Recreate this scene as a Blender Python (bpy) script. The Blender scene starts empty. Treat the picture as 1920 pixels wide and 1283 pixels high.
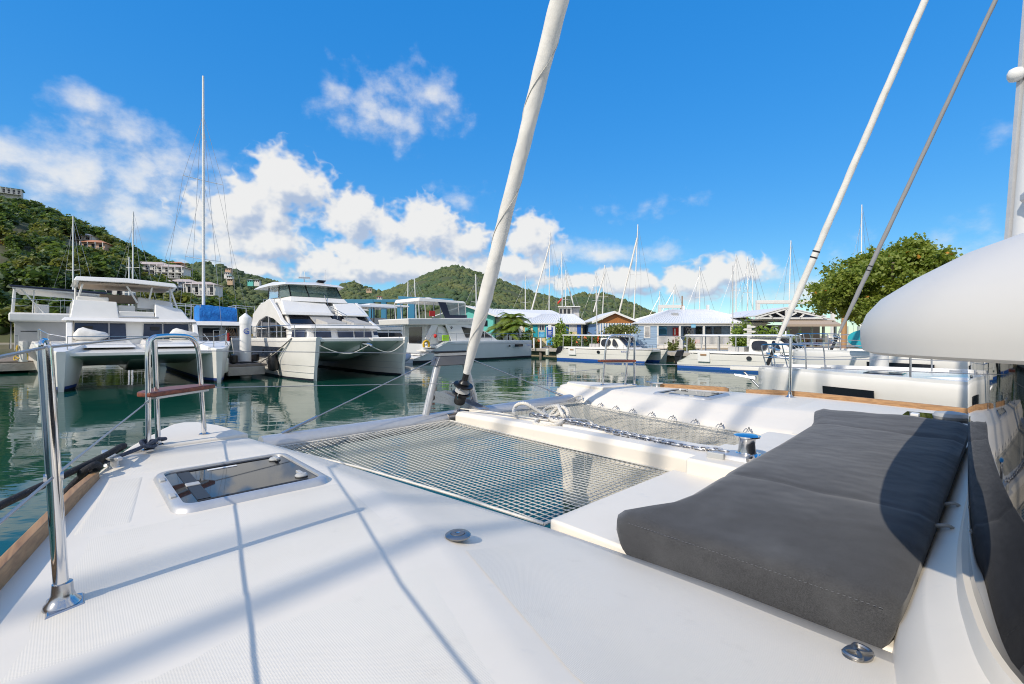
import bpy, bmesh, math, random
import numpy as np
from mathutils import Vector, Matrix
R = math.radians
sc = bpy.context.scene
COL = sc.collection
# ------------------------------------------------------------------ camera
CAMH = 2.25                    # eye height above the water, metres
FPX, HORX, HORY = 880.0, 960.0, 628.0
cam = bpy.data.cameras.new('camera'); camo = bpy.data.objects.new('camera', cam); COL.objects.link(camo)
camo.location = (0, 0, CAMH); camo.rotation_euler = (R(90), 0, 0)
cam.sensor_width = 36.0; cam.lens = 36.0 * FPX / 1920.0
cam.shift_y = (HORY - 641.5) / 1920.0
cam.clip_start = 0.02; cam.clip_end = 12000
sc.camera = camo
# ------------------------------------------------------------------ light
SUN_EL = R(37.0)
SUN_AZ = math.atan2(-0.651, -0.759)      # direction towards the sun (x, y)
sunl = bpy.data.lights.new('sun', 'SUN'); suno = bpy.data.objects.new('sun', sunl); COL.objects.link(suno)
sunl.energy = 4.7; sunl.angle = R(0.53); sunl.color = (1.0, 0.905, 0.765)
to_sun = Vector((math.sin(SUN_AZ) * math.cos(SUN_EL), math.cos(SUN_AZ) * math.cos(SUN_EL), math.sin(SUN_EL)))
suno.rotation_euler = to_sun.to_track_quat('Z', 'Y').to_euler()
suno.location = (-30, -35, 40)
sc.view_settings.view_transform = 'Standard'; sc.view_settings.look = 'None'
sc.view_settings.exposure = -0.31; sc.view_settings.gamma = 1.0
sc.render.engine = 'CYCLES'
sc.cycles.use_denoising = True; sc.cycles.filter_width = 1.05
sc.cycles.max_bounces = 7; sc.cycles.diffuse_bounces = 3; sc.cycles.glossy_bounces = 4
sc.cycles.transmission_bounces = 4; sc.cycles.transparent_max_bounces = 8
sc.cycles.caustics_reflective = False; sc.cycles.caustics_refractive = False
sc.cycles.sample_clamp_indirect = 4.0

def build_world():
    w = bpy.data.worlds.new('World'); sc.world = w; w.use_nodes = True
    nt = w.node_tree; N = nt.nodes; L = nt.links; N.clear()
    def node(t, **k):
        n = N.new(t)
        for a, b in k.items(): setattr(n, a, b)
        return n
    def math_(op, a, b=None, c=None, clamp=False):
        n = node('ShaderNodeMath', operation=op, use_clamp=clamp)
        for i, v in enumerate((a, b, c)):
            if v is None: continue
            if isinstance(v, (int, float)): n.inputs[i].default_value = v
            else: L.new(v, n.inputs[i])
        return n.outputs[0]
    def vmath(op, a, b=None):
        n = node('ShaderNodeVectorMath', operation=op)
        for i, v in enumerate((a, b)):
            if v is None: continue
            if isinstance(v, tuple): n.inputs[i].default_value = v
            else: L.new(v, n.inputs[i])
        return n
    out = node('ShaderNodeOutputWorld')
    sky = node('ShaderNodeTexSky', sky_type='NISHITA', sun_disc=False)
    sky.sun_elevation = SUN_EL; sky.sun_rotation = SUN_AZ
    sky.air_density = 1.0; sky.dust_density = 0.0; sky.ozone_density = 1.6; sky.altitude = 0
    tint = node('ShaderNodeMix', data_type='RGBA', blend_type='MULTIPLY'); tint.inputs['Factor'].default_value = 1.0; tint.inputs['B'].default_value = (.74, .95, 1.12, 1)
    L.new(sky.outputs[0], tint.inputs['A'])
    sh_ = node('ShaderNodeSeparateColor', mode='HSV'); L.new(tint.outputs['Result'], sh_.inputs[0])
    chs = node('ShaderNodeCombineColor', mode='HSV'); L.new(sh_.outputs[0], chs.inputs[0])
    L.new(math_('MULTIPLY', sh_.outputs[1], 1.23, clamp=True), chs.inputs[1])
    L.new(math_('MULTIPLY', math_('POWER', sh_.outputs[2], .30), 5.25), chs.inputs[2])
    bg = node('ShaderNodeBackground'); bg.inputs[1].default_value = 0.12
    L.new(chs.outputs[0], bg.inputs[0])
    tc = node('ShaderNodeTexCoord')
    nrm = vmath('NORMALIZE', tc.outputs['Generated'])
    sep = node('ShaderNodeSeparateXYZ'); L.new(nrm.outputs[0], sep.inputs[0])
    az = math_('ARCTAN2', sep.outputs[0], sep.outputs[1]); el = math_('ARCSINE', sep.outputs[2])
    cmb = node('ShaderNodeCombineXYZ'); L.new(az, cmb.inputs[0]); L.new(el, cmb.inputs[1])
    P = cmb.outputs[0]
    # cloud groups: picture-independent directions (azimuth, elevation), radii, weight, softness
    def px(x, y):
        a = math.atan((x - 960) / 880); return a, math.atan((628 - y) / 880 * math.cos(a))
    cl = [(545,345,92,72,1.0),(450,395,150,72,.95),(480,455,150,45,.8),(290,330,190,70,.62),(130,330,200,75,.66),(230,400,230,60,.62),
          (20,300,120,60,.6),(230,250,110,34,.42),(150,195,75,26,.34),(330,300,110,40,.45),
          (660,405,62,58,1.0),(720,430,90,50,.9),(800,432,70,58,1.0),(870,455,75,42,.85),(640,465,60,30,.7),(560,470,80,35,.6),
          (700,500,230,42,.9),(860,505,200,42,.8),(500,505,170,32,.7),(350,450,90,40,.6),
          (1000,448,62,52,.95),(970,500,110,36,.8),(740,220,120,52,.50),(800,180,60,45,.45),(640,165,60,30,.34),(690,195,60,40,.40),
          (1130,478,70,24,.62),(1240,478,42,26,.55),(1370,512,100,40,.95),(1300,528,110,38,.85),(1180,528,120,34,.8),(1450,515,60,28,.6),(1080,530,120,28,.75),
          (1560,540,200,26,.6),(1860,265,55,30,.36),(868,380,42,24,.34),(1215,385,60,28,.3),(1800,470,200,40,.4),(1040,480,40,40,.6),(-200,380,200,90,.7),(-420,470,220,70,.8),(2150,480,260,60,.8)]
    def density(off):
        Q = vmath('ADD', P, off).outputs[0]
        n1 = node('ShaderNodeTexNoise'); n1.inputs['Scale'].default_value = 9.0; n1.inputs['Detail'].default_value = 6; n1.inputs['Roughness'].default_value = .58
        st = vmath('MULTIPLY', Q, (1.0, 1.35, 1.0)); L.new(st.outputs[0], n1.inputs['Vector'])
        n2 = node('ShaderNodeTexNoise'); n2.inputs['Scale'].default_value = 26.0; n2.inputs['Detail'].default_value = 4; n2.inputs['Roughness'].default_value = .5
        L.new(Q, n2.inputs['Vector'])
        n4 = node('ShaderNodeTexNoise'); n4.inputs['Scale'].default_value = 15.0; n4.inputs['Detail'].default_value = 3; n4.inputs['Roughness'].default_value = .55; L.new(vmath('MULTIPLY', Q, (1.0, 1.15, 1.0)).outputs[0], n4.inputs['Vector'])
        puff = math_('MULTIPLY_ADD', math_('ABSOLUTE', math_('MULTIPLY_ADD', n4.outputs[0], 2.0, -1.0)), -1.0, .30)      # billows: rounded lobes with creases between
        accs = [None, None]
        for (x, y, rx, ry, wgt) in cl:
            a, e = px(x, y); ra = rx / 880 * math.cos(a) ** 2 * 1.25; re = ry / 880 * math.cos(a) * 1.25
            d = vmath('LENGTH', vmath('MULTIPLY', vmath('SUBTRACT', Q, (a, e, 0)).outputs[0], (1 / ra, 1 / re, 0)).outputs[0]).outputs[1]
            v = math_('MULTIPLY_ADD', d, -wgt, wgt); k = 0 if wgt >= .7 else 1
            accs[k] = v if accs[k] is None else math_('SMOOTH_MAX', accs[k], v, .10)
        # unseen sky outside the view: cumulus cover thickened to whiten the fill light
        n3 = node('ShaderNodeTexNoise'); n3.inputs['Scale'].default_value = 2.6; n3.inputs['Detail'].default_value = 4; L.new(vmath('MULTIPLY', Q, (1, 2.2, 1)).outputs[0], n3.inputs['Vector'])
        sq = node('ShaderNodeSeparateXYZ'); L.new(Q, sq.inputs[0])
        side = math_('MAXIMUM', math_('MULTIPLY_ADD', math_('ABSOLUTE', sq.outputs[0]), 3.0, -2.75, clamp=True), math_('MULTIPLY_ADD', sq.outputs[1], 4.0, -2.9, clamp=True))
        lowb = math_('MULTIPLY_ADD', sq.outputs[1], -.5, .25)
        gen = math_('ADD', math_('MULTIPLY_ADD', n3.outputs[0], 2.8, -.80), lowb)
        gen = math_('ADD', math_('MULTIPLY', gen, side), math_('MULTIPLY_ADD', side, 1.0, -1.0))
        f = math_('MULTIPLY_ADD', n1.outputs[0], 1.5, -.75)
        f = math_('ADD', f, math_('MULTIPLY_ADD', n2.outputs[0], .5, -.25))
        wisp = math_('ADD', math_('MAXIMUM', math_('MAXIMUM', accs[1], gen), -.6), f)
        cum = math_('ADD', math_('ADD', math_('MAXIMUM', accs[0], -.6), math_('MULTIPLY', f, .62)), puff)
        return cum, wisp
    (c0, w0), (c1, w1) = density((0, 0, 0)), density((-.016, .026, 0))
    def sstep(v, lo, hi):
        n = node('ShaderNodeMapRange', interpolation_type='SMOOTHSTEP'); n.inputs['From Min'].default_value = lo; n.inputs['From Max'].default_value = hi; L.new(v, n.inputs['Value']); return n.outputs[0]
    a_c = sstep(c0, .34, .70); a_w = math_('MULTIPLY', sstep(w0, -.02, .72), .92)
    alpha = math_('MAXIMUM', a_c, a_w)
    sh_c = sstep(math_('SUBTRACT', c0, c1), -.42, .20); sh_w = sstep(math_('SUBTRACT', w0, w1), -.30, .16)
    pick = node('ShaderNodeMix', data_type='FLOAT'); L.new(a_c, pick.inputs[0]); L.new(sh_w, pick.inputs[2]); L.new(sh_c, pick.inputs[3])
    sh = pick
    cm = node('ShaderNodeMix', data_type='RGBA'); cm.inputs['A'].default_value = (.50, .60, .78, 1); cm.inputs['B'].default_value = (1.0, .985, .955, 1)
    L.new(sh.outputs[0], cm.inputs['Factor'])
    bc = node('ShaderNodeBackground'); bc.inputs[1].default_value = 1.12; L.new(cm.outputs['Result'], bc.inputs[0])
    amt = math_('MULTIPLY', alpha, .94)
    # clouds vanish below the horizon
    up = math_('MULTIPLY_ADD', sep.outputs[2], 40.0, 0.4, clamp=True)
    amt = math_('MULTIPLY', amt, up)
    mix = node('ShaderNodeMixShader'); L.new(amt, mix.inputs[0]); L.new(bg.outputs[0], mix.inputs[1]); L.new(bc.outputs[0], mix.inputs[2])
    L.new(mix.outputs[0], out.inputs[0])
build_world()

# ------------------------------------------------------------------ small library
def tag(o, label=None, cat=None, group=None, kind=None):
    if label: o['label'] = label
    if cat: o['category'] = cat
    if group: o['group'] = group
    if kind: o['kind'] = kind
    return o
def empty(name, loc=(0, 0, 0), rz=0.0, label=None, cat=None, group=None):
    o = bpy.data.objects.new(name, None); COL.objects.link(o)
    o.location = loc; o.rotation_euler = (0, 0, rz); o.empty_display_size = .2
    return tag(o, label, cat, group)
class MB:
    def __init__(s): s.v = []; s.f = []
    def add(s, vs, fs):
        k = len(s.v); s.v += [tuple(p) for p in vs]; s.f += [tuple(i + k for i in f) for f in fs]; return s
    def box(s, x0, x1, y0, y1, z0, z1):
        return s.hexa([(x0,y0,z0),(x1,y0,z0),(x1,y1,z0),(x0,y1,z0)], [(x0,y0,z1),(x1,y0,z1),(x1,y1,z1),(x0,y1,z1)])
    def cbox(s, c, d, rz=0, ry=0, rx=0):
        m = Matrix.Translation(c) @ Matrix.Rotation(rz, 4, 'Z') @ Matrix.Rotation(ry, 4, 'Y') @ Matrix.Rotation(rx, 4, 'X')
        x, y, z = d[0] / 2, d[1] / 2, d[2] / 2
        p = [m @ Vector(q) for q in ((-x,-y,-z),(x,-y,-z),(x,y,-z),(-x,y,-z),(-x,-y,z),(x,-y,z),(x,y,z),(-x,y,z))]
        return s.hexa(p[:4], p[4:])
    def hexa(s, lo, hi):
        n = len(lo)
        return s.add(list(lo) + list(hi), [tuple(range(n))[::-1], tuple(range(n, 2 * n))] + [(i, (i + 1) % n, n + (i + 1) % n, n + i) for i in range(n)])
    def prism(s, poly, z0, z1): return s.hexa([(p[0], p[1], z0) for p in poly], [(p[0], p[1], z1) for p in poly])
    def extr(s, poly, d):
        d = Vector(d); return s.hexa([tuple(p) for p in poly], [tuple(Vector(p) + d) for p in poly])
    def loft(s, secs, closed=True, caps=True, ring=False):
        n = len(secs[0]); m = len(secs); fs = []
        for i in range(m if ring else m - 1):
            i2 = (i + 1) % m
            for j in range(n if closed else n - 1):
                a, b = i * n + j, i * n + (j + 1) % n; c, d = i2 * n + (j + 1) % n, i2 * n + j
                fs.append((a, b, c, d))
        if caps and closed and not ring: fs += [tuple(range(n))[::-1], tuple(range((m - 1) * n, m * n))]
        return s.add([p for q in secs for p in q], fs)
    def tube(s, pts, r, n=8, closed=False, flat=1.0):
        pts = [Vector(p) for p in pts]; m = len(pts); secs = []; up = None
        for i, p in enumerate(pts):
            t = (pts[(i + 1) % m] - pts[i - 1]) if closed else (pts[min(i + 1, m - 1)] - pts[max(i - 1, 0)])
            if t.length < 1e-9: t = Vector((0, 0, 1))
            t.normalize()
            if up is None: up = Vector((0, 0, 1)) if abs(t.z) < .9 else Vector((1, 0, 0))
            u = (up - t * up.dot(t))
            if u.length < 1e-6: u = t.orthogonal()
            u.normalize(); w = t.cross(u); up = u
            rr = r[i] if isinstance(r, (list, tuple)) else r
            secs.append([p + (u * math.cos(a) * flat + w * math.sin(a)) * rr for a in [2 * math.pi * k / n + math.pi / n for k in range(n)]])
        return s.loft(secs, True, True, closed)
    def lathe(s, c, prof, n=16, axis=(0, 0, 1)):
        ax = Vector(axis).normalized(); u = ax.orthogonal().normalized(); w = ax.cross(u); c = Vector(c)
        secs = [[c + ax * z + (u * math.cos(2 * math.pi * k / n) + w * math.sin(2 * math.pi * k / n)) * max(r, 1e-4) for k in range(n)] for r, z in prof]
        return s.loft(secs, True, True)
    def ell(s, c, rad, nu=14, nv=9, e=1.0):
        secs = []
        for i in range(nv):
            t = math.pi * (i + .02) / (nv - 1 + .04) - math.pi / 2
            cz, sz = max(math.cos(t), .01), math.sin(t)
            f = lambda q: math.copysign(abs(q) ** e, q)
            secs.append([(c[0] + rad[0] * f(cz) * f(math.cos(2*math.pi*k/nu)), c[1] + rad[1] * f(cz) * f(math.sin(2*math.pi*k/nu)), c[2] + rad[2] * f(sz)) for k in range(nu)])
        return s.loft(secs)
    def quad(s, a, b, c, d): return s.add([a, b, c, d], [(0, 1, 2, 3)])
    def build(s, name, mat, parent=None, smooth=38, bevel=0, seg=2, recalc=True, subsurf=0, solid=0, label=None, kind=None):
        me = bpy.data.meshes.new(name); me.from_pydata(s.v, [], s.f)
        if recalc:
            bm = bmesh.new(); bm.from_mesh(me); bmesh.ops.recalc_face_normals(bm, faces=bm.faces); bm.to_mesh(me); bm.free()
        if mat: me.materials.append(mat)
        if smooth: me.shade_smooth(); me.set_sharp_from_angle(angle=R(smooth))
        o = bpy.data.objects.new(name, me); COL.objects.link(o)
        if solid: m = o.modifiers.new('t', 'SOLIDIFY'); m.thickness = solid; m.offset = -1
        if bevel:
            m = o.modifiers.new('b', 'BEVEL'); m.width = bevel; m.segments = seg; m.limit_method = 'ANGLE'; m.angle_limit = R(28); m.harden_normals = False
            me.shade_smooth(); me.set_sharp_from_angle(angle=R(180))
            w = o.modifiers.new('wn', 'WEIGHTED_NORMAL'); w.keep_sharp = True; w.weight = 80
        if subsurf: m = o.modifiers.new('s', 'SUBSURF'); m.levels = subsurf; m.render_levels = subsurf
        if parent: o.parent = parent
        return tag(o, label, kind=kind)
def cr(pts, n=6, closed=False):
    P = [Vector(p) for p in pts]; out = []; m = len(P)
    rng = range(m if closed else m - 1)
    for i in rng:
        g = (lambda k: P[k % m]) if closed else (lambda k: P[min(max(k, 0), m - 1)])
        a, b, c, d = g(i - 1), g(i), g(i + 1), g(i + 2)
        for k in range(n):
            t = k / n
            out.append(.5 * ((2 * b) + (c - a) * t + (2 * a - 5 * b + 4 * c - d) * t * t + (3 * b - a - 3 * c + d) * t ** 3))
    if not closed: out.append(P[-1])
    return out
def interp(xs, ys, x):
    return float(np.interp(x, xs, ys))
def copy_tree(o, parent=None):
    c = o.copy(); COL.objects.link(c); c.parent = parent
    for ch in o.children: copy_tree(ch, c)
    return c
def text(name, body, size, mat, parent, loc, rot, ext=.004, align='CENTER', sx=1.0, shear=0):
    cu = bpy.data.curves.new(name, 'FONT'); cu.body = body; cu.size = size; cu.extrude = ext; cu.align_x = align; cu.align_y = 'CENTER'; cu.resolution_u = 3; cu.shear = shear
    t = bpy.data.objects.new('tmp', cu); COL.objects.link(t)
    dg = bpy.context.evaluated_depsgraph_get(); me = bpy.data.meshes.new_from_object(t.evaluated_get(dg)); bpy.data.objects.remove(t)
    o = bpy.data.objects.new(name, me); COL.objects.link(o); me.materials.clear(); me.materials.append(mat)
    o.parent = parent; o.location = loc; o.rotation_euler = rot; o.scale = (sx, 1, 1)
    return o

# ------------------------------------------------------------------ materials
MT = {}
def mat(name, col=(.8, .8, .8), rough=.5, metal=0.0, bump=None, var=None, coat=0.0, ior=1.5, trans=0.0, spec=None, sheen=0, emit=None, dirt=None):
    """bump=(scale, strength, dist)  var=(scale, other_colour, lo, hi)  dirt=(scale, colour, lo, hi)"""
    m = bpy.data.materials.new(name); m.use_nodes = True; nt = m.node_tree; b = nt.nodes['Principled BSDF']; L = nt.links
    b.inputs['Base Color'].default_value = (*col, 1); b.inputs['Roughness'].default_value = rough; b.inputs['Metallic'].default_value = metal
    b.inputs['Coat Weight'].default_value = coat; b.inputs['Coat Roughness'].default_value = .08; b.inputs['IOR'].default_value = ior; b.inputs['Transmission Weight'].default_value = trans
    if spec is not None: b.inputs['Specular IOR Level'].default_value = spec
    if sheen: b.inputs['Sheen Weight'].default_value = sheen
    tc = nt.nodes.new('ShaderNodeTexCoord')
    def noise(scale, det=5, rg=.6):
        n = nt.nodes.new('ShaderNodeTexNoise'); n.inputs['Scale'].default_value = scale; n.inputs['Detail'].default_value = det; n.inputs['Roughness'].default_value = rg
        L.new(tc.outputs['Object'], n.inputs['Vector']); return n
    cur = None
    for spec_ in (var, dirt):
        if not spec_: continue
        n = noise(spec_[0]); mr = nt.nodes.new('ShaderNodeMapRange'); mr.inputs['From Min'].default_value = spec_[2]; mr.inputs['From Max'].default_value = spec_[3]
        L.new(n.outputs[0], mr.inputs['Value']); mx = nt.nodes.new('ShaderNodeMix'); mx.data_type = 'RGBA'
        mx.inputs['A'].default_value = (*col, 1); mx.inputs['B'].default_value = (*spec_[1], 1); L.new(mr.outputs[0], mx.inputs['Factor'])
        if cur: L.new(cur, mx.inputs['A'])
        cur = mx.outputs['Result']
    if cur: L.new(cur, b.inputs['Base Color'])
    if bump:
        n = noise(bump[0], 6); bp = nt.nodes.new('ShaderNodeBump'); bp.inputs['Strength'].default_value = bump[1]; bp.inputs['Distance'].default_value = bump[2]
        L.new(n.outputs[0], bp.inputs['Height']); L.new(bp.outputs[0], b.inputs['Normal'])
    if emit: b.inputs['Emission Color'].default_value = (*emit[0], 1); b.inputs['Emission Strength'].default_value = emit[1]
    MT[name] = m; return m
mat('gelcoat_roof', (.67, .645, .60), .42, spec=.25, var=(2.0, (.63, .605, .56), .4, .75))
mat('gelcoat', (.80, .745, .655), .40, coat=.0, spec=.25, var=(3.0, (.765, .71, .62), .45, .75), dirt=(9, (.66, .64, .59), .62, .85))
mat('gelcoat_far', (.82, .80, .76), .25, coat=.25, var=(1.2, (.75, .73, .69), .45, .8))
mat('gelcoat_cool', (.66, .69, .73), .25, coat=.3, var=(1.0, (.62, .65, .69), .4, .8))
mat('gelcoat_grey', (.52, .52, .53), .3, var=(1.0, (.47, .47, .48), .4, .8))
mat('antifoul_blue', (.02, .05, .20), .6)
mat('antifoul_dark', (.012, .016, .03), .6)
mat('royal_blue', (.03, .11, .42), .35)
mat('chrome', (.72, .72, .73), .07, 1.0, bump=(60, .02, .002))
mat('dull_steel', (.36, .355, .35), .38, 1.0, bump=(80, .1, .002))
mat('steel', (.55, .55, .56), .2, 1.0, bump=(80, .05, .002))
mat('aluminium', (.60, .60, .60), .38, .55, var=(20, (.52, .52, .53), .4, .8))
mat('anod_grey', (.20, .205, .22), .45, .6)
mat('wire', (.42, .42, .43), .35, .9)
mat('black_plastic', (.012, .012, .014), .35)
mat('grey_plastic', (.42, .43, .43), .5)
mat('rubber', (.02, .02, .022), .7)
mat('smoke_glass', (.012, .013, .016), .03, spec=.7, coat=.0)
mat('dark_glass', (.010, .012, .018), .05, spec=.6, var=(.6, (.035, .038, .05), .45, .7))
mat('navy_glass', (.012, .02, .05), .06, spec=.6, var=(.8, (.03, .05, .10), .4, .7))
mat('canvas_navy', (.02, .03, .06), .8, bump=(60, .2, .01))
mat('canvas_white', (.76, .74, .70), .8, var=(5, (.64, .62, .58), .42, .75), bump=(18, .3, .012))
mat('canvas_beige', (.42, .34, .27), .85, bump=(20, .2, .02))
mat('canvas_grey', (.42, .41, .39), .85, var=(5, (.36, .35, .33), .4, .8))
mat('tarp_blue', (.01, .22, .68), .45, var=(2.0, (.008, .16, .55), .4, .7), bump=(3, .8, .15))
mat('rope_black', (.02, .02, .022), .85, var=(130, (.13, .13, .13), .60, .68), bump=(120, .8, .006))
mat('rope_navy', (.05, .065, .10), .85, var=(140, (.16, .18, .22), .55, .7), bump=(120, .8, .006))
mat('rope_white', (.70, .67, .61), .9, var=(30, (.56, .53, .47), .4, .8), bump=(150, .6, .004))
mat('rope_yellow', (.62, .42, .08), .85)
mat('galvanised', (.46, .47, .50), .42, .85, var=(60, (.26, .26, .28), .5, .75))
mat('bronze_steel', (.52, .45, .38), .3, .9)
mat('concrete', (.42, .39, .35), .9, bump=(6, .5, .05), var=(2, (.32, .29, .26), .4, .7), dirt=(.7, (.22, .20, .18), .6, .85))
mat('dock_wood', (.24, .20, .17), .85, bump=(10, .5, .02), var=(3, (.16, .135, .115), .4, .7))
mat('fender_white', (.62, .63, .56), .5)
mat('yellow', (.75, .44, .02), .6)
mat('lime', (.36, .66, .03), .6)
mat('red', (.60, .03, .025), .6)
mat('orange', (.70, .12, .03), .6)
mat('print_blue', (.02, .07, .36), .6)
mat('white_paint', (.78, .78, .77), .5, var=(2, (.70, .70, .69), .4, .8))
mat('crane_blue', (.035, .20, .34), .5)
mat('wicker', (.35, .22, .13), .8)
def wood(name, c1, c2, scale=(60, 6, 60), rough=.55):
    m = mat(name, c1, rough); nt = m.node_tree; L = nt.links; b = nt.nodes['Principled BSDF']
    tc = nt.nodes.new('ShaderNodeTexCoord'); mp = nt.nodes.new('ShaderNodeMapping'); mp.inputs['Scale'].default_value = scale
    n = nt.nodes.new('ShaderNodeTexNoise'); n.inputs['Scale'].default_value = 1; n.inputs['Detail'].default_value = 6; n.inputs['Distortion'].default_value = .6
    r = nt.nodes.new('ShaderNodeValToRGB'); r.color_ramp.elements[0].color = (*c1, 1); r.color_ramp.elements[0].position = .35; r.color_ramp.elements[1].color = (*c2, 1); r.color_ramp.elements[1].position = .68
    bp = nt.nodes.new('ShaderNodeBump'); bp.inputs['Strength'].default_value = .25; bp.inputs['Distance'].default_value = .003
    L.new(tc.outputs['Object'], mp.inputs[0]); L.new(mp.outputs[0], n.inputs['Vector']); L.new(n.outputs[0], r.inputs[0]); L.new(r.outputs[0], b.inputs['Base Color'])
    L.new(n.outputs[0], bp.inputs['Height']); L.new(bp.outputs[0], b.inputs['Normal']); return m
wood('teak', (.42, .24, .11), (.27, .145, .065), (5, 70, 70))
wood('seat_wood', (.26, .075, .042), (.10, .032, .022), (70, 9, 70), .4)
wood('gable_wood', (.46, .19, .055), (.30, .11, .03), (30, 2, 2), .6)
def grid_material(name, col, pitch, strength, rough):
    """moulded anti-slip relief: two crossing sets of fine ribs"""
    m = mat(name, col, rough); nt = m.node_tree; L = nt.links; b = nt.nodes['Principled BSDF']
    tc = nt.nodes.new('ShaderNodeTexCoord'); hs = []
    for d in ('X', 'Y'):
        w = nt.nodes.new('ShaderNodeTexWave'); w.bands_direction = d; w.inputs['Scale'].default_value = 1.0 / pitch * .314; w.inputs['Distortion'].default_value = 0
        L.new(tc.outputs['Object'], w.inputs['Vector']); hs.append(w.outputs['Fac'])
    mu = nt.nodes.new('ShaderNodeMath'); mu.operation = 'MULTIPLY'; L.new(hs[0], mu.inputs[0]); L.new(hs[1], mu.inputs[1])
    bp = nt.nodes.new('ShaderNodeBump'); bp.inputs['Strength'].default_value = strength; bp.inputs['Distance'].default_value = .002
    L.new(mu.outputs[0], bp.inputs['Height']); L.new(bp.outputs[0], b.inputs['Normal'])
    n = nt.nodes.new('ShaderNodeTexNoise'); n.inputs['Scale'].default_value = 2.3; n.inputs['Detail'].default_value = 7; L.new(tc.outputs['Object'], n.inputs['Vector'])
    mx = nt.nodes.new('ShaderNodeMix'); mx.data_type = 'RGBA'; mx.inputs['A'].default_value = (*col, 1); mx.inputs['B'].default_value = (col[0]*.93, col[1]*.925, col[2]*.91, 1)
    mr = nt.nodes.new('ShaderNodeMapRange'); mr.inputs['From Min'].default_value = .45; mr.inputs['From Max'].default_value = .75; L.new(n.outputs[0], mr.inputs['Value']); L.new(mr.outputs[0], mx.inputs['Factor'])
    n2 = nt.nodes.new('ShaderNodeTexNoise'); n2.inputs['Scale'].default_value = 11; n2.inputs['Detail'].default_value = 9; n2.inputs['Roughness'].default_value = .7; L.new(tc.outputs['Object'], n2.inputs['Vector'])
    m2 = nt.nodes.new('ShaderNodeMapRange'); m2.inputs['From Min'].default_value = .58; m2.inputs['From Max'].default_value = .80; m2.inputs['To Max'].default_value = .55; L.new(n2.outputs[0], m2.inputs['Value'])
    mx2 = nt.nodes.new('ShaderNodeMix'); mx2.data_type = 'RGBA'; L.new(mx.outputs['Result'], mx2.inputs['A']); mx2.inputs['B'].default_value = (col[0]*.80, col[1]*.79, col[2]*.78, 1); L.new(m2.outputs[0], mx2.inputs['Factor'])
    L.new(mx2.outputs['Result'], b.inputs['Base Color'])
grid_material('nonskid', (.78, .73, .64), .0048, .16, .5)
def fabric():
    m = mat('cushion_fabric', (.034, .035, .039), .95, sheen=.25); nt = m.node_tree; L = nt.links; b = nt.nodes['Principled BSDF']
    tc = nt.nodes.new('ShaderNodeTexCoord')
    n = nt.nodes.new('ShaderNodeTexNoise'); n.inputs['Scale'].default_value = 420; n.inputs['Detail'].default_value = 3
    n2 = nt.nodes.new('ShaderNodeTexNoise'); n2.inputs['Scale'].default_value = 4.0; n2.inputs['Detail'].default_value = 9; n2.inputs['Roughness'].default_value = .65
    n3 = nt.nodes.new('ShaderNodeTexNoise'); n3.inputs['Scale'].default_value = 5.0; n3.inputs['Detail'].default_value = 2
    for q in (n, n2, n3): L.new(tc.outputs['Object'], q.inputs['Vector'])
    r = nt.nodes.new('ShaderNodeValToRGB'); e = r.color_ramp.elements; e[0].position = .33; e[0].color = (.027, .028, .031, 1); e[1].position = .72; e[1].color = (.066, .068, .074, 1)
    mx = nt.nodes.new('ShaderNodeMix'); mx.data_type = 'RGBA'; mx.inputs['B'].default_value = (.085, .088, .093, 1)
    mr = nt.nodes.new('ShaderNodeMapRange'); mr.inputs['From Min'].default_value = .48; mr.inputs['From Max'].default_value = .85; L.new(n2.outputs[0], mr.inputs['Value'])
    L.new(n.outputs[0], r.inputs[0]); L.new(r.outputs[0], mx.inputs['A']); L.new(mr.outputs[0], mx.inputs['Factor']); L.new(mx.outputs['Result'], b.inputs['Base Color'])
    b1 = nt.nodes.new('ShaderNodeBump'); b1.inputs['Strength'].default_value = .4; b1.inputs['Distance'].default_value = .0015; L.new(n.outputs[0], b1.inputs['Height'])
    b2 = nt.nodes.new('ShaderNodeBump'); b2.inputs['Strength'].default_value = .55; b2.inputs['Distance'].default_value = .035; L.new(n3.outputs[0], b2.inputs['Height']); L.new(b2.outputs[0], b1.inputs['Normal'])
    L.new(b1.outputs[0], b.inputs['Normal'])
fabric()
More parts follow.
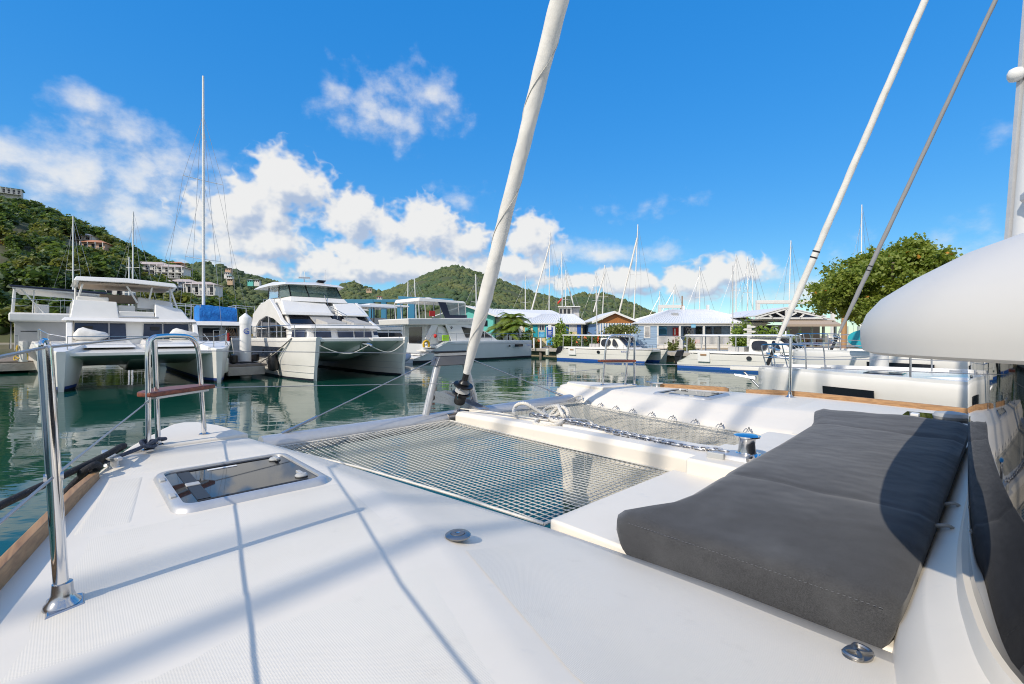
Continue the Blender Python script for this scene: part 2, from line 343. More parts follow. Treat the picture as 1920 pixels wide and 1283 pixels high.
def water_material():
    m = bpy.data.materials.new('water'); m.use_nodes = True; nt = m.node_tree; L = nt.links; b = nt.nodes['Principled BSDF']
    b.inputs['Base Color'].default_value = (.005, .062, .043, 1); b.inputs['Roughness'].default_value = .03; b.inputs['IOR'].default_value = 1.33; b.inputs['Specular IOR Level'].default_value = .62
    tc = nt.nodes.new('ShaderNodeTexCoord')
    def ns(scale, stretch, det, rot):
        mp = nt.nodes.new('ShaderNodeMapping'); mp.inputs['Scale'].default_value = stretch; mp.inputs['Rotation'].default_value = (0, 0, rot)
        n = nt.nodes.new('ShaderNodeTexNoise'); n.inputs['Scale'].default_value = scale; n.inputs['Detail'].default_value = det; n.inputs['Roughness'].default_value = .45
        L.new(tc.outputs['Object'], mp.inputs[0]); L.new(mp.outputs[0], n.inputs['Vector']); return n.outputs[0]
    a = ns(.55, (1, 1.6, 1), 2, .3); c = ns(2.2, (1, 1.8, 1), 2, -.2); e = ns(.12, (1, 1, 1), 1, 0)
    mul = nt.nodes.new('ShaderNodeMath'); mul.operation = 'MULTIPLY_ADD'; L.new(c, mul.inputs[0]); mul.inputs[1].default_value = .20; L.new(a, mul.inputs[2])
    # patches of calmer and livelier surface
    mr = nt.nodes.new('ShaderNodeMapRange'); mr.inputs['From Min'].default_value = .35; mr.inputs['From Max'].default_value = .7; mr.inputs['To Min'].default_value = .35; L.new(e, mr.inputs['Value'])
    mm = nt.nodes.new('ShaderNodeMath'); mm.operation = 'MULTIPLY'; L.new(mul.outputs[0], mm.inputs[0]); L.new(mr.outputs[0], mm.inputs[1])
    bp = nt.nodes.new('ShaderNodeBump'); bp.inputs['Strength'].default_value = 1.0; bp.inputs['Distance'].default_value = .028
    L.new(mm.outputs[0], bp.inputs['Height']); L.new(bp.outputs[0], b.inputs['Normal']); MT['water'] = m
water_material()

# ------------------------------------------------------------------ measured axes of the marina
HEAD = R(133.4)                                    # our bow points this way (forward axis u); berths opposite point the other way
U = Vector((math.cos(HEAD), math.sin(HEAD), 0)); S = Vector((math.sin(HEAD), -math.cos(HEAD), 0))
BC = 2.72                                          # our centreline lies this far to starboard of the eye
def ab(a, b, z=0): p = U * a + S * b; return (p.x, p.y, z)
# ================================================================== setting: water
o = MB().quad((-3000, -3000, 0), (3000, -3000, 0), (3000, 3000, 0), (-3000, 3000, 0)).build('water', MT['water'], smooth=0); tag(o, kind='structure')
o = MB().quad((-3000, -3000, -6), (3000, -3000, -6), (3000, 3000, -6), (-3000, 3000, -6)).build('seabed', mat('seabed_sand', (.05, .07, .05), .9, var=(.3, (.03, .05, .035), .4, .7)), smooth=0); tag(o, kind='structure')

# ================================================================== the catamaran we stand on
own = empty('sailing_catamaran', ab(0, BC, 0), HEAD, 'white sailing catamaran in the foreground with teak rails and trampoline nets', 'catamaran')
def B(a, b, D): return (a, BC - b, CAMH - D)       # a forward, b to starboard of the eye, D below the eye
G = MT['gelcoat']
A_ = [-3.5, -1.5, 0, .58, 1.27, 1.89, 2.67, 3.2, 3.5, 3.8, 4.0, 4.10, 4.15]
BO = [-.75, -.58, -.45, -.38, -.27, -.14, .03, .165, .26, .38, .47, .54, .60]
BS = [.5, .55, .60, .66, .89, .97, .90, .83, .78, .74, .71, .68, .66]
BN = [1.45, 1.45, 1.45, 1.45, 1.43, 1.36, 1.24, 1.12, 1.02, .90, .82, .76, .72]
DN = [.77, .77, .77, .77, .79, .80, .80, .79, .77, .74, .72, .72, .76]
DK = [.65, .65, .65, .65, .65, .65, .645, .64, .64, .64, .645, .665, .74]
def hull_section(a, side):
    bo, bs, bn, dn, dk = (interp(A_, q, a) for q in (BO, BS, BN, DN, DK))
    ed = min(.10, max(0, 1.5 - a) * .045)
    bc = (bo + bn) / 2 - .12
    ww = max(.03, min(.42, (4.2 - a) * .22))
    inner = min(bn - .02, bc + ww + .12)
    pts = [(bo - .012, dk + .06 + ed), (bo + .002, dk + .012 + ed), (bo + .03, dk + ed), (bo + .10, dk + ed * .95), (bo * .6 + bs * .4, dk - .004 + ed * .45), (bo * .3 + bs * .7, dk - .003 + ed * .1), (bs - .05, dk), (bs, dk + .006),
           (bs + (bn - bs) * .25, dk + .028 + (dn - dk) * .10), (bs + (bn - bs) * .5, dk + .02 + (dn - dk) * .36), (bs + (bn - bs) * .78, dk + (dn - dk) * .72), (bn - .02, dn - .01), (bn, dn + .02),
           (bn - .01, dn + .12), (inner, 1.25), (bc + ww, 1.9), (bc + ww * .6, 2.45), (bc, 2.75), (bc - ww * .6, 2.45), (bc - ww, 1.9), (bo + .10, 1.25), (bo + .02, dk + .25)]
    if side > 0: pts = [(2 * BC - b, d) for b, d in pts]
    return [B(a, b, d) for b, d in pts]
st = sorted(set(list(np.linspace(-3.5, 3.4, 40)) + list(np.linspace(3.4, 4.15, 14))))
for side in (-1, 1):
    h = MB().loft([hull_section(a, side) for a in st]).build('hull', G, own, smooth=50, label='port hull and side deck' if side < 0 else 'starboard hull and side deck')
    # anti-slip panels moulded into the side deck, with smooth margins
    def panel(a0, a1, f0, f1, n=16, na=24, name='deck_tread'):
        secs = []
        for a in np.linspace(a0, a1, na):
            bo, bs, dk = (interp(A_, q, a) for q in (BO, BS, DK)); row = []
            for t in np.linspace(f0, f1, n):
                b = bo + (bs - bo) * t; ed = min(.10, max(0, 1.5 - a) * .045); sec = [(bo + .03, dk + ed), (bo + .10, dk + ed * .95), (bo * .6 + bs * .4, dk - .004 + ed * .45), (bo * .3 + bs * .7, dk - .003 + ed * .1), (bs - .05, dk)]
                d = interp([q[0] for q in sec], [q[1] for q in sec], b) - .0015
                if t in (f0, f1) or a in (a0, a1): d += .004
                row.append(B(a, b if side < 0 else 2 * BC - b, d))
            secs.append(row)
        return MB().loft(secs, closed=False).build(name, MT['nonskid'], h, smooth=60)
    panel(1.285, 2.03, .12, .93); panel(-3.0, 1.24, .13, .93)
    panel(2.06, 2.71, .10, .25); panel(2.75, 3.16, .12, .92)
    # slope panels on the inboard shoulder
    secs = []
    for a in np.linspace(-1.0, 1.15, 20):
        bs, bn, dn, dk = (interp(A_, q, a) for q in (BS, BN, DN, DK))
        sec = [(bs, dk + .006), (bs + (bn - bs) * .25, dk + .028 + (dn - dk) * .10), (bs + (bn - bs) * .5, dk + .02 + (dn - dk) * .36), (bs + (bn - bs) * .78, dk + (dn - dk) * .72), (bn - .02, dn - .01)]
        row = []
        for t in np.linspace(.07, .90, 14):
            b = bs + (bn - bs) * t; d = interp([q[0] for q in sec], [q[1] for q in sec], b) - .0015
            row.append(B(a, b if side < 0 else 2 * BC - b, d))
        secs.append(row)
    MB().loft(secs, closed=False).build('deck_tread', MT['nonskid'], h, smooth=60)
    # raised pad on the bow
    m = lambda b: b if side < 0 else 2 * BC - b
    pad = [(3.24, .22), (3.55, .335), (3.85, .45), (4.0, .53), (4.04, .60), (3.98, .68), (3.75, .755), (3.30, .83)]
    MB().hexa([B(a, m(b), .66) for a, b in pad], [B(a, m(b), .622) for a, b in pad]).build('bow_pad', G, h, bevel=.012, seg=3)
    # teak toe rail
    for (r0, r1) in (((-3.0, 2.80),) if side < 0 else ((-3.0, 2.02), (2.2, 2.95))):
        secs = []
        for a in np.linspace(r0, r1, 22):
            b0 = interp(A_, BO, a) + .004; k = (.012 if a in (r0, r1) else 0) + min(.10, max(0, 1.5 - a) * .045)
            kk = min(.10, max(0, 1.5 - a) * .045); secs.append([B(a, m(b0), .66 + kk), B(a, m(b0 + .038), .66 + kk), B(a, m(b0 + .034), .600 + k), B(a, m(b0 + .004), .600 + k)])
        MB().loft(secs).build('toe_rail', MT['teak'], h, bevel=.004)
    # mooring cleat
    c = MB(); ca, cb = 3.02, m(.155)
    p = Matrix.Translation(B(ca, cb, .615)) @ Matrix.Rotation(.18 if side < 0 else -.18, 4, 'Z')
    secs = []
    for x, w, z in ((-.13, .010, .018), (-.10, .017, .013), (-.04, .024, .008), (.04, .024, .008), (.10, .017, .013), (.13, .010, .018)):
        secs.append([p @ Vector((x, -w, z)), p @ Vector((x, w, z)), p @ Vector((x, w, z + .016)), p @ Vector((x, -w, z + .016))])
    c.loft(secs)
    for x in (-.045, .045): c.lathe(p @ Vector((x, 0, -.035)), [(.026, 0), (.018, .012), (.016, .046)], 12)
    c.build('mooring_cleat', MT['aluminium'], h, bevel=.004)

# ---- foredeck between the hulls
fd = MB()
fd.box(*sorted((-3.0, 1.30)), BC - 2.48, BC - 1.44, CAMH - 1.05, CAMH - .757)
fd.box(-3.0, 1.30, BC - 4.0, BC - 2.96, CAMH - 1.05, CAMH - .757)
fd.build('foredeck', G, own, bevel=.014, seg=3)
MB().box(-3.0, 1.22, BC - 2.98, BC - 2.46, CAMH - 1.04, CAMH - .675).build('windlass_plinth', G, own, bevel=.02, seg=3)
MB().box(-3.5, 1.26, BC - 4.3, BC - 1.16, CAMH - 1.75, CAMH - 1.0).build('bridge_deck', G, own, bevel=.05, seg=3)
secs = []
for a, w, d, hgt in ((1.18, .20, .675, .17), (1.30, .17, .678, .15), (2.2, .155, .685, .14), (3.3, .135, .705, .13), (3.50, .13, .712, .12)):
    secs.append([B(a, BC - w, d + hgt), B(a, BC - w, d + .03), B(a, BC - w + .03, d), B(a, BC - .03, d - .002), B(a, BC - .03, d + .012), B(a, BC + .03, d + .012), B(a, BC + .03, d - .002), B(a, BC + w - .03, d), B(a, BC + w, d + .03), B(a, BC + w, d + hgt)])
MB().loft(secs).build('centre_beam', G, own, smooth=40, bevel=.008)
# crossbeam
cb = MB().tube([B(3.665, 1.0, .80), B(3.665, 2.0, .80), B(3.665, 3.4, .80), B(3.665, 4.44, .80)], .085, 20, flat=.9).build('crossbeam', MT['aluminium'], own)
MB().tube([B(3.63, 2.58, .79), B(3.63, 2.68, .79)], .055, 16).build('beam_collar', MT['bronze_steel'], cb)
MB().tube([B(3.56, 1.05, .815), B(3.56, 2.55, .815)], .012, 8).build('bolt_rope', MT['rope_white'], cb)
MB().tube([B(3.56, 2.85, .815), B(3.56, 4.40, .815)], .012, 8).build('bolt_rope', MT['rope_white'], cb)
# striker: two legs and a cap carrying the brace wires
stk = MB().tube([B(3.665, 2.36, .80), B(3.665, 2.51, .27)], .034, 16).build('striker_leg', MT['aluminium'], own)
MB().tube([B(3.665, 2.99, .80), B(3.665, 2.83, .27)], .034, 16).build('striker_leg', MT['aluminium'], own)
q = MB(); q.loft([[B(3.61, 2.455, .29), B(3.72, 2.455, .29), B(3.72, 2.885, .29), B(3.61, 2.885, .29)], [B(3.615, 2.50, .20), B(3.715, 2.50, .20), B(3.715, 2.84, .20), B(3.615, 2.84, .20)]])
cap = q.build('striker_cap', MT['anod_grey'], own, bevel=.008)
MB().box(3.62, 3.71, BC - 2.86, BC - 2.50, CAMH - .198, CAMH - .168).build('cap_plate', MT['aluminium'], cap, bevel=.003)
MB().box(3.60, 3.73, BC - 2.88, BC - 2.48, CAMH - .167, CAMH - .155).build('cap_rubber', MT['rubber'], cap, bevel=.003)
for b0, b1 in ((2.50, 1.12), (2.84, 4.32)):
    MB().tube([B(3.66, b0, .22), B(3.665, b1, .735)], .0055, 8).build('brace_wire', MT['wire'], own)
    e = B(3.665, b1, .735); s_ = B(3.66, b0, .22); t = [Vector(s_).lerp(Vector(e), k) for k in (.80, .93, .985)]
    MB().tube([t[0], t[1]], .011, 8).build('turnbuckle', MT['steel'], own)
    MB().tube([t[1], t[2]], .014, 8).build('wire_toggle', MT['steel'], own)
# forestay with furled headsail
rake = .394
def fs(t, da=0, db=0): return B(3.665 - rake * t + da, BC + db, .78 - t)
ax = Vector((-rake, 0, 1)).normalized()
n = 260; secs = []; rnd = random.Random(4)
e1 = ax.cross(Vector((0, 1, 0))).normalized(); e2 = ax.cross(e1)
for i in range(n):
    t = .42 + i * .032; c = Vector(fs(t)); k = min(1, (t - .42) / .55)
    r0 = .030 + .028 * k + .012 * min(1, max(0, (t - 1.0) / 2.5)) + .004 * math.sin(t * 2.1)
    ring = []
    for j in range(28):
        th = 2 * math.pi * j / 28; ph = th - t * 6.4
        r = r0 * (1 + .11 * ((ph / (2 * math.pi)) % 1.0) - .055) + (.0014 * math.sin(3 * th - t * 19) + .0008 * math.sin(5 * th + t * 31)) * k
        ring.append(c + (e1 * math.cos(th) + e2 * math.sin(th)) * r)
    secs.append(ring)
fsail = MB().loft(secs).build('furled_headsail', MT['canvas_white'], own, smooth=28)
sp_ = []
for i in range(900):
    t = .62 + i * .0085; k = min(1, (t - .42) / .55); r0 = .030 + .028 * k + .012 * min(1, max(0, (t - 1.0) / 2.5)) + .004 * math.sin(t * 2.1); th = t * 6.4
    sp_.append(Vector(fs(t)) + (e1 * math.cos(th) + e2 * math.sin(th)) * (r0 * 1.045))
MB().tube(sp_, .0032, 5).build('sail_edge', MT['rope_white'], fsail)
MB().tube([fs(.30), fs(13.5)], .012, 8).build('forestay', MT['aluminium'], own)
fur = MB(); 
fur.lathe(fs(.335), [(.012, .14), (.028, .13), (.030, .02), (.05, .0), (.055, -.012), (.03, -.02)], 18, ax)
fdm = fur.build('furler_drum', MT['black_plastic'], own)
MB().lathe(fs(.30), [(.03, .014), (.092, .010), (.094, -.004), (.04, -.012)], 28, ax).build('drum_flange', MT['black_plastic'], fdm)
MB().lathe(fs(.262), [(.058, .036), (.060, .0), (.070, -.022), (.05, -.026)], 24, ax).build('drum_spool', MT['grey_plastic'], fdm)
MB().lathe(fs(.222), [(.03, .014), (.082, .010), (.084, -.004), (.04, -.012)], 28, ax).build('drum_flange', MT['black_plastic'], fdm)
MB().lathe(fs(.165), [(.05, .04), (.054, .03), (.054, -.03), (.046, -.045)], 20, ax).build('drum_base', MT['rubber'], fdm)
for k in range(4):
    th = k * math.pi / 2 + .6; d = (e1 * math.cos(th) + e2 * math.sin(th))
    pts = [Vector(fs(.30)) + d * .095, Vector(fs(.285)) + d * .112, Vector(fs(.24)) + d * .112, Vector(fs(.19)) + d * .075]
    MB().tube(cr(pts, 4), .0045, 6).build('guard_wire', MT['chrome'], fdm)
lk = MB()
for s_ in (-1, 1): lk.cbox(Vector(fs(.085)) + Vector((0, .019 * s_, 0)), (.04, .006, .13), 0, -math.atan(rake))
lk.tube([fs(.12, 0, -.03), fs(.12, 0, .03)], .012, 10); lk.tube([fs(.045, 0, -.03), fs(.045, 0, .03)], .012, 10)
lk.cbox(Vector(fs(.02)), (.03, .022, .09), 0, -math.atan(rake)); lk.cbox(fs(-.055), (.05, .05, .08))
lk.build('stay_link', MT['steel'], own, bevel=.002)
MB().tube(cr([fs(.262, .06, -.05), B(3.2, 2.3, .66), B(2.0, 1.55, .63), B(.5, 1.0, .62)], 1), .004, 6)
# anchor roller channel
rl = MB()
for w in (-.055, .055):
    rl.extr([B(3.40, BC + w + .14, .70), B(4.25, BC + w + .14, .70), B(4.25, BC + w + .14, .62), B(4.12, BC + w + .14, .59), B(3.95, BC + w + .14, .60)], (0, -.006, 0))
rl.box(3.4, 4.25, BC - (BC + .20), BC - (BC + .08), CAMH - .712, CAMH - .70)
rl.build('anchor_roller', MT['galvanised'], own)
MB().lathe(B(4.18, BC + .20, .66), [(.03, 0), (.04, .01), (.03, .06), (.04, .11), (.03, .12)], 14, (0, 1, 0)).build('roller_wheel', MT['rubber'], own)

# ---- trampoline nets: every cord is real, spacing 34 mm
def net(b0f, b1f, a0, a1, label):
    mb = MB(); pitch = .036; rnd = random.Random(2)
    def sag(a, b):
        bl, bh = b0f(a), b1f(a); t = (b - bl) / max(bh - bl, .01); s = (a - a0) / (a1 - a0)
        return .795 + .028 * max(0, min(1, 4 * t * (1 - t))) * max(0, min(1, 4 * s * (1 - s)))
    r = .0022
    k = 0
    for i in range(int((a1 - a0) / pitch) + 1):
        a = a0 + i * pitch; n = 14; bl, bh = b0f(a), b1f(a); w = rnd.uniform(-.002, .002)
        mb.tube([B(a + w * math.sin(q * 1.3), bl + (bh - bl) * q / n, sag(a, bl + (bh - bl) * q / n)) for q in range(n + 1)], r, 4)
    bmin = min(b0f(a) for a in np.linspace(a0, a1, 30)); bmax = max(b1f(a) for a in np.linspace(a0, a1, 30))
    for i in range(int((bmax - bmin) / pitch) + 1):
        b = bmin + i * pitch; run = []
        for a in np.linspace(a0, a1, 60):
            if b0f(a) - .004 <= b <= b1f(a) + .004: run.append(B(a, b, sag(a, b) - .003))
            elif len(run) > 1: mb.tube(run, r, 4); run = []
            else: run = []
        if len(run) > 1: mb.tube(run, r, 4)
    o = mb.build('trampoline_net', mat('net_cord_' + label[:4], (.58, .57, .53), .9), own, smooth=60, recalc=False, label=label, kind='stuff')
    # hem rope and lashing eyes
    for f in (b0f, b1f):
        MB().tube([B(a, f(a), sag(a, f(a))) for a in np.linspace(a0, a1, 30)], .007, 6).build('hem_rope', MT['rope_white'], o)
    for a in (a0, a1):
        MB().tube([B(a, b, sag(a, b)) for b in np.linspace(b0f(a), b1f(a), 12)], .007, 6).build('hem_rope', MT['rope_white'], o)
    return o
bnf = lambda a: interp(A_, BN, a)
net(lambda a: bnf(a) + .03, lambda a: BC - interp([1.2, 3.5], [.18, .145], a), 1.34, 3.56, 'port trampoline net over the water')
net(lambda a: BC + interp([1.2, 3.5], [.18, .145], a), lambda a: 2 * BC - bnf(a) - .05, 1.34, 3.56, 'starboard trampoline net over the water')
for a in np.arange(1.45, 3.5, .235):
    b = 2 * BC - bnf(a); pts = [B(a - .035, b - .045, .795), B(a - .022, b - .01, .765), B(a - .008, b - .006, .775), B(a, b - .004, .75), B(a + .010, b - .006, .775), B(a + .022, b - .01, .765), B(a + .035, b - .045, .795)]
    MB().tube(cr(pts, 4), .0035, 6).build('net_lashing', MT['wire'], own)

# ---- deck hatches
def hatch(bc_, ac, wa, wb, D, name_label):
    hx = empty('deck_hatch', (0, 0, 0)); hx.parent = own; tag(hx, name_label)
    def rr(a0, a1, b0, b1, r, z, n=6):
        out = []
        for cx, cy, s0 in ((a1 - r, b1 - r, 0), (a0 + r, b1 - r, 90), (a0 + r, b0 + r, 180), (a1 - r, b0 + r, 270)):
            for k in range(n + 1):
                t = R(s0 + 90 * k / n); out.append(B(cx + r * math.cos(t), cy + r * math.sin(t), z))
        return out
    a0, a1, b0, b1 = ac - wa / 2, ac + wa / 2, bc_ - wb / 2, bc_ + wb / 2
    rings = [rr(a0 - .012, a1 + .012, b0 - .012, b1 + .012, .075, D + .004), rr(a0 - .004, a1 + .004, b0 - .004, b1 + .004, .07, D - .012), rr(a0 + .006, a1 - .006, b0 + .006, b1 - .006, .062, D - .024),
             rr(a0 + .03, a1 - .03, b0 + .03, b1 - .03, .045, D - .026), rr(a0 + .034, a1 - .034, b0 + .034, b1 - .034, .042, D - .010)]
    MB().loft(rings, caps=False).build('hatch_frame', MT['aluminium'], hx, smooth=50)
    gl = rr(a0 + .033, a1 - .033, b0 + .033, b1 - .033, .042, D - .018); gl2 = rr(a0 + .033, a1 - .033, b0 + .033, b1 - .033, .042, D - .006)
    MB().hexa(gl2, gl).build('hatch_glass', MT['smoke_glass'], hx, smooth=30)
    for k in (-1, 1):
        p = MB(); c = (ac - .005, bc_ + k * wb * .0 + (wb * .36))
        q = MB().lathe(B(ac + k * wa * .30, b1 - .085, D - .018), [(.026, 0), (.028, .006), (.020, .014), (.004, .016)], 16); q.cbox(Vector(B(ac + k * wa * .30 - k * .02, b1 - .085, D - .030)), (.06, .016, .012))
        q.build('hatch_handle', MT['grey_plastic'], hx, bevel=.002)
        q = MB().cbox(B(ac + k * wa * .22, b0 + .012, D - .024), (.05, .02, .016)).build('hatch_hinge', MT['grey_plastic'], hx, bevel=.003)
        MB().cbox(B(ac + k * wa * .40, bc_, D - .0195), (.018, wb * .72, .003)).build('hatch_strip', MT['rubber'], hx)
    MB().cbox(B(ac, b0 + .10, D - .0195), (wa * .74, .045, .003)).build('hatch_strip', MT['black_plastic'], hx)
    MB().cbox(B(ac, b0 + .10, D - .021), (.045, .05, .008)).build('friction_stay', MT['grey_plastic'], hx, bevel=.003)
    MB().cbox(B(ac + wa * .33, bc_ - .03, D - .0195), (.022, .12, .002)).build('warning_label', MT['white_paint'], hx)
    return hx
hatch(.56, 2.35, .62, .56, .648, 'aluminium framed smoked hatch on the port deck')
hatch(2 * BC - .56, 2.35, .62, .56, .648, 'aluminium framed smoked hatch on the starboard deck')
# open hatch well with round vent on the starboard side deck
vw = empty('side_hatch'); vw.parent = own; tag(vw, 'side deck hatch with a round grey vent')
MB().box(.05, .62, BC - 5.12, BC - 4.66, CAMH - .652, CAMH - .640).build('hatch_frame', G, vw, bevel=.01)
MB().box(.09, .58, BC - 5.08, BC - 4.70, CAMH - .66, CAMH - .636).build('hatch_glass', MT['smoke_glass'], vw)
MB().lathe(B(.30, 4.86, .636), [(.10, 0), (.105, .02), (.09, .045), (.03, .055)], 24).build('vent_cowl', MT['grey_plastic'], vw)
MB().cbox(B(.50, 4.80, .625), (.05, .09, .03)).build('hatch_handle', MT['white_paint'], vw, bevel=.006)

# ---- pad eyes
def padeye(a, b, D, rz, kind=0):
    o = MB()
    if kind == 0:
        o.lathe(B(a, b, D), [(.041, -.002), (.042, .003), (.036, .007), (.025, .008), (.023, .006)], 28)
        x = o.build('deck_fitting', MT['dull_steel'], own); MB().lathe(B(a, b, D), [(.023, .005), (.022, .009), (.010, .010), (.008, .008)], 20).build('fitting_core', MT['anod_grey'], x)
        MB().lathe(B(a, b, D), [(.007, .008), (.0068, .0098), (.003, .0098)], 6).build('fitting_screw', MT['steel'], x)
    else:
        m = Matrix.Translation(B(a, b, D)) @ Matrix.Rotation(rz, 4, 'Z')
        pts = [m @ Vector((.031 * math.sin(t), .017 * math.sin(2 * t), .006)) for t in np.linspace(0, 2 * math.pi, 40)[:-1]]
        x = o.tube(pts, .0058, 8, True).build('deck_fitting', MT['dull_steel'], own)
        q = [m @ Vector((.042 * math.cos(t), .026 * math.sin(t), .002)) for t in np.linspace(0, 2 * math.pi, 32)[:-1]]
        MB().hexa([tuple(v - Vector((0, 0, .004))) for v in q], [tuple(v + Vector((0, 0, .003))) for v in q]).build('fitting_plate', MT['dull_steel'], x)
padeye(1.235, .925, .655, 0)
padeye(.24, 1.33, .742, R(75), 1)

# ---- windlass on the plinth
wl = empty('windlass'); wl.parent = own; tag(wl, 'chrome capstan winch on the foredeck')
W0 = (.99, 2.72)
MB().lathe(B(*W0, .675), [(.085, 0), (.088, .012), (.070, .022), (.05, .026), (.048, .03)], 28).build('winch_flange', MT['chrome'], wl)
MB().lathe(B(*W0, .649), [(.047, 0), (.043, .02), (.041, .05), (.043, .075), (.05, .085)], 28).build('winch_drum', MT['steel'], wl)
MB().lathe(B(*W0, .566), [(.05, 0), (.066, .004), (.068, .012), (.05, .018), (.02, .021), (.004, .0215)], 28).build('winch_cap', MT['chrome'], wl)
MB().hexa([B(1.16, 2.585, .678), B(1.16, 2.72, .678), B(.98, 2.80, .678), B(.94, 2.585, .678)], [B(1.14, 2.60, .655), B(1.14, 2.71, .655), B(.98, 2.78, .648), B(.95, 2.60, .648)]).build('chain_guide', MT['aluminium'], wl, bevel=.006)
MB().cbox(B(1.10, 2.575, .668), (.09, .03, .05), R(6)).build('control_box', MT['grey_plastic'], wl, bevel=.006)

# ---- stanchions, lifelines, pulpits
def stanchion(a, b, side, top=.03, lean=.03):
    h = empty('stanchion'); h.parent = own
    m = lambda q: q if side < 0 else 2 * BC - q
    P0, P1 = Vector(B(a, m(b), .645)), Vector(B(a + .0, m(b - lean), top))
    MB().tube([P0, P0.lerp(P1, .5), P1], .0145, 18).build('stanchion_tube', MT['chrome'], h)
    q = MB().lathe(P0 - Vector((0, 0, .004)), [(.036, 0), (.034, .008), (.026, .016), (.021, .03), (.019, .055), (.0155, .056)], 20)
    q.hexa([B(a - .055, m(b - .03), .650), B(a + .055, m(b - .03), .650), B(a + .035, m(b + .04), .650), B(a - .035, m(b + .04), .650)], [B(a - .05, m(b - .026), .644), B(a + .05, m(b - .026), .644), B(a + .03, m(b + .036), .644), B(a - .03, m(b + .036), .644)])
    q.build('stanchion_base', MT['steel'], h)
    ring = [P1 + Vector((.0, .0, .006)) + Vector((0.016 * math.cos(t), 0, .012 * math.sin(t))) @ Matrix.Rotation(.4, 3, 'Z') for t in np.linspace(0, 2 * math.pi, 18)[:-1]]
    MB().tube(ring, .005, 8, True).build('wire_eye', MT['chrome'], h)
    pm = P0.lerp(P1, .50)
    MB().lathe(pm - Vector((0, .0175, 0)), [(.006, 0), (.0095, .0), (.0095, .035), (.006, .035)], 14, (0, 1, 0)).build('wire_bush', MT['steel'], h)
    MB().lathe(P0 + Vector((-.006, -.004, .045)) , [(.007, 0), (.0075, .016), (.003, .018)], 10, (.5, .8, 0)).build('base_screw', MT['steel'], h)
    return P1, pm
pulpit_attach = {}
for side in (-1, 1):
    m = lambda q: q if side < 0 else 2 * BC - q
    T, M_ = stanchion(1.56, -.01, side); T2, M2 = stanchion(-.62, -.46, side, .04)
    pu = empty('bow_seat'); pu.parent = own; tag(pu, 'port bow pulpit with wooden seat' if side < 0 else 'starboard bow pulpit with wooden seat')
    top = .008; D0 = .622
    def arch(a0, b0, a1, b1, t0, t1):
        return cr([B(a0, m(b0), D0), B(a0, m(b0), .3), B(a0, m(b0), top + .06), B(a0 + .02 * 0 + (a1 - a0) * .06, m(b0 + (b1 - b0) * .06), top + .012), B(a0 + (a1 - a0) * .2, m(b0 + (b1 - b0) * .2), top), B(a0 + (a1 - a0) * .5, m(b0 + (b1 - b0) * .5), top - .002),
                   B(a0 + (a1 - a0) * .72, m(b0 + (b1 - b0) * .72), top + .01), B(a0 + (a1 - a0) * .86, m(b0 + (b1 - b0) * .86), top + .07), B(a0 + (a1 - a0) * .92, m(b0 + (b1 - b0) * .92), .25), B(a1, m(b1), D0)], 5)
    MB().tube(arch(3.20, .315, 3.46, .62, 0, 0), .0135, 14).build('pulpit_tube', MT['chrome'], pu)
    MB().tube([B(3.30, m(.37), D0), B(3.27, m(.355), .2), B(3.24, m(.345), .02)], .0135, 14).build('pulpit_tube', MT['chrome'], pu)
    seat = []
    for t in np.linspace(0, 1, 15):
        a = 3.215 + (3.50 - 3.215) * t; b = .30 + (.66 - .30) * t; bul = .085 * math.sin(math.pi * t) ** .7
        seat.append((a, b, bul))
    outl = [(a - .045, b + .02) for a, b, u in seat] + [(a + .03 + u, b - .03 - u * .6) for a, b, u in seat][::-1]
    MB().hexa([B(a, m(b), .338) for a, b in outl], [B(a, m(b), .312) for a, b in outl]).build('seat_board', MT['seat_wood'], pu, bevel=.006, seg=2)
    sh_ = [(3.23, .32), (3.46, .60), (3.44, .64), (3.20, .35)]
    MB().hexa([B(a, m(b), .352) for a, b in sh_], [B(a, m(b), .340) for a, b in sh_]).build('seat_bracket', MT['aluminium'], pu)
    for a, b in ((3.20, .315), (3.30, .37), (3.46, .62)): MB().lathe(B(a, m(b), .624), [(.030, 0), (.030, .006), (.018, .012)], 16).build('pulpit_foot', MT['steel'], pu)
    LW = lambda pts, r=.0038: MB().tube(pts, r, 8).build('lifeline', MT['wire'], own)
    LW([T2, T.lerp(T2, .25) - Vector((0, 0, .022)), T, Vector(B(3.2, m(.315), .012))]); LW([M2, M_, Vector(B(3.2, m(.315), .36))])
    MB().tube([Vector(B(3.2, m(.315), .36)).lerp(M_, k) for k in (0, .045)], .008, 8).build('lifeline_toggle', MT['steel'], own)

for pts in ([(3.46, .60, .10), (3.66, 2.50, .175)], [(3.45, .61, .33), (3.60, 2.66, .46)], [(3.60, 2.78, .46), (3.45, 4.83, .42)]):
    MB().tube([B(*p) for p in pts], .0032, 6).build('lifeline', MT['wire'], own, label='forward lifeline between the bow seats')
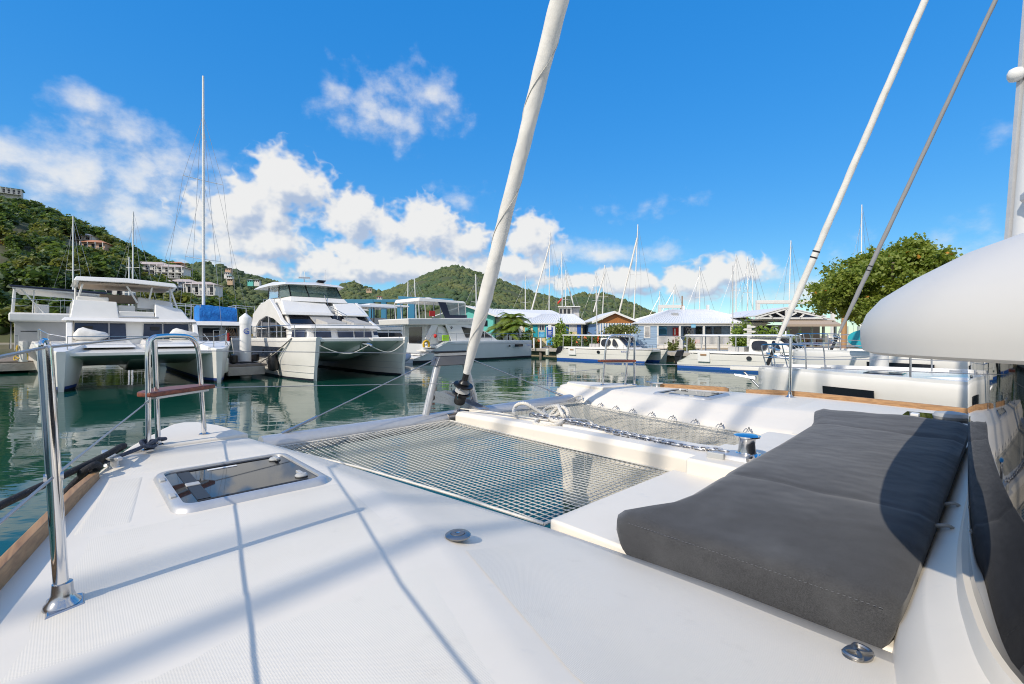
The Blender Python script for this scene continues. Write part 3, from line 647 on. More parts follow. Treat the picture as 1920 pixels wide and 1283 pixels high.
# ---- cabin front: coaming, wrap-round window, roof with overhang, mast
def sym(pts): return pts + [(a, 2 * BC - b) for a, b in pts[::-1][1:]] if abs(pts[-1][1] - BC) < 1e-6 else pts + [(a, 2 * BC - b) for a, b in pts[::-1]]
gp = sym([(-3.0, .40), (-1.6, .48), (-.80, .58), (-.40, .74), (-.17, .90), (-.015, 1.12), (.045, 1.38), (.072, 1.69), (.082, 2.1), (.084, BC)])
gs = [tuple(v) for v in cr([(a, b, 0) for a, b in gp], 8)]
def off(pts, d):
    out = []
    for i, p in enumerate(pts):
        q0, q1 = pts[max(i - 1, 0)], pts[min(i + 1, len(pts) - 1)]; t = Vector((q1[0] - q0[0], q1[1] - q0[1])).normalized(); nrm = Vector((t.y, -t.x))
        out.append((p[0] + nrm.x * d, p[1] + nrm.y * d))
    return out
def band(levels, name, mt, closed=False, **k):
    secs = []
    for d, D in levels: secs.append([B(a, b, D) for a, b in off(gs, d)])
    return MB().loft(secs, closed=False).build(name, mt, own, **k)
band([(.0, -.02), (.0, .03), (.0, .30), (.0, .58)], 'cabin_window', MT['smoke_glass'], smooth=60)
band([(-.03, .56), (.012, .562), (.018, .575), (.022, .60), (.075, .625), (.085, .635), (.125, .70), (.14, .775)], 'window_coaming', G, smooth=35)
rp = sym([(-3.2, .12), (-1.9, .22), (-1.0, .34), (-.52, .48), (-.22, .65), (-.01, .82), (.12, .96), (.20, 1.16), (.25, 1.55), (.275, 2.1), (.285, BC)])
rs = [tuple(v) for v in cr([(a, b, 0) for a, b in rp], 8)]
secs = []
for d, D in ((-.30, .036), (-.13, .036), (-.012, .036), (.0, .031), (.004, .012), (.004, -.014), (-.006, -.042), (-.028, -.070), (-.075, -.104), (-.14, -.142), (-.24, -.182), (-.45, -.235), (-.75, -.27)):
    secs.append([B(a, b, D) for a, b in off(rs, d)])
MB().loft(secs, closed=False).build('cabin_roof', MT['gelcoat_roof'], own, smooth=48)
cen = [B(a, b, -.27) for a, b in off(rs, -.75)]
MB().add(cen, [tuple(range(len(cen)))]).build('cabin_roof_top', G, own, smooth=0)
# grab rail standing on the roof
gr = [(.02, 1.55), (-.02, 1.55)]
# mast
ml = []
for t in np.linspace(0, 14, 8):
    c = Vector(B(-.155 - .055 * t, BC, -.18 - t)); ml.append([c + Vector((.16 * math.cos(k), .085 * math.sin(k), 0)) for k in np.linspace(0, 2 * math.pi, 25)[:-1]])
mast_ = MB().loft(ml).build('mast', MT['white_paint'], own, smooth=50)
MB().tube([B(.008 - .055 * t, BC - .0, -.26 - t) for t in (0, 7, 14)], .012, 6).build('sail_track', MT['aluminium'], mast_)
MB().cbox(B(-.02, BC - .02, -1.02), (.05, .06, .05)).build('deck_light', MT['white_paint'], mast_, bevel=.02)
MB().cbox(B(-.02, BC - .07, -.34), (.01, .05, .035)).build('mast_label', MT['print_blue'], mast_)
MB().tube([B(-.05, BC - .08, -.52), B(-.25, BC - .45, -.50)], .025, 8).build('vang_bracket', MT['aluminium'], mast_)

# ================================================================== loose things on our deck
cushion = empty('sunbed_cushion', ab(.5, BC, 1.55), HEAD, 'dark grey fabric sunbed cushion on the foredeck below the cabin window', 'cushion')
CO = Vector((.5, 0, 1.55))
def Bc(a, b, D): return Vector((a, BC - b, CAMH - D)) - CO
def cush(name, edges, thick):
    """edges: list of (b, a_back, a_front, D) stations"""
    secs = []
    for b, a0, a1, D in edges:
        n = 19; top = []; r = .020
        for i in range(n):
            t = i / (n - 1); a = a0 + (a1 - a0) * t; e = min(a - a0, a1 - a); d = D + (r - math.sqrt(max(0, r * r - max(0, r - e) ** 2)) if e < r else 0) * .9
            d += (.004 * math.sin(a * 9 + b * 5) + .0025 * math.sin(a * 23 - b * 11)) * (1 if e > .05 else 0) - .006 * math.sin(math.pi * t)
            top.append(Bc(a, b, d))
        bot = [Bc(a0 + .012, b, D + thick), Bc(a1 - .012, b, D + thick)]
        secs.append(top + [Bc(a1 + .002, b, D + thick * .55), bot[1], bot[0], Bc(a0 - .002, b, D + thick * .55)])
    return secs
def cap_round(edges, r=.03):
    b0, a0, a1, D = edges[0]; b1, c0, c1, E_ = edges[-1]; s = 1 if b1 > b0 else -1
    return edges
pad = [(1.438, .215, .935, .690), (1.441, .20, .960, .672), (1.450, .188, .978, .657), (1.472, .180, .988, .645), (1.51, .174, .985, .637), (1.56, .170, .940, .627), (1.63, .166, .868, .612), (1.73, .163, .826, .592), (1.82, .162, .820, .583), (1.95, .160, .818, .575), (1.985, .160, .818, .5755), (2.0, .160, .818, .579), (2.015, .160, .818, .5745),
       (2.05, .160, .820, .571), (2.2, .160, .822, .568), (2.5, .160, .826, .566), (2.72, .160, .830, .565), (3.0, .160, .842, .564), (3.2, .160, .852, .564), (3.40, .160, .862, .564), (3.435, .160, .864, .5645), (3.45, .160, .865, .569), (3.465, .160, .867, .5645),
       (3.6, .16, .886, .559), (3.75, .16, .925, .550), (3.9, .16, .958, .538), (3.97, .165, .962, .535), (3.99, .175, .952, .543), (4.0, .19, .94, .562)]
MB().loft(cush('cushion_pad', pad, .095)).build('cushion_pad', MT['cushion_fabric'], cushion, smooth=60)
seam = [Bc(.21 + .73 * t, 1.452, .694) for t in np.linspace(0, 1, 60)]
st_ = MB()
for i in range(0, 58, 1):
    p0 = seam[i]; p1 = seam[i].lerp(seam[i + 1], .55); st_.tube([p0 + Vector((0, .0135, .029)), p1 + Vector((0, .0135, .029))], .0009, 4)
st_.build('stitching', MT['anod_grey'], cushion)
for b in (2.0, 2.28): 
    MB().tube(cr([Bc(.17, b, .61), Bc(.13, b + .01, .60), Bc(.12, b + .03, .62), Bc(.15, b + .03, .635)], 4), .006, 6).build('cushion_tie', MT['canvas_grey'], cushion)

# black mooring line over the port cleat
def line(name, pts, r, mt, label, cat='rope', n=5, sides=10, group=None):
    base = Vector(pts[0]); e = empty(name, base, 0, label, cat, group)
    MB().tube([Vector(p) - base for p in cr(pts, n)], r, sides).build('strand', MT[mt], e)
    return e
def own_w(a, b, D): p = ab(a, b, CAMH - D); return p
line('mooring_line', [own_w(.6, -1.25, .64), own_w(1.3, -.78, .63), own_w(2.05, -.36, .61), own_w(2.45, -.165, .60), own_w(2.75, .0, .59), own_w(2.95, .135, .57), own_w(3.08, .19, .565), own_w(3.16, .21, .58), own_w(3.17, .175, .605), own_w(3.08, .135, .61), own_w(2.97, .10, .61), own_w(2.84, .05, .625), own_w(2.78, .045, .60), own_w(2.80, .085, .58), own_w(2.86, .10, .61), own_w(2.84, .03, .645), own_w(2.76, -.03, .72), own_w(2.6, -.10, .9)], .0145, 'rope_black', 'thick black mooring line looped over the port bow cleat', n=6, sides=12)
line('lashing_rope', [own_w(3.02, .12, .62), own_w(3.10, .20, .612), own_w(3.17, .28, .60), own_w(3.19, .29, .585), own_w(3.24, .30, .59), own_w(3.245, .34, .60), own_w(3.19, .34, .605), own_w(3.17, .30, .595), own_w(3.20, .285, .575), own_w(3.25, .31, .58), own_w(3.23, .35, .585), own_w(3.18, .335, .58), own_w(3.20, .30, .60), own_w(3.30, .35, .605), own_w(3.33, .39, .60), own_w(3.29, .40, .59), own_w(3.28, .36, .585)], .010, 'rope_navy', 'navy rope knotted round the foot of the port bow seat')
# white three-strand rope dumped on the centre beam
rp_ = []
for x, y, D in ((963,776,.655),(965,765,.64),(972,758,.61),(985,757,.60),(1000,765,.63),(1018,776,.67),(1035,781,.68),(1048,776,.66),(1052,768,.62),(1046,762,.60),(1032,763,.62),(1022,768,.66),(1022,776,.67),(1036,788,.67),(1052,790,.67),(1062,783,.66),(1064,772,.62),(1056,764,.60),(1044,766,.62),(1030,780,.68),(1008,788,.685),(1003,794,.69),(1020,797,.685),(1045,796,.68),(1060,790,.68),(1075,788,.69),(1100,790,.76),(1112,797,.79),(1098,798,.785),(1075,791,.74),(1060,785,.66),(1052,772,.61),(1047,761,.60),(1050,766,.63),(1066,782,.68),(1085,789,.74),(1105,793,.78)):
    t = D * FPX / (y - HORY); rp_.append((t * (x - HORX) / FPX, t, CAMH - D))
wr = empty('dock_rope', rp_[20], 0, 'white three strand rope in a loose tangle on the centre beam', 'rope')
path = cr([Vector(p) - Vector(rp_[20]) for p in rp_], 9)
for k in range(3):
    q = []
    for i, p in enumerate(path):
        t = (path[min(i + 1, len(path) - 1)] - path[max(i - 1, 0)]).normalized(); u = t.orthogonal().normalized() if abs(t.z) > .9 else Vector((-t.y, t.x, 0)).normalized(); w = t.cross(u)
        th = i * .75 + k * 2.094; q.append(p + (u * math.cos(th) + w * math.sin(th)) * .0080)
    MB().tube(q, .0092, 6).build('strand', MT['rope_white'], wr, smooth=60)
line('beam_lashing', [own_w(3.70, 4.28, .80), own_w(3.60, 4.30, .78), own_w(3.50, 4.36, .73), own_w(3.46, 4.40, .72), own_w(3.44, 4.38, .76)], .008, 'rope_white', 'short white rope lashing the crossbeam to the starboard bow')
line('messenger_line', [own_w(3.56, 2.70, .70), own_w(3.2, 2.72, .685), own_w(2.75, 2.74, .68), own_w(2.5, 2.76, .676)], .006, 'rope_white', 'thin grey line running along the top of the centre beam')
# anchor chain along the beam
ch = empty('anchor_chain', own_w(2.2, 2.80, .68), HEAD, 'galvanised anchor chain lying along the beam to the winch', 'chain')
CB = Vector((2.2, -.08, CAMH - .68))
lk = [Vector((.019 * math.cos(t) + (.011 if math.cos(t) > 0 else -.011), .0155 * math.sin(t), 0)) for t in np.linspace(0, 2 * math.pi, 15)[:-1]]
link = MB().tube(lk, .0058, 6, True).build('chain_link', MT['galvanised'], ch, smooth=60)
nl = 46; rnd = random.Random(8)
for i in range(nl):
    o = link if i == 0 else link.copy()
    if i: COL.objects.link(o)
    t = i / (nl - 1); a = 2.72 - t * 1.62; b = 2.80 + .05 * math.sin(t * 5) * (1 - t) - .12 * t
    p = Vector((a, BC - b, CAMH - (.676 + .010 * t - .02 * max(0, (t - .9) * 10)) + .012)) - CB
    o.location = p; o.rotation_euler = (R(35 if i % 2 else -55) + rnd.uniform(-.3, .3), rnd.uniform(-.08, .08), rnd.uniform(-.12, .12)); o.parent = ch
# ================================================================== neighbouring boats
def at(px, py, Y): return ((px - HORX) / FPX * Y, Y, CAMH + (HORY - py) / FPX * Y)
GF = MT['gelcoat_far']
def hull_w(x, z, L, wd, ww, zs, fore=3.2, stemw=.05):
    t = min(1, max(0, -x / fore)); f = t ** .62 if t > 0 else 0
    d, w = stemw + (wd - stemw) * f, stemw * .6 + (ww - stemw * .6) * min(1, t ** .9)
    k = min(1, max(0, z / zs)); return w + (d - w) * k ** .8
def boat_hull(name, parent, yc, L, wd, ww, zs, mt, fore=3.2, rake=.4, sheer=.15, zkeel=-.45, stemw=.05, chine=None, n=22, stern_drop=None, droop=0):
    zl = [.0, .12, .3, .6, .95, 1.25]; zl = [z for z in zl if z < zs - .25] + [zs - .22, zs - .06, zs]
    def P(x, z, sd):
        q = hull_w(x, z, L, wd, ww, zs, fore, stemw)
        if z >= zs - .01: q -= .03
        if chine and z > chine: q += .05 * min(1, -x / 1.0)
        xx = x + rake * (z / zs - 1) * max(0, 1 + x / fore) if x > -fore else x
        s = z / zs; zz = z - droop * s * s * max(0, 1 + x / 2.2) ** 2 + sheer * s * s * max(0, 1 + x / (L * .7)) ** 2
        if stern_drop and x < -L + stern_drop[0]: zz = min(zz, stern_drop[1] + (zs - stern_drop[1]) * ((x + L) / stern_drop[0]) ** 1.2) if zz > .2 else zz
        return (xx, yc + sd * q, zz)
    secs = []
    for i in range(n):
        x = -L * (i / (n - 1)) ** 1.25
        secs.append([P(x, z, 1) for z in zl[::-1]] + [(x - .2 * (1 if i == 0 else 0), yc, zkeel)] + [P(x, z, -1) for z in zl])
    o = MB().loft(secs).build(name, mt, parent, smooth=42)
    return o, P
def stripe(P, L, z0, z1, parent, mt, name='boot_stripe', off_=.008, n=20, yc=0, x1=None):
    mb = MB()
    for sd in (1, -1):
        secs = []
        for i in range(n):
            x = -(x1 or L) * (i / (n - 1)) ** 1.25; a, b = Vector(P(x, z0, sd)), Vector(P(x, z1, sd)); d = Vector((.5 if i == 0 else 0, sd, 0)).normalized() * off_
            secs.append([a + d, b + d])
        mb.loft(secs, closed=False)
    return mb.build(name, mt, parent, smooth=60, recalc=False)
def rail(parent, pts, h, spacing=1.6, mid=True, name='guard_rail', r=.016, mt='steel'):
    mb = MB(); P = [Vector(p) for p in pts]; up = Vector((0, 0, h))
    mb.tube([p + up for p in P], r, 6)
    if mid: mb.tube([p + up * .5 for p in P], r * .5, 5)
    for i in range(len(P) - 1):
        n = max(1, round((P[i + 1] - P[i]).length / spacing))
        for k in range(n + (1 if i == len(P) - 2 else 0)): q = P[i].lerp(P[i + 1], k / n); mb.tube([q, q + up], r, 6)
    return mb.build(name, MT[mt], parent)
def slab(parent, name, mt, poly, z0, z1, bevel=.03, seg=3, label=None):
    return MB().prism(poly, z0, z1).build(name, MT[mt] if isinstance(mt, str) else mt, parent, bevel=bevel, seg=seg, label=label)
def plate(parent, name, mt, poly, d, bevel=0): return MB().extr(poly, d).build(name, MT[mt], parent, smooth=30, bevel=bevel)
def frustum(parent, name, mt, lo, hi, bevel=.04, seg=3):
    return MB().hexa(lo, hi).build(name, MT[mt] if isinstance(mt, str) else mt, parent, bevel=bevel, seg=seg)
FACE = R(133.4 - 180)

# ---- white power catamaran at the left, bows towards us
lc = empty('power_catamaran', (-15.65, 20.15, 0), FACE, 'white power catamaran with solid white bimini and two bean bags on its foredeck', 'catamaran')
for yc in (-2.68, 2.68):
    hl, P = boat_hull('hull', lc, yc, 12.5, .80, .45, 1.90, GF, fore=1.5, rake=.10, sheer=.05, stemw=.14, droop=.36)
    stripe(P, 12.5, .10, .22, hl, MT['antifoul_blue']); stripe(P, 12.5, -.02, .10, hl, MT['antifoul_dark'], 'antifouling')
plate(lc, 'bridge_deck', 'gelcoat_far', [(-.35, -2.4, 1.52), (-.35, -2.4, 1.40), (-1.6, -2.4, 1.12), (-3.8, -2.4, .82), (-12.3, -2.4, .82), (-12.3, -2.4, 1.80), (-3, -2.4, 1.80), (-1.5, -2.4, 1.66)], (0, 4.8, 0), .03)
plate(lc, 'nacelle', 'gelcoat_far', [(-1.4, -.5, 1.15), (-3.6, -.5, .55), (-9, -.5, .55), (-9, -.5, 1.0), (-1.4, -.5, 1.3)], (0, 1.0, 0), .15)
slab(lc, 'front_beam', 'gelcoat_far', [(-.42, -2.45), (-.18, -2.45), (-.10, 0), (-.18, 2.45), (-.42, 2.45)], 1.38, 1.535)
for y0, y1 in ((-2.3, -.25), (.05, 2.25)): frustum(lc, 'deck_box', 'gelcoat_far', [(-1.0, y0, 1.7), (-1.0, y1, 1.7), (-3.9, y1, 1.7), (-3.9, y0, 1.7)], [(-1.35, y0 + .15, 1.90), (-1.35, y1 - .15, 1.90), (-3.9, y1 - .1, 2.03), (-3.9, y0 + .1, 2.03)], .05)
for y in (-.95, .75): MB().box(-1.9, -1.6, y - .3, y + .3, 1.86, 1.955).build('locker_lid', MT['gelcoat_grey'], lc, bevel=.02)
# cabin with raked pillars and dark windscreen
frustum(lc, 'cabin', 'gelcoat_far', [(-4.05, -2.45, 1.75), (-4.05, 2.35, 1.75), (-9.5, 2.45, 1.75), (-9.5, -2.45, 1.75)], [(-4.25, -2.30, 2.95), (-4.25, 2.20, 2.95), (-9.3, 2.3, 2.95), (-9.3, -2.3, 2.95)], .06)
for (y0, y1) in ((-2.30, -.42), (.22, 2.12)):
    w_ = plate(lc, 'windscreen', 'navy_glass', [(-4.065, y0, 2.03), (-4.065, y1, 2.03), (-4.195, y1 - .02, 2.80), (-4.195, y0 + .05, 2.80)], (.012, 0, .002))
    ym = y0 + (y1 - y0) * (.66 if y0 < 0 else .42)
    MB().tube([(-4.04, ym, 2.03), (-4.17, ym, 2.80)], .03, 6).build('window_bar', MT['gelcoat_grey'], w_)
    MB().box(-4.06, -4.05, y0 + .30, y0 + .66, 2.50, 2.66).build('dark_panel', MT['black_plastic'], w_)
for s_ in (-1, 1):
    y = 2.28 * s_ - .05
    plate(lc, 'cabin_pillar', 'gelcoat_far', [(-3.5, y, 1.80), (-3.15, y, 1.80), (-3.75, y, 2.72), (-4.2, y, 2.98), (-4.5, y, 2.98), (-4.1, y, 2.55)], (0, .22 * s_, 0), .04)
    MB().tube([(-4.4, y, 2.9), (-7, y + .15 * s_, 2.9)], .05, 8).build('roof_gutter', GF, lc)
frustum(lc, 'cabin_brow', 'gelcoat_far', [(-3.85, -2.72, 2.90), (-3.70, 0, 2.88), (-3.85, 2.48, 2.90), (-9.6, 2.6, 2.95), (-9.6, -2.7, 2.95)], [(-4.05, -2.60, 3.06), (-3.95, 0, 3.06), (-4.05, 2.36, 3.06), (-9.6, 2.5, 3.06), (-9.6, -2.6, 3.06)], .04)
# flybridge: two raised boxes with a seat well between
frustum(lc, 'flybridge_coaming', 'gelcoat_far', [(-4.5, -2.42, 3.04), (-4.5, -.65, 3.04), (-8.6, -.65, 3.04), (-8.6, -2.45, 3.04)], [(-4.85, -2.30, 3.92), (-4.95, -.72, 3.88), (-8.6, -.72, 3.92), (-8.6, -2.4, 3.92)], .05)
frustum(lc, 'flybridge_coaming', 'gelcoat_far', [(-4.5, .75, 3.04), (-4.5, 2.22, 3.04), (-8.6, 2.4, 3.04), (-8.6, .75, 3.04)], [(-4.95, .78, 3.88), (-5.15, 1.95, 3.62), (-8.6, 2.1, 3.6), (-8.6, .78, 3.95)], .06)
frustum(lc, 'helm_console', 'gelcoat_far', [(-5.4, .1, 3.6), (-5.4, 1.7, 3.6), (-7.4, 1.8, 3.6), (-7.4, .1, 3.6)], [(-5.6, .15, 4.22), (-5.9, 1.55, 4.05), (-7.2, 1.6, 4.05), (-7.2, .15, 4.28)], .08)
MB().box(-5.5, -4.7, -.66, .74, 3.04, 3.42).build('sun_seat', GF, lc, bevel=.05)
MB().box(-5.75, -5.5, -.66, .05, 3.2, 3.75).build('seat_back', GF, lc, bevel=.06)
MB().box(-6.6, -5.4, -2.2, -1.0, 3.85, 4.12).build('flybridge_seat', GF, lc, bevel=.06)
MB().box(-7.0, -6.7, -1.3, .2, 3.9, 4.35).build('seat_rest', MT['canvas_beige'], lc, bevel=.04)
MB().tube([(-4.2, -.7, 3.12), (-4.1, .1, 3.12), (-4.2, .85, 3.12)], .05, 8).build('wiper_rail', MT['aluminium'], lc)
bm_ = frustum(lc, 'bimini_roof', 'gelcoat_far', [(-4.85, -2.30, 4.82), (-4.75, -.3, 4.84), (-4.85, 1.75, 4.74), (-9.2, 2.1, 4.78), (-9.2, -2.4, 4.82)], [(-5.0, -2.2, 5.04), (-4.9, -.3, 5.08), (-5.0, 1.65, 4.96), (-9.2, 2.0, 5.0), (-9.2, -2.3, 5.04)], .05)
MB().box(-9.0, -5.1, -2.1, 1.6, 4.72, 4.80).build('bimini_lining', MT['canvas_beige'], bm_)
for (x0, y0, z0, x1, y1) in ((-5.6, -2.15, 3.9, -5.3, -1.95), (-5.5, .12, 3.9, -5.3, -.35), (-5.6, .62, 4.1, -5.3, .72), (-5.3, 1.8, 3.6, -5.3, 1.45), (-8.4, -2.2, 3.9, -8.6, -2.2), (-8.4, 1.9, 3.6, -8.6, 1.9)):
    MB().tube([(x0, y0, z0), (x1, y1, 4.80)], .045, 8).build('bimini_post', MT['white_paint'], lc)
rail(lc, [(-3.6, -3.35, 1.90), (-1.8, -3.36, 1.88), (-.6, -3.05, 1.68), (-.25, -2.5, 1.55)], .60, 1.5); rail(lc, [(-.28, -2.5, 1.52), (-.2, 0, 1.52), (-.28, 2.5, 1.52)], .66, 2.3); rail(lc, [(-.25, 2.5, 1.55), (-.6, 3.05, 1.68), (-1.8, 3.36, 1.88), (-5, 3.4, 1.9)], .60, 1.4)
MB().tube([(-.2, 1.9, 1.8), (-.25, 2.3, 2.0), (-.3, 2.1, 2.3)], .02, 6).build('bow_ladder', MT['steel'], lc)
MB().box(-4.5, -3.4, -3.44, -3.40, 1.1, 1.4).build('hull_window', MT['dark_glass'], lc)
plate(lc, 'bow_window', 'dark_glass', [(-1.0, -3.36, 1.22), (-.55, -3.20, 1.26), (-.62, -3.20, 1.45), (-1.0, -3.36, 1.46)], (0, -.03, 0))
for i, (x, y) in enumerate(((-3.4, -1.75), (-3.45, 1.75))):
    w0 = lc.matrix_basis @ Vector((x, y, 2.0)); e = empty('bean_bag', w0, FACE, 'crumpled off-white bean bag on the catamaran foredeck, ' + ('left' if i == 0 else 'right') + ' of the pair', 'bean bag')
    mb = MB(); mb.ell((0, 0, .20), (.42, .62, .25), 18, 11, .85); rr = random.Random(i)
    mb.v = [(p[0] + .05 * math.sin(9 * p[1] + i), p[1] + .04 * math.sin(8 * p[2]), p[2] * (1 + .35 * math.exp(-((p[1] + .25) / .25) ** 2)) + .02 * math.sin(14 * p[1] + 7 * p[0])) for p in mb.v]
    mb.build('bag', MT['canvas_white'], e, smooth=60)

# ---- large power catamaran with flybridge hardtop, in the middle
pc = empty('flybridge_catamaran', (-7.54, 24.15, 0), FACE, 'tall white flybridge power catamaran with glass wheelhouse beside the white mooring pile', 'catamaran')
for yc in (-2.4, 2.4):
    hl, P = boat_hull('hull', pc, yc, 12.5, .88, .50, 2.06, GF, fore=3.0, rake=.45, sheer=.08, stemw=.10, chine=.85)
    stripe(P, 12.5, -.02, .10, hl, MT['antifoul_dark'], 'antifouling'); stripe(P, 12.5, 1.86, 1.90, hl, MT['gelcoat_grey'], 'rub_line', .012)
    for z in (.38, .72): stripe(P, 12.5, z, z + .02, hl, MT['gelcoat_grey'], 'spray_rail', .03)
plate(pc, 'hull_window', 'dark_glass', [(-10.3, -3.29, 1.42), (-10.3, -3.29, 1.0), (-3.4, -3.29, 1.12), (-2.5, -3.24, 1.62), (-4.0, -3.29, 1.62), (-8, -3.29, 1.62)], (0, -.02, 0))
for k in (-8.6, -5.6, -4.1): MB().lathe((k, -3.31, 1.36), [(.10, 0), (.11, .01), (.08, .02)], 14, (0, -1, 0)).build('porthole', MT['black_plastic'], pc)
plate(pc, 'bridge_deck', 'gelcoat_far', [(-.30, -2.0, 2.06), (-.30, -2.0, 1.86), (-.9, -2.0, 1.55), (-2.0, -2.0, 1.1), (-12.3, -2.0, 1.0), (-12.3, -2.0, 2.0), (-3, -2.0, 2.04)], (0, 4.0, 0), .03)
secs = []
for x, w, zb in ((-.55, .10, 1.75), (-1.0, .45, 1.35), (-2.0, .9, .95), (-4, 1.1, .70), (-10, 1.1, .65)): secs.append([(x, -w, 1.9), (x, -w * .8, (zb + 1.3) / 2), (x, 0, zb), (x, w * .8, (zb + 1.3) / 2), (x, w, 1.9)])
MB().loft(secs).build('nacelle', GF, pc, smooth=60)
for y0, y1 in ((-2.45, .28), (.42, 2.45)): slab(pc, 'bow_gunwale', 'gelcoat_far', [(-.6, y0), (-.12, y0), (-.04, (y0 + y1) / 2), (-.12, y1), (-.6, y1)], 1.90, 2.10, .05)
MB().tube([(-.3, 0, 1.80), (-.1, .25, 1.74), (.05, .35, 1.66)], .09, 8).build('anchor_roller', MT['steel'], pc)
for i, pts in enumerate(([(-.1, -2.4, 1.78), (.05, -1.6, 1.42), (.1, -.8, 1.32), (0, .15, 1.70)], [(0, .3, 1.66), (.1, 1.0, 1.36), (.05, 1.6, 1.40), (-.1, 2.32, 1.82)])):
    MB().tube(cr(pts, 8), .025, 6).build('bow_bridle', MT['rope_white'], pc)
# lower house with deck-level windows
frustum(pc, 'lower_house', 'gelcoat_far', [(-2.6, -1.95, 2.0), (-2.45, 0, 2.0), (-2.6, 2.15, 2.0), (-9.8, 2.5, 2.0), (-9.8, -2.55, 2.0), (-3.6, -2.5, 2.0)], [(-2.8, -1.85, 2.62), (-2.7, 0, 2.62), (-2.8, 2.05, 2.62), (-9.8, 2.4, 2.62), (-9.8, -2.5, 2.62), (-3.8, -2.4, 2.62)], .03)
for y0, y1 in ((-1.62, -.75), (-.35, .50), (.62, 1.62)):
    plate(pc, 'deck_window', 'navy_glass', [(-2.60 + .05 * (1 - abs(y0) / 2), y0, 2.10), (-2.60 + .05 * (1 - abs(y1) / 2), y1, 2.10), (-2.69 + .05 * (1 - abs(y1) / 2), y1, 2.46), (-2.69 + .05 * (1 - abs(y0) / 2), y0, 2.46)], (.10, 0, .01))
plate(pc, 'deck_window', 'navy_glass', [(-3.45, -2.47, 2.12), (-2.72, -2.06, 2.12), (-2.80, -2.00, 2.48), (-3.5, -2.40, 2.48)], (.04, -.05, .01))
plate(pc, 'deck_window', 'navy_glass', [(-2.70, 1.80, 2.12), (-2.72, 2.10, 2.12), (-2.80, 2.05, 2.46), (-2.78, 1.78, 2.46)], (.07, .02, .01))
frustum(pc, 'house_lid', 'gelcoat_far', [(-2.35, -1.9, 2.60), (-2.25, 0, 2.60), (-2.35, 2.15, 2.60), (-9.8, 2.5, 2.6), (-9.8, -2.6, 2.6), (-3.5, -2.55, 2.6)], [(-2.6, -1.8, 2.80), (-2.5, 0, 2.82), (-2.6, 2.0, 2.80), (-9.8, 2.4, 2.8), (-9.8, -2.5, 2.8), (-3.7, -2.4, 2.8)], .06)
for y0, y1 in ((-.95, .25), (.55, 1.75)):
    MB().hexa([(-2.55, y0, 2.74), (-2.55, y1, 2.74), (-4.2, y1, 2.74), (-4.2, y0, 2.74)], [(-2.7, y0 + .05, 2.92), (-2.7, y1 - .05, 2.92), (-4.3, y1 - .05, 3.18), (-4.3, y0 + .05, 3.18)]).build('sun_pad', MT['canvas_grey'], pc, bevel=.05)
# upper windscreen band with beige covers
frustum(pc, 'upper_house', 'gelcoat_far', [(-4.2, -2.35, 2.7), (-4.2, 2.35, 2.7), (-9.8, 2.45, 2.7), (-9.8, -2.45, 2.7)], [(-4.9, -2.3, 3.40), (-4.9, 2.3, 3.40), (-9.8, 2.4, 3.4), (-9.8, -2.4, 3.4)], .03)
plate(pc, 'upper_window', 'dark_glass', [(-4.33, -2.25, 2.86), (-4.33, 2.3, 2.86), (-4.86, 2.25, 3.38), (-4.86, -2.2, 3.38)], (.03, 0, .02))
for y0, y1, s_ in ((-1.15, .25, 1), (.85, 1.85, 1)): MB().hexa([(-4.22, y0 + .2, 2.86), (-4.22, y1, 2.86), (-4.76, y1 - .2, 3.34), (-4.76, y0, 3.34)], [(-4.17, y0 + .2, 2.90), (-4.17, y1, 2.90), (-4.71, y1 - .2, 3.38), (-4.71, y0, 3.38)]).build('window_cover', MT['canvas_grey'], pc, bevel=.01)
# sweeping side arch with saloon glazing
arch = [(-9.9, 2.15), (-10.1, 3.0), (-9.9, 3.55), (-8.6, 4.05), (-6.6, 4.35), (-5.2, 3.55), (-4.6, 3.1), (-3.6, 2.72), (-3.4, 2.55), (-4.6, 2.75), (-5.8, 3.15), (-7.2, 3.35), (-8.6, 3.12), (-9.3, 2.75), (-9.5, 2.15)]
for s_ in (-1, 1):
    plate(pc, 'side_arch', 'gelcoat_far', [(x, 2.48 * s_, z) for x, z in arch], (0, .20 * s_, 0), .03)
    g = plate(pc, 'saloon_window', 'dark_glass', [(x, 2.53 * s_, z) for x, z in ((-9.45, 2.1), (-9.3, 2.75), (-8.6, 3.14), (-7.2, 3.37), (-5.8, 3.17), (-4.6, 2.77), (-4.2, 2.1))], (0, .03 * s_, 0))
    for x, z in ((-8.4, 3.2), (-7.0, 3.35), (-5.6, 3.1)): MB().tube([(x, 2.57 * s_, 2.1), (x - .1, 2.57 * s_, z)], .03, 6).build('window_bar', MT['gelcoat_grey'], g)
# flybridge body: sloping front panels
secs = [[(-4.75, -2.45, 3.36), (-4.75, 2.45, 3.36), (-5.0, 2.45, 3.50), (-5.0, -2.45, 3.50)]]
for y0, y1 in ((-2.45, .30), (.72, 2.45)):
    frustum(pc, 'flybridge_front', 'gelcoat_far', [(-4.6, y0, 3.36), (-4.6, y1, 3.36), (-9.8, y1, 3.36), (-9.8, y0, 3.36)], [(-6.0, y0 + (.25 if y0 < 0 else 0), 4.26), (-6.0, y1 - (.25 if y1 > 2 else 0), 4.26), (-9.5, y1 - .1, 4.26), (-9.5, y0 + .1, 4.26)], .05)
    MB().hexa([(-4.55, y0 + .02, 3.36), (-4.55, y1 - .02, 3.36), (-5.05, y1 - .02, 3.44), (-5.05, y0 + .02, 3.44)], [(-4.60, y0 + .02, 3.46), (-4.60, y1 - .02, 3.46), (-5.05, y1 - .02, 3.60), (-5.05, y0 + .02, 3.60)]).build('front_lip', GF, pc, bevel=.03)
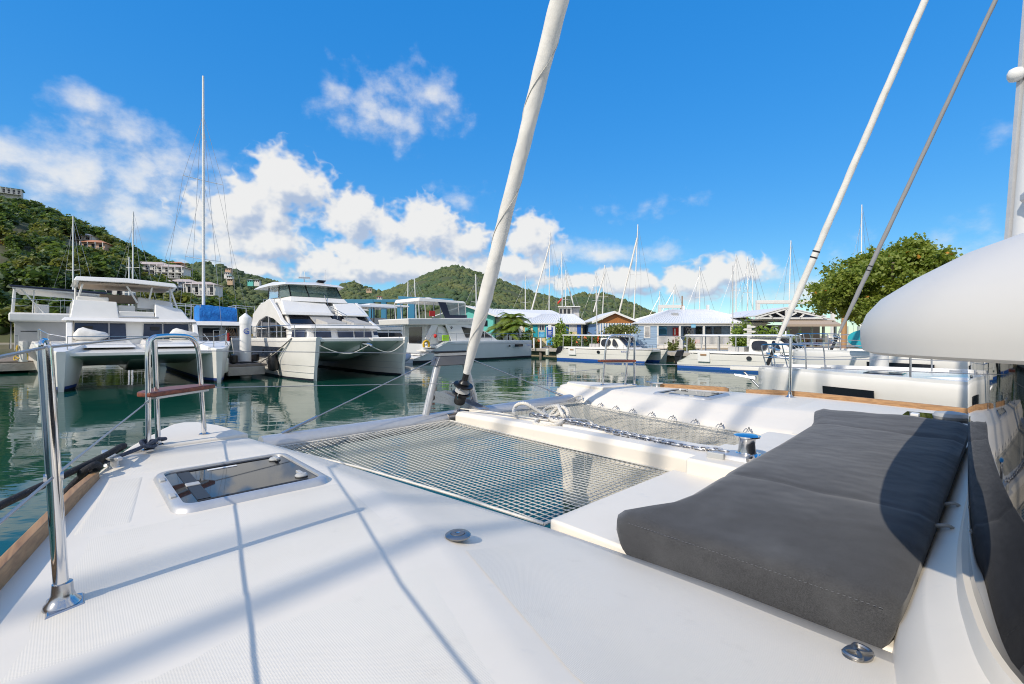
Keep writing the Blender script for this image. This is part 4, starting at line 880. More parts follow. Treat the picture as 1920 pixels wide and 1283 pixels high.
MB().box(-9.5, -5.6, .28, .74, 3.36, 4.0).build('stair_well', GF, pc, bevel=.02)
for k in range(3): MB().box(-5.6 + .3 * k * -1, -5.2 + .3 * k * -1, .30, .72, 3.4 + .2 * k, 3.5 + .2 * k).build('stair_step', MT['gelcoat_grey'], pc)
frustum(pc, 'wheelhouse_base', 'gelcoat_far', [(-5.9, -1.75, 4.22), (-5.75, 0, 4.22), (-5.9, 1.75, 4.22), (-9.6, 2.0, 4.2), (-9.6, -2.1, 4.2)], [(-6.25, -1.62, 4.52), (-6.15, 0, 4.52), (-6.25, 1.62, 4.52), (-9.6, 1.9, 4.46), (-9.6, -2.0, 4.46)], .04)
tg = mat('tinted_screen', (.30, .42, .40), .03, trans=.75, ior=1.1, spec=.6)
fr = [(-6.30, -1.58), (-6.25, -.55), (-6.30, 1.50), (-7.6, 1.85), (-9.3, 1.9)]
tp = [(-6.95, -1.50), (-6.9, -.55), (-6.95, 1.42), (-7.9, 1.75), (-9.3, 1.8)]
fr2 = [(-9.3, -1.95), (-7.6, -1.85), (-6.30, -1.58)]; tp2 = [(-9.3, -1.9), (-7.9, -1.75), (-6.95, -1.50)]
for a, b in ((fr, tp), (fr2, tp2)):
    for i in range(len(a) - 1):
        MB().extr([(*a[i], 4.50), (*a[i + 1], 4.50), (*b[i + 1], 5.24), (*b[i], 5.24)], (.008, 0, .004)).build('screen_pane', tg, pc, smooth=0)
    for i in range(len(a)):
        if (a is fr and i in (3,)) : continue
        MB().tube([(*a[i], 4.48), (*b[i], 5.24)], .04, 6).build('screen_frame', MT['black_plastic'], pc)
MB().tube([(*p, 4.50) for p in fr], .035, 6).build('screen_sill', MT['black_plastic'], pc)
frustum(pc, 'hardtop', 'gelcoat_far', [(-6.45, -1.85, 5.24), (-6.25, 0, 5.28), (-6.45, 1.75, 5.24), (-8, 2.15, 5.22), (-10.4, 2.2, 5.15), (-10.4, -2.55, 5.12), (-8, -2.3, 5.2)], [(-6.8, -1.7, 5.40), (-6.6, 0, 5.48), (-6.8, 1.6, 5.40), (-8, 1.9, 5.50), (-10.2, 2.0, 5.38), (-10.2, -2.2, 5.38), (-8, -2.0, 5.50)], .05)
MB().tube([(-7.5, -.4, 5.45), (-7.5, -.4, 5.75)], .03, 6).build('mast_stub', MT['gelcoat_grey'], pc)
MB().tube([(-7.5, -.75, 5.80), (-7.5, -.05, 5.84)], .06, 8).build('radar_bar', MT['gelcoat_grey'], pc)
MB().tube([(-7.55, -.35, 5.8), (-7.55, -.35, 6.35)], .02, 6).build('antenna', MT['white_paint'], pc); MB().tube([(-7.2, .8, 5.4), (-7.2, .8, 6.4)], .012, 5).build('antenna', MT['white_paint'], pc)
MB().cbox((-7.1, .45, 5.58), (.5, .5, .04), 0, R(-18)).build('solar_panel', MT['dark_glass'], pc)
rail(pc, [(-9.5, -3.1, 2.1), (-5, -3.15, 2.1), (-1.6, -2.95, 2.12), (-.25, -2.45, 2.1), (-.15, 0, 2.1), (-.25, 2.4, 2.1), (-1.6, 3.1, 2.12), (-5, 3.1, 2.1)], .62, 1.7, r=.02)
rail(pc, [(-3.0, .35, 2.85), (-5.6, .35, 3.5), (-6.2, .35, 4.2)], .5, 1.2, False); rail(pc, [(-8.9, -2.35, 4.2), (-6.2, -2.2, 4.2)], .22, 1.0, False)
MB().ell((-9.9, -1.9, 4.0), (.25, .2, .42), 10, 7).build('rolled_cover', MT['rope_yellow'], pc)

# ---- sailing catamaran with blue tarpaulin between the two
tcb = empty('moored_catamaran', at(410, 690, 34.5)[:2] + (0,), FACE, 'sailing catamaran under a bright blue tarpaulin with a tall mast', 'catamaran')
for yc in (-2.6, 2.6):
    hl, P = boat_hull('hull', tcb, yc, 11, .75, .45, 1.5, GF, fore=3.4, rake=.2, stemw=.08)
plate(tcb, 'bridge_deck', 'gelcoat_far', [(-2.6, -2.3, 1.5), (-2.6, -2.3, 1.0), (-10.5, -2.3, .8), (-10.5, -2.3, 1.5)], (0, 4.6, 0), .03)
frustum(tcb, 'cabin', 'gelcoat_far', [(-1.2, -3.0, 1.4), (-1.2, 3.2, 1.4), (-7, 3.2, 1.4), (-7, -3.0, 1.4)], [(-1.5, -2.9, 2.9), (-1.5, 3.0, 2.9), (-7, 3.0, 2.9), (-7, -2.9, 2.9)], .04)
for y0, y1 in ((-2.0, -1.0), (-.75, .35), (.75, 1.55), (1.7, 2.55)): plate(tcb, 'cabin_window', 'dark_glass', [(-1.26, y0, 1.75), (-1.26, y1, 1.75), (-1.47, y1, 2.74), (-1.47, y0, 2.74)], (.02, 0, .01))
frustum(tcb, 'coach_roof', 'gelcoat_far', [(-.3, -3.4, 2.92), (-.1, 0, 2.92), (-.3, 3.9, 2.92), (-7.5, 3.8, 2.92), (-7.5, -3.4, 2.92)], [(-.6, -3.1, 3.22), (-.4, 0, 3.26), (-.6, 3.6, 3.22), (-7.3, 3.6, 3.22), (-7.3, -3.1, 3.22)], .09)
mst = MB().tube([(-2.2, -.55, 3.2), (-2.25, -.55, 12), (-2.35, -.55, 22)], [.11, .10, .07], 12).build('mast', MT['white_paint'], tcb)
for z, w in ((8.0, 1.15), (14.0, 1.3)): MB().tube([(-2.25, -.55 - w, z + .1), (-2.25, -.55, z), (-2.25, -.55 + w, z - .05)], .025, 6).build('spreader', MT['white_paint'], mst)
for s_ in (-1, 1):
    MB().tube([(-2.3, -.55, 19), (-2.25, -.55 + 1.3 * s_, 14), (-3.2, -.55 + 2.6 * s_, 3)], .012, 5).build('shroud', MT['wire'], tcb); MB().tube([(-2.3, -.55, 14), (-2.25, -.55 + 1.15 * s_, 8), (-2.9, -.55 + 1.5 * s_, 3)], .010, 5).build('shroud', MT['wire'], tcb)
    MB().tube([(-2.3, -.55, 18.0), (-3.0 , -.55 + 3.4 * s_, 3)], .010, 5).build('shroud', MT['wire'], tcb)
MB().tube([(-2.25, -.55, 18.5), (1.2, .0, 2.0)], .014, 5).build('forestay', MT['wire'], tcb)
MB().tube([(-2.35, -.55, 21.5), (-9.5, -.3, 3.2)], .012, 5).build('backstay', MT['wire'], tcb)
tb = MB(); secs = []
for i, y in enumerate(np.linspace(-1.05, 1.35, 15)):
    wv = .05 * math.sin(i * 1.9); zt = 4.45 - .10 * abs(i - 2) / 8 + wv * .5; zb = 3.24 + .04 * math.sin(i)
    secs.append([(-.65 + wv, y, zb), (-.62 - wv, y, (zb + zt) / 2), (-.85 + wv, y + .02, zt), (-1.9, y, zt + .05), (-2.8, y, zt - .05), (-2.9, y, zb)])
tb.loft(secs); tp_ = tb.build('tarpaulin', MT['tarp_blue'], tcb, smooth=40)
for y0, y1 in ((-2.7, -1.0), (1.3, 2.6)):
    q = MB()
    for x in (-.8, -3.2):
        q.tube([(x, y0, 4.5), (x, y1, 4.42)], .03, 6)
        for y in (y0, y1): q.tube([(x, y, 3.2), (x, y, 4.48)], .03, 6)
    q.tube([(-.8, y0, 4.5), (-3.2, y0, 4.5)], .03, 6); q.build('davit_frame', MT['aluminium'], tcb)
q = MB(); 
for y in (-1.95, -1.6): q.tube([(-.7, y, 3.2), (-.9, y + .08, 4.5)], .025, 6)
for k in range(4): q.tube([(-.75, -1.95 + .02 * k, 3.45 + .3 * k), (-.75, -1.58 + .02 * k, 3.45 + .3 * k)], .02, 6)
q.build('mast_ladder', MT['aluminium'], tcb)
rail(tcb, [(-.3, -3.3, 1.5), (.1, 0, 1.5), (-.3, 2.4, 1.5)], .6, 1.2); MB().cbox((.1, .6, 2.0), (.06, .12, .8)).build('red_fender_board', MT['red'], tcb)
w0 = tcb.matrix_basis @ Vector((-.75, 1.55, 1.4))
e = empty('storage_crate', w0, FACE, 'blue crate of brown timber sticks on the catamaran deck', 'crate'); MB().box(-.25, .25, -.42, .42, 0, .55).build('crate', MT['royal_blue'], e, bevel=.02)
rr = random.Random(3)
for k in range(14):
    y = rr.uniform(-.3, .3); MB().tube([(rr.uniform(-.1, .1), y, .3), (rr.uniform(-.2, .1), y * 2.6 + rr.uniform(-.3, .1), 1.3 + rr.uniform(-.2, .2))], .028, 5).build('stick', MT['wicker'], e)
w0 = tcb.matrix_basis @ Vector((-.75, 2.25, 1.75)); e = MB().lathe((0, 0, 0), [(.20, 0), (.26, .55), (.27, .57), (.23, .56)], 16).build('bucket', MT['yellow']); e.location = w0; tag(e, 'yellow bucket standing beside the blue crate of sticks', 'bucket')

# ---- flybridge boat with navy bimini behind the left catamaran
fb = empty('motor_yacht', at(118, 700, 27.0)[:2] + (0,), FACE, 'grey-white motor yacht with navy bimini top half hidden behind the left catamaran', 'yacht')
fb.scale = (1, .66, 1)
hl, P = boat_hull('hull', fb, -.8, 12, 2.0, 1.5, 1.45, GF, fore=4, rake=.3)
bx = lambda n, m_, x0, x1, y0, y1, z0, z1, bv=.03: MB().box(x0, x1, y0, y1, z0, z1).build(n, MT[m_], fb, bevel=bv)
bx('cabin', 'gelcoat_grey', -9, -1.0, -3.0, 2.6, 1.35, 3.0); bx('flybridge_deck', 'gelcoat_far', -9.4, -.4, -3.3, 2.9, 2.98, 3.5, .12)
bx('flybridge_seat', 'gelcoat_far', -2.4, -1.0, -1.8, -.9, 3.4, 4.0); bx('flybridge_sofa', 'gelcoat_grey', -3.0, -1.4, .2, 2.6, 3.4, 3.95)
plate(fb, 'cabin_door', 'dark_glass', [(-.99, .6, 1.4), (-.99, 2.0, 1.4), (-.99, 2.0, 2.75), (-.99, .6, 2.75)], (.02, 0, 0))
rail(fb, [(-.5, -3.1, 3.5), (-.5, 2.8, 3.5)], .75, 1.4); rail(fb, [(.8, -2.6, 1.5), (-.4, -2.9, 1.5), (-4, -3.0, 1.5)], .7, 1.3)
bt = MB().hexa([(-.4, -3.2, 4.92), (-.4, 2.9, 4.72), (-6.5, 2.9, 4.72), (-6.5, -3.2, 4.92)], [(-.4, -3.3, 5.02), (-.4, 3.0, 4.84), (-6.5, 3.0, 4.84), (-6.5, -3.3, 5.02)]).build('bimini_top', MT['canvas_navy'], fb, bevel=.03)
MB().hexa([(-.5, -3.1, 4.84), (-.5, 2.8, 4.64), (-6.4, 2.8, 4.64), (-6.4, -3.1, 4.84)], [(-.5, -3.1, 4.91), (-.5, 2.8, 4.71), (-6.4, 2.8, 4.71), (-6.4, -3.1, 4.91)]).build('bimini_frame', MT['white_paint'], bt)
for p0, p1, r_ in (((-.8, -3.1, 3.4), (-.8, -2.95, 4.9), .11), ((-.8, -1.2, 3.5), (-.8, -2.6, 4.85), .05), ((-.8, -1.9, 3.5), (-.8, -1.8, 4.85), .05), ((-.8, 2.7, 3.4), (-.8, 2.4, 4.75), .08)): MB().tube([p0, p1], r_, 8).build('bimini_post', MT['white_paint'], fb)
plate(fb, 'wing_screen', 'dark_glass', [(-.6, -3.15, 1.5), (.5, -3.15, 1.5), (-.3, -3.15, 2.95)], (0, .03, 0))
MB().tube([(-.6, -2.6, 2.45), (-.6, -1.6, 2.45)], .03, 6).build('wiper', MT['black_plastic'], fb)
for k in (-.9, .3): frustum(fb, 'bow_locker', 'gelcoat_far', [(.1, k - 1.2, 1.4), (2.0, k - .6, 1.4), (2.0, k + .4, 1.4), (.1, k + .8, 1.4)], [(.2, k - 1.0, 1.9), (1.6, k - .5, 1.75), (1.6, k + .3, 1.75), (.2, k + .6, 1.9)], .05)

# ---- white charter catamaran seen from the side, bow to the right
HS = math.atan2(S.y, S.x)
lp = empty('charter_catamaran', (2.4 - S.x * .0 - U.x * -3.0, 46.6, 0), HS, 'white side-on charter catamaran with navy enclosed flybridge, left of the quay', 'catamaran')
lp.location = Vector((2.45, 46.6, 0)) + U * 2.9 * 1.0
# starboard side faces us at local y = -2.9
gcool = MT['gelcoat_cool']
for yc in (-2.15, 2.15):
    hl, P = boat_hull('hull', lp, yc, 14.0, .82, .55, 1.75, gcool, fore=4.5, rake=.05, sheer=-.05, stemw=.06, stern_drop=(3.4, .35))
    stripe(P, 14.0, -.02, .18, hl, MT['antifoul_dark'], 'antifouling'); stripe(P, 10.5, 1.42, 1.46, hl, MT['gelcoat_grey'], 'rub_line', .01)
plate(lp, 'bridge_deck', 'gelcoat_cool', [(-3, -1.9, 1.7), (-3, -1.9, 1.0), (-12.5, -1.9, .7), (-12.5, -1.9, 1.5)], (0, 3.8, 0), .03)
for x0, x1, z0, z1 in ((-3.1, -2.0, 1.12, 1.36), (-3.9, -3.65, 1.14, 1.28)): plate(lp, 'hull_window', 'dark_glass', [(x0, -3.005, z0), (x1, -2.97, z0), (x1, -2.97, z1), (x0, -3.005, z1)], (0, -.02, 0))
frustum(lp, 'saloon', 'gelcoat_far', [(-4.3, -1.9, 1.7), (-4.3, 1.9, 1.7), (-11.2, 2.2, 1.7), (-11.2, -2.2, 1.7)], [(-6.6, -1.6, 3.15), (-6.6, 1.6, 3.15), (-11.2, 2.0, 3.2), (-11.2, -2.0, 3.2)], .12)
plate(lp, 'saloon_side', 'gelcoat_far', [(-4.6, -2.3, 1.7), (-5.6, -2.3, 2.35), (-7.2, -2.3, 3.0), (-8.6, -2.3, 3.2), (-10.6, -2.3, 3.2), (-9.9, -2.3, 1.7)], (0, .12, 0), .02)
sw = plate(lp, 'saloon_window', 'dark_glass', [(-5.3, -2.33, 2.0), (-6.2, -2.33, 2.5), (-7.2, -2.33, 2.75), (-8.9, -2.33, 2.95), (-8.4, -2.33, 2.0)], (0, .02, 0))
for x in (-6.3, -7.4): MB().tube([(x, -2.36, 2.0), (x, -2.36, 2.6)], .025, 5).build('window_bar', MT['gelcoat_grey'], sw)
plate(lp, 'aft_pillar', 'gelcoat_far', [(-12.6, -2.3, 1.9), (-12.0, -2.3, 1.9), (-11.2, -2.3, 3.15), (-11.9, -2.3, 3.15)], (0, .15, 0), .03)
MB().box(-12.2, -10.4, -1.9, 1.9, 1.4, 3.1).build('cockpit_back', GF, lp); plate(lp, 'cockpit_door', 'dark_glass', [(-12.21, -1.2, 1.5), (-12.21, .8, 1.5), (-12.21, .8, 2.9), (-12.21, -1.2, 2.9)], (-.02, 0, 0))
plate(lp, 'cockpit_opening', 'dark_glass', [(-10.6, -1.95, 1.9), (-9.9, -1.95, 1.9), (-10.2, -1.95, 3.0), (-11.3, -1.95, 3.0)], (0, -.03, 0))
frustum(lp, 'flybridge_deck', 'gelcoat_far', [(-7.2, -2.3, 3.12), (-7.2, 2.3, 3.12), (-14.2, 2.4, 3.05), (-14.2, -2.4, 3.05)], [(-7.6, -2.4, 3.75), (-7.6, 2.4, 3.75), (-14.3, 2.5, 3.55), (-14.3, -2.5, 3.55)], .08)
frustum(lp, 'hardtop', 'gelcoat_far', [(-8.0, -1.9, 5.02), (-8.0, 1.9, 5.02), (-13.0, 2.0, 5.0), (-13.0, -2.0, 5.0)], [(-8.2, -1.8, 5.22), (-8.2, 1.8, 5.22), (-12.9, 1.9, 5.32), (-12.9, -1.9, 5.32)], .06)
plate(lp, 'side_curtain', 'canvas_navy', [(-8.0, -1.98, 3.72), (-10.4, -2.05, 3.66), (-11.1, -2.0, 5.02), (-10.3, -2.0, 5.02), (-9.9, -2.02, 3.95), (-8.0, -1.98, 4.0)], (0, .04, 0))
clr = mat('clear_vinyl', (.55, .60, .62), .08, trans=.6, ior=1.1)
for x0, x1 in ((-8.1, -8.8), (-8.85, -9.95)): plate(lp, 'clear_curtain', 'clear_vinyl', [(x0, -1.96, 4.0), (x1, -1.98, 3.95), (x1 - .25, -1.96, 5.0), (x0 - .1, -1.94, 5.0)], (0, .02, 0))
for x in (-8.1, -8.85, -12.3, -12.9):
    for y in (-1.95, 1.9): MB().tube([(x, y, 3.6), (x - .1, y, 5.05)], .04, 6).build('hardtop_post', MT['gelcoat_grey'], lp)
MB().lathe((-10.8, 0, 5.3), [(.35, 0), (.36, .15), (.2, .22)], 16).build('radome', MT['white_paint'], lp)
text('name_lettering', 'LEOPARD 47', .26, MT['gelcoat_grey'], lp, (-8.65, -2.44, 3.45), (R(90), 0, 0), .004)
paw = MB(); paw.lathe((-9.95, -2.31, 2.82), [(.07, 0), (.06, .012)], 10, (0, -1, 0))
for dx, dz in ((-.1, .07), (-.035, .13), (.045, .13), (.11, .07)): paw.lathe((-9.95 + dx, -2.31, 2.82 + dz), [(.032, 0), (.026, .012)], 8, (0, -1, 0))
paw.build('paw_emblem', MT['black_plastic'], lp)
sq = MB().tube(cr([(-1.2 + .09 * k, -2.80 + .19 * (k / 10), 1.24 + (.07 if k % 2 else -.05) * (1 - k * .04)) for k in range(11)], 4), .012, 5).build('bow_script', MT['print_blue'], lp)
MB().extr([(-1.42, -2.84, 1.24), (-1.22, -2.80, 1.34), (-1.28, -2.81, 1.22)], (0, -.01, 0)).build('bow_emblem', MT['crane_blue'], lp)
rail(lp, [(-11.8, -2.9, 1.75), (-4, -2.95, 1.75), (-.3, -2.25, 1.75)], .62, 2.0, r=.014); MB().tube([(-12.8, -2.8, 1.4), (-12.2, -2.8, 2.3), (-11.3, -2.8, 2.35)], .03, 6).build('boarding_rail', MT['steel'], lp)
for k in range(4): MB().box(-14.0 + .55 * k, -13.4 + .55 * k, -2.85, -1.5, .30 + .3 * k, .42 + .3 * k).build('stern_step', GF, lp)
def on(boat, x, y, z): return boat.matrix_basis @ Vector((x, y, z))
lp.matrix_basis
bpy.context.view_layer.update()
q = MB().tube(cr([(0, -.22, 0), (0, -.24, .35), (0, 0, .52), (0, .24, .35), (0, .22, 0)], 5), .09, 10).build('life_ring', MT['yellow']); q.location = on(lp, -12.9, -2.95, 1.25); q.rotation_euler = (0, 0, HS + R(90)); tag(q, 'yellow horseshoe lifebuoy hanging at the charter catamaran stern', 'lifebuoy')
q = MB().box(-.34, .34, -.05, .05, 0, .48).build('lime_towel', MT['lime'], bevel=.03); q.location = on(lp, -10.7, -2.5, 1.75); q.rotation_euler = (0, 0, HS); tag(q, 'lime green towel hung on the charter catamaran side rail', 'towel')
q = MB().ell((0, 0, 0), (.14, .14, .17)).build('red_buoy', MT['red']); q.location = on(lp, -12.0, -2.9, 2.15); tag(q, 'small round red buoy on the charter catamaran rail', 'buoy')
q = MB().box(-.28, .28, -.03, .03, -.45, 0).build('red_towel', MT['red'], bevel=.02); q.location = on(lp, -12.0, -2.45, 4.22); q.rotation_euler = (0, 0, HS); tag(q, 'red towel hanging from the charter catamaran flybridge rail', 'towel')

# inflatable dinghy behind the middle catamaran
dg_ = empty('inflatable_dinghy', at(722, 684, 35)[:2] + (0,), HS, 'pale grey-blue inflatable dinghy afloat behind the middle catamaran', 'dinghy')
for s_ in (-1, 1): MB().tube(cr([(-1.9, .75 * s_, .35), (0, .78 * s_, .36), (1.2, .6 * s_, .45), (1.9, .05 * s_, .62)], 5), .27, 12).build('side_tube', mat('hypalon_%d' % (s_ + 1), (.34, .40, .52), .5), dg_)
MB().hexa([(-1.8, -.4, -.1), (1.2, -.2, -.1), (1.2, .2, -.1), (-1.8, .4, -.1)], [(-1.8, -.7, .3), (1.6, -.4, .4), (1.6, .4, .4), (-1.8, .7, .3)]).build('floor', MT['gelcoat_grey'], dg_)

# ---- two day-tour catamarans along the quay
def tour_boat(loc, rz, label, canopy_len=1.0):
    t = empty('tour_boat', loc, rz, label, 'tour boat', None); t.scale = (1, 1, .80)
    for yc in (-1.15, 1.15):
        hl, P = boat_hull('hull', t, yc, 9.4, .60, .42, 1.35, GF, fore=2.4, rake=.75, sheer=.05, stemw=.05, stern_drop=(1.2, .55))
        stripe(P, 9.4, -.02, .22, hl, MT['royal_blue'], 'boot_stripe', .01); stripe(P, 8.2, 1.27, 1.33, hl, MT['black_plastic'], 'rub_rail', .02); stripe(P, 8.6, .78, .80, hl, MT['gelcoat_grey'], 'hull_crease', .01)
    plate(t, 'bridge_deck', 'gelcoat_far', [(-.5, -1.0, 1.35), (-.5, -1.0, 1.1), (-2.0, -1.0, .65), (-8.8, -1.0, .55), (-8.8, -1.0, 1.2), (-3, -1, 1.33)], (0, 2.0, 0), .03)
    MB().box(-8.6, -3.9, -1.62, 1.62, 1.30, 1.50).build('side_bench', GF, t, bevel=.03)
    frustum(t, 'wheelhouse', 'gelcoat_far', [(-2.2, -1.25, 1.3), (-2.2, 1.25, 1.3), (-4.9, 1.4, 1.3), (-4.9, -1.4, 1.3)], [(-3.3, -1.1, 2.55), (-3.3, 1.1, 2.55), (-4.9, 1.2, 2.6), (-4.9, -1.2, 2.6)], .12)
    plate(t, 'windscreen', 'navy_glass', [(-2.42, -1.05, 1.60), (-2.42, 1.05, 1.60), (-3.18, .95, 2.48), (-3.18, -.95, 2.48)], (.05, 0, .04))
    for x in (-.35, .35): MB().tube([(-2.38, x, 1.6), (-3.13, x * .9, 2.5)], .035, 6).build('screen_bar', MT['white_paint'], t)
    for (x0, x1, x2, x3) in ((-3.05, -3.50, -3.55, -3.35), (-3.90, -4.6, -4.6, -3.86)):
        for s_ in (-1, 1):
            pts = [(x0, 1.39 * s_, 1.72), (x1, 1.41 * s_, 1.70), (x2, 1.30 * s_, 2.30), (x3, 1.29 * s_, 2.30)]
            pts = [(p.x, p.y, p.z) for p in cr(pts, 4, True)]
            plate(t, 'side_window', 'dark_glass', pts, (0, .03 * s_, 0))
    MB().hexa([(-2.7, -1.45, 2.68), (-2.6, 0, 2.72), (-2.7, 1.45, 2.68), (-9.0, 1.5, 2.74), (-9.0, -1.5, 2.74)], [(-3.0, -1.35, 2.80), (-2.9, 0, 2.86), (-3.0, 1.35, 2.80), (-8.9, 1.4, 2.84), (-8.9, -1.4, 2.84)]).build('canopy', GF, t, bevel=.04)
    for x in (-5.6, -6.7, -7.8, -8.8):
        for s_ in (-1, 1): MB().tube([(x, 1.45 * s_, 1.3), (x, 1.4 * s_, 2.76)], .035, 8).build('canopy_post', MT['aluminium'], t)
    for s_ in (-1, 1): 
        rail(t, [(-.2, .9 * s_, 1.38), (-1.8, 1.5 * s_, 1.36), (-3.0, 1.6 * s_, 1.36)], .42, .8, False, 'bow_rail')
        ob = empty('outboard'); ob.parent = t
        MB().hexa([(-9.30, 1.15 * s_ - .18, .95), (-9.30, 1.15 * s_ + .18, .95), (-9.85, 1.15 * s_ + .16, .85), (-9.85, 1.15 * s_ - .16, .85)], [(-9.15, 1.15 * s_ - .16, 1.52), (-9.15, 1.15 * s_ + .16, 1.52), (-9.62, 1.15 * s_ + .14, 1.45), (-9.62, 1.15 * s_ - .14, 1.45)]).build('outboard_cowl', MT['black_plastic'], ob, bevel=.08, seg=3)
        MB().hexa([(-9.7, 1.15 * s_ - .1, -.4), (-9.5, 1.15 * s_ - .1, -.4), (-9.5, 1.15 * s_ + .1, -.4), (-9.7, 1.15 * s_ + .1, -.4)], [(-9.8, 1.15 * s_ - .14, 1.0), (-9.35, 1.15 * s_ - .14, 1.0), (-9.35, 1.15 * s_ + .14, 1.0), (-9.8, 1.15 * s_ + .14, 1.0)]).build('outboard_leg', MT['black_plastic'], ob, bevel=.03)
    MB().box(-7.9, -7.1, -1.80, -1.70, .62, 1.42).build('boarding_gate', MT['white_paint'], t, bevel=.02)
    for x in (-7.4,): MB().box(-7.7, -7.3, -1.83, -1.80, 1.12, 1.26).build('gate_recess', MT['wicker'], t)
    MB().lathe((-4.7, -1.76, 1.02), [(.16, 0), (.15, .03), (.05, .03)], 14, (0, -1, .05)).build('porthole', MT['dark_glass'], t)
    MB().box(-6.3, -5.3, -.9, .9, 1.3, 1.85).build('seat_block', MT['gelcoat_grey'], t, bevel=.04)
    MB().tube([(-3.2, 0, 2.8), (-3.2, 0, 3.1)], .04, 8).build('mast_light', MT['white_paint'], t)
    return t
t1 = tour_boat((Vector(at(1224, 683, 36.2)) + Vector((.85, .8, 0))).to_tuple()[:2] + (0,), FACE, 'white day-tour catamaran with canopy moored in front of the blue gabled building')
text('name_lettering', 'ROYAL I', .20, MT['print_blue'], t1, (-2.1, -1.735, 1.10), (R(90), 0, R(2)), .003)
p2 = Vector(at(1276, 690, 32.4)); p2 = Vector((p2.x, p2.y, 0)) + Vector((math.cos(FACE), math.sin(FACE), 0)) * 9.4 + Vector((S.x, S.y, 0)) * 1.15
t2 = tour_boat(p2.to_tuple(), FACE, 'white day-tour catamaran with canopy moored in front of the white porch railing')

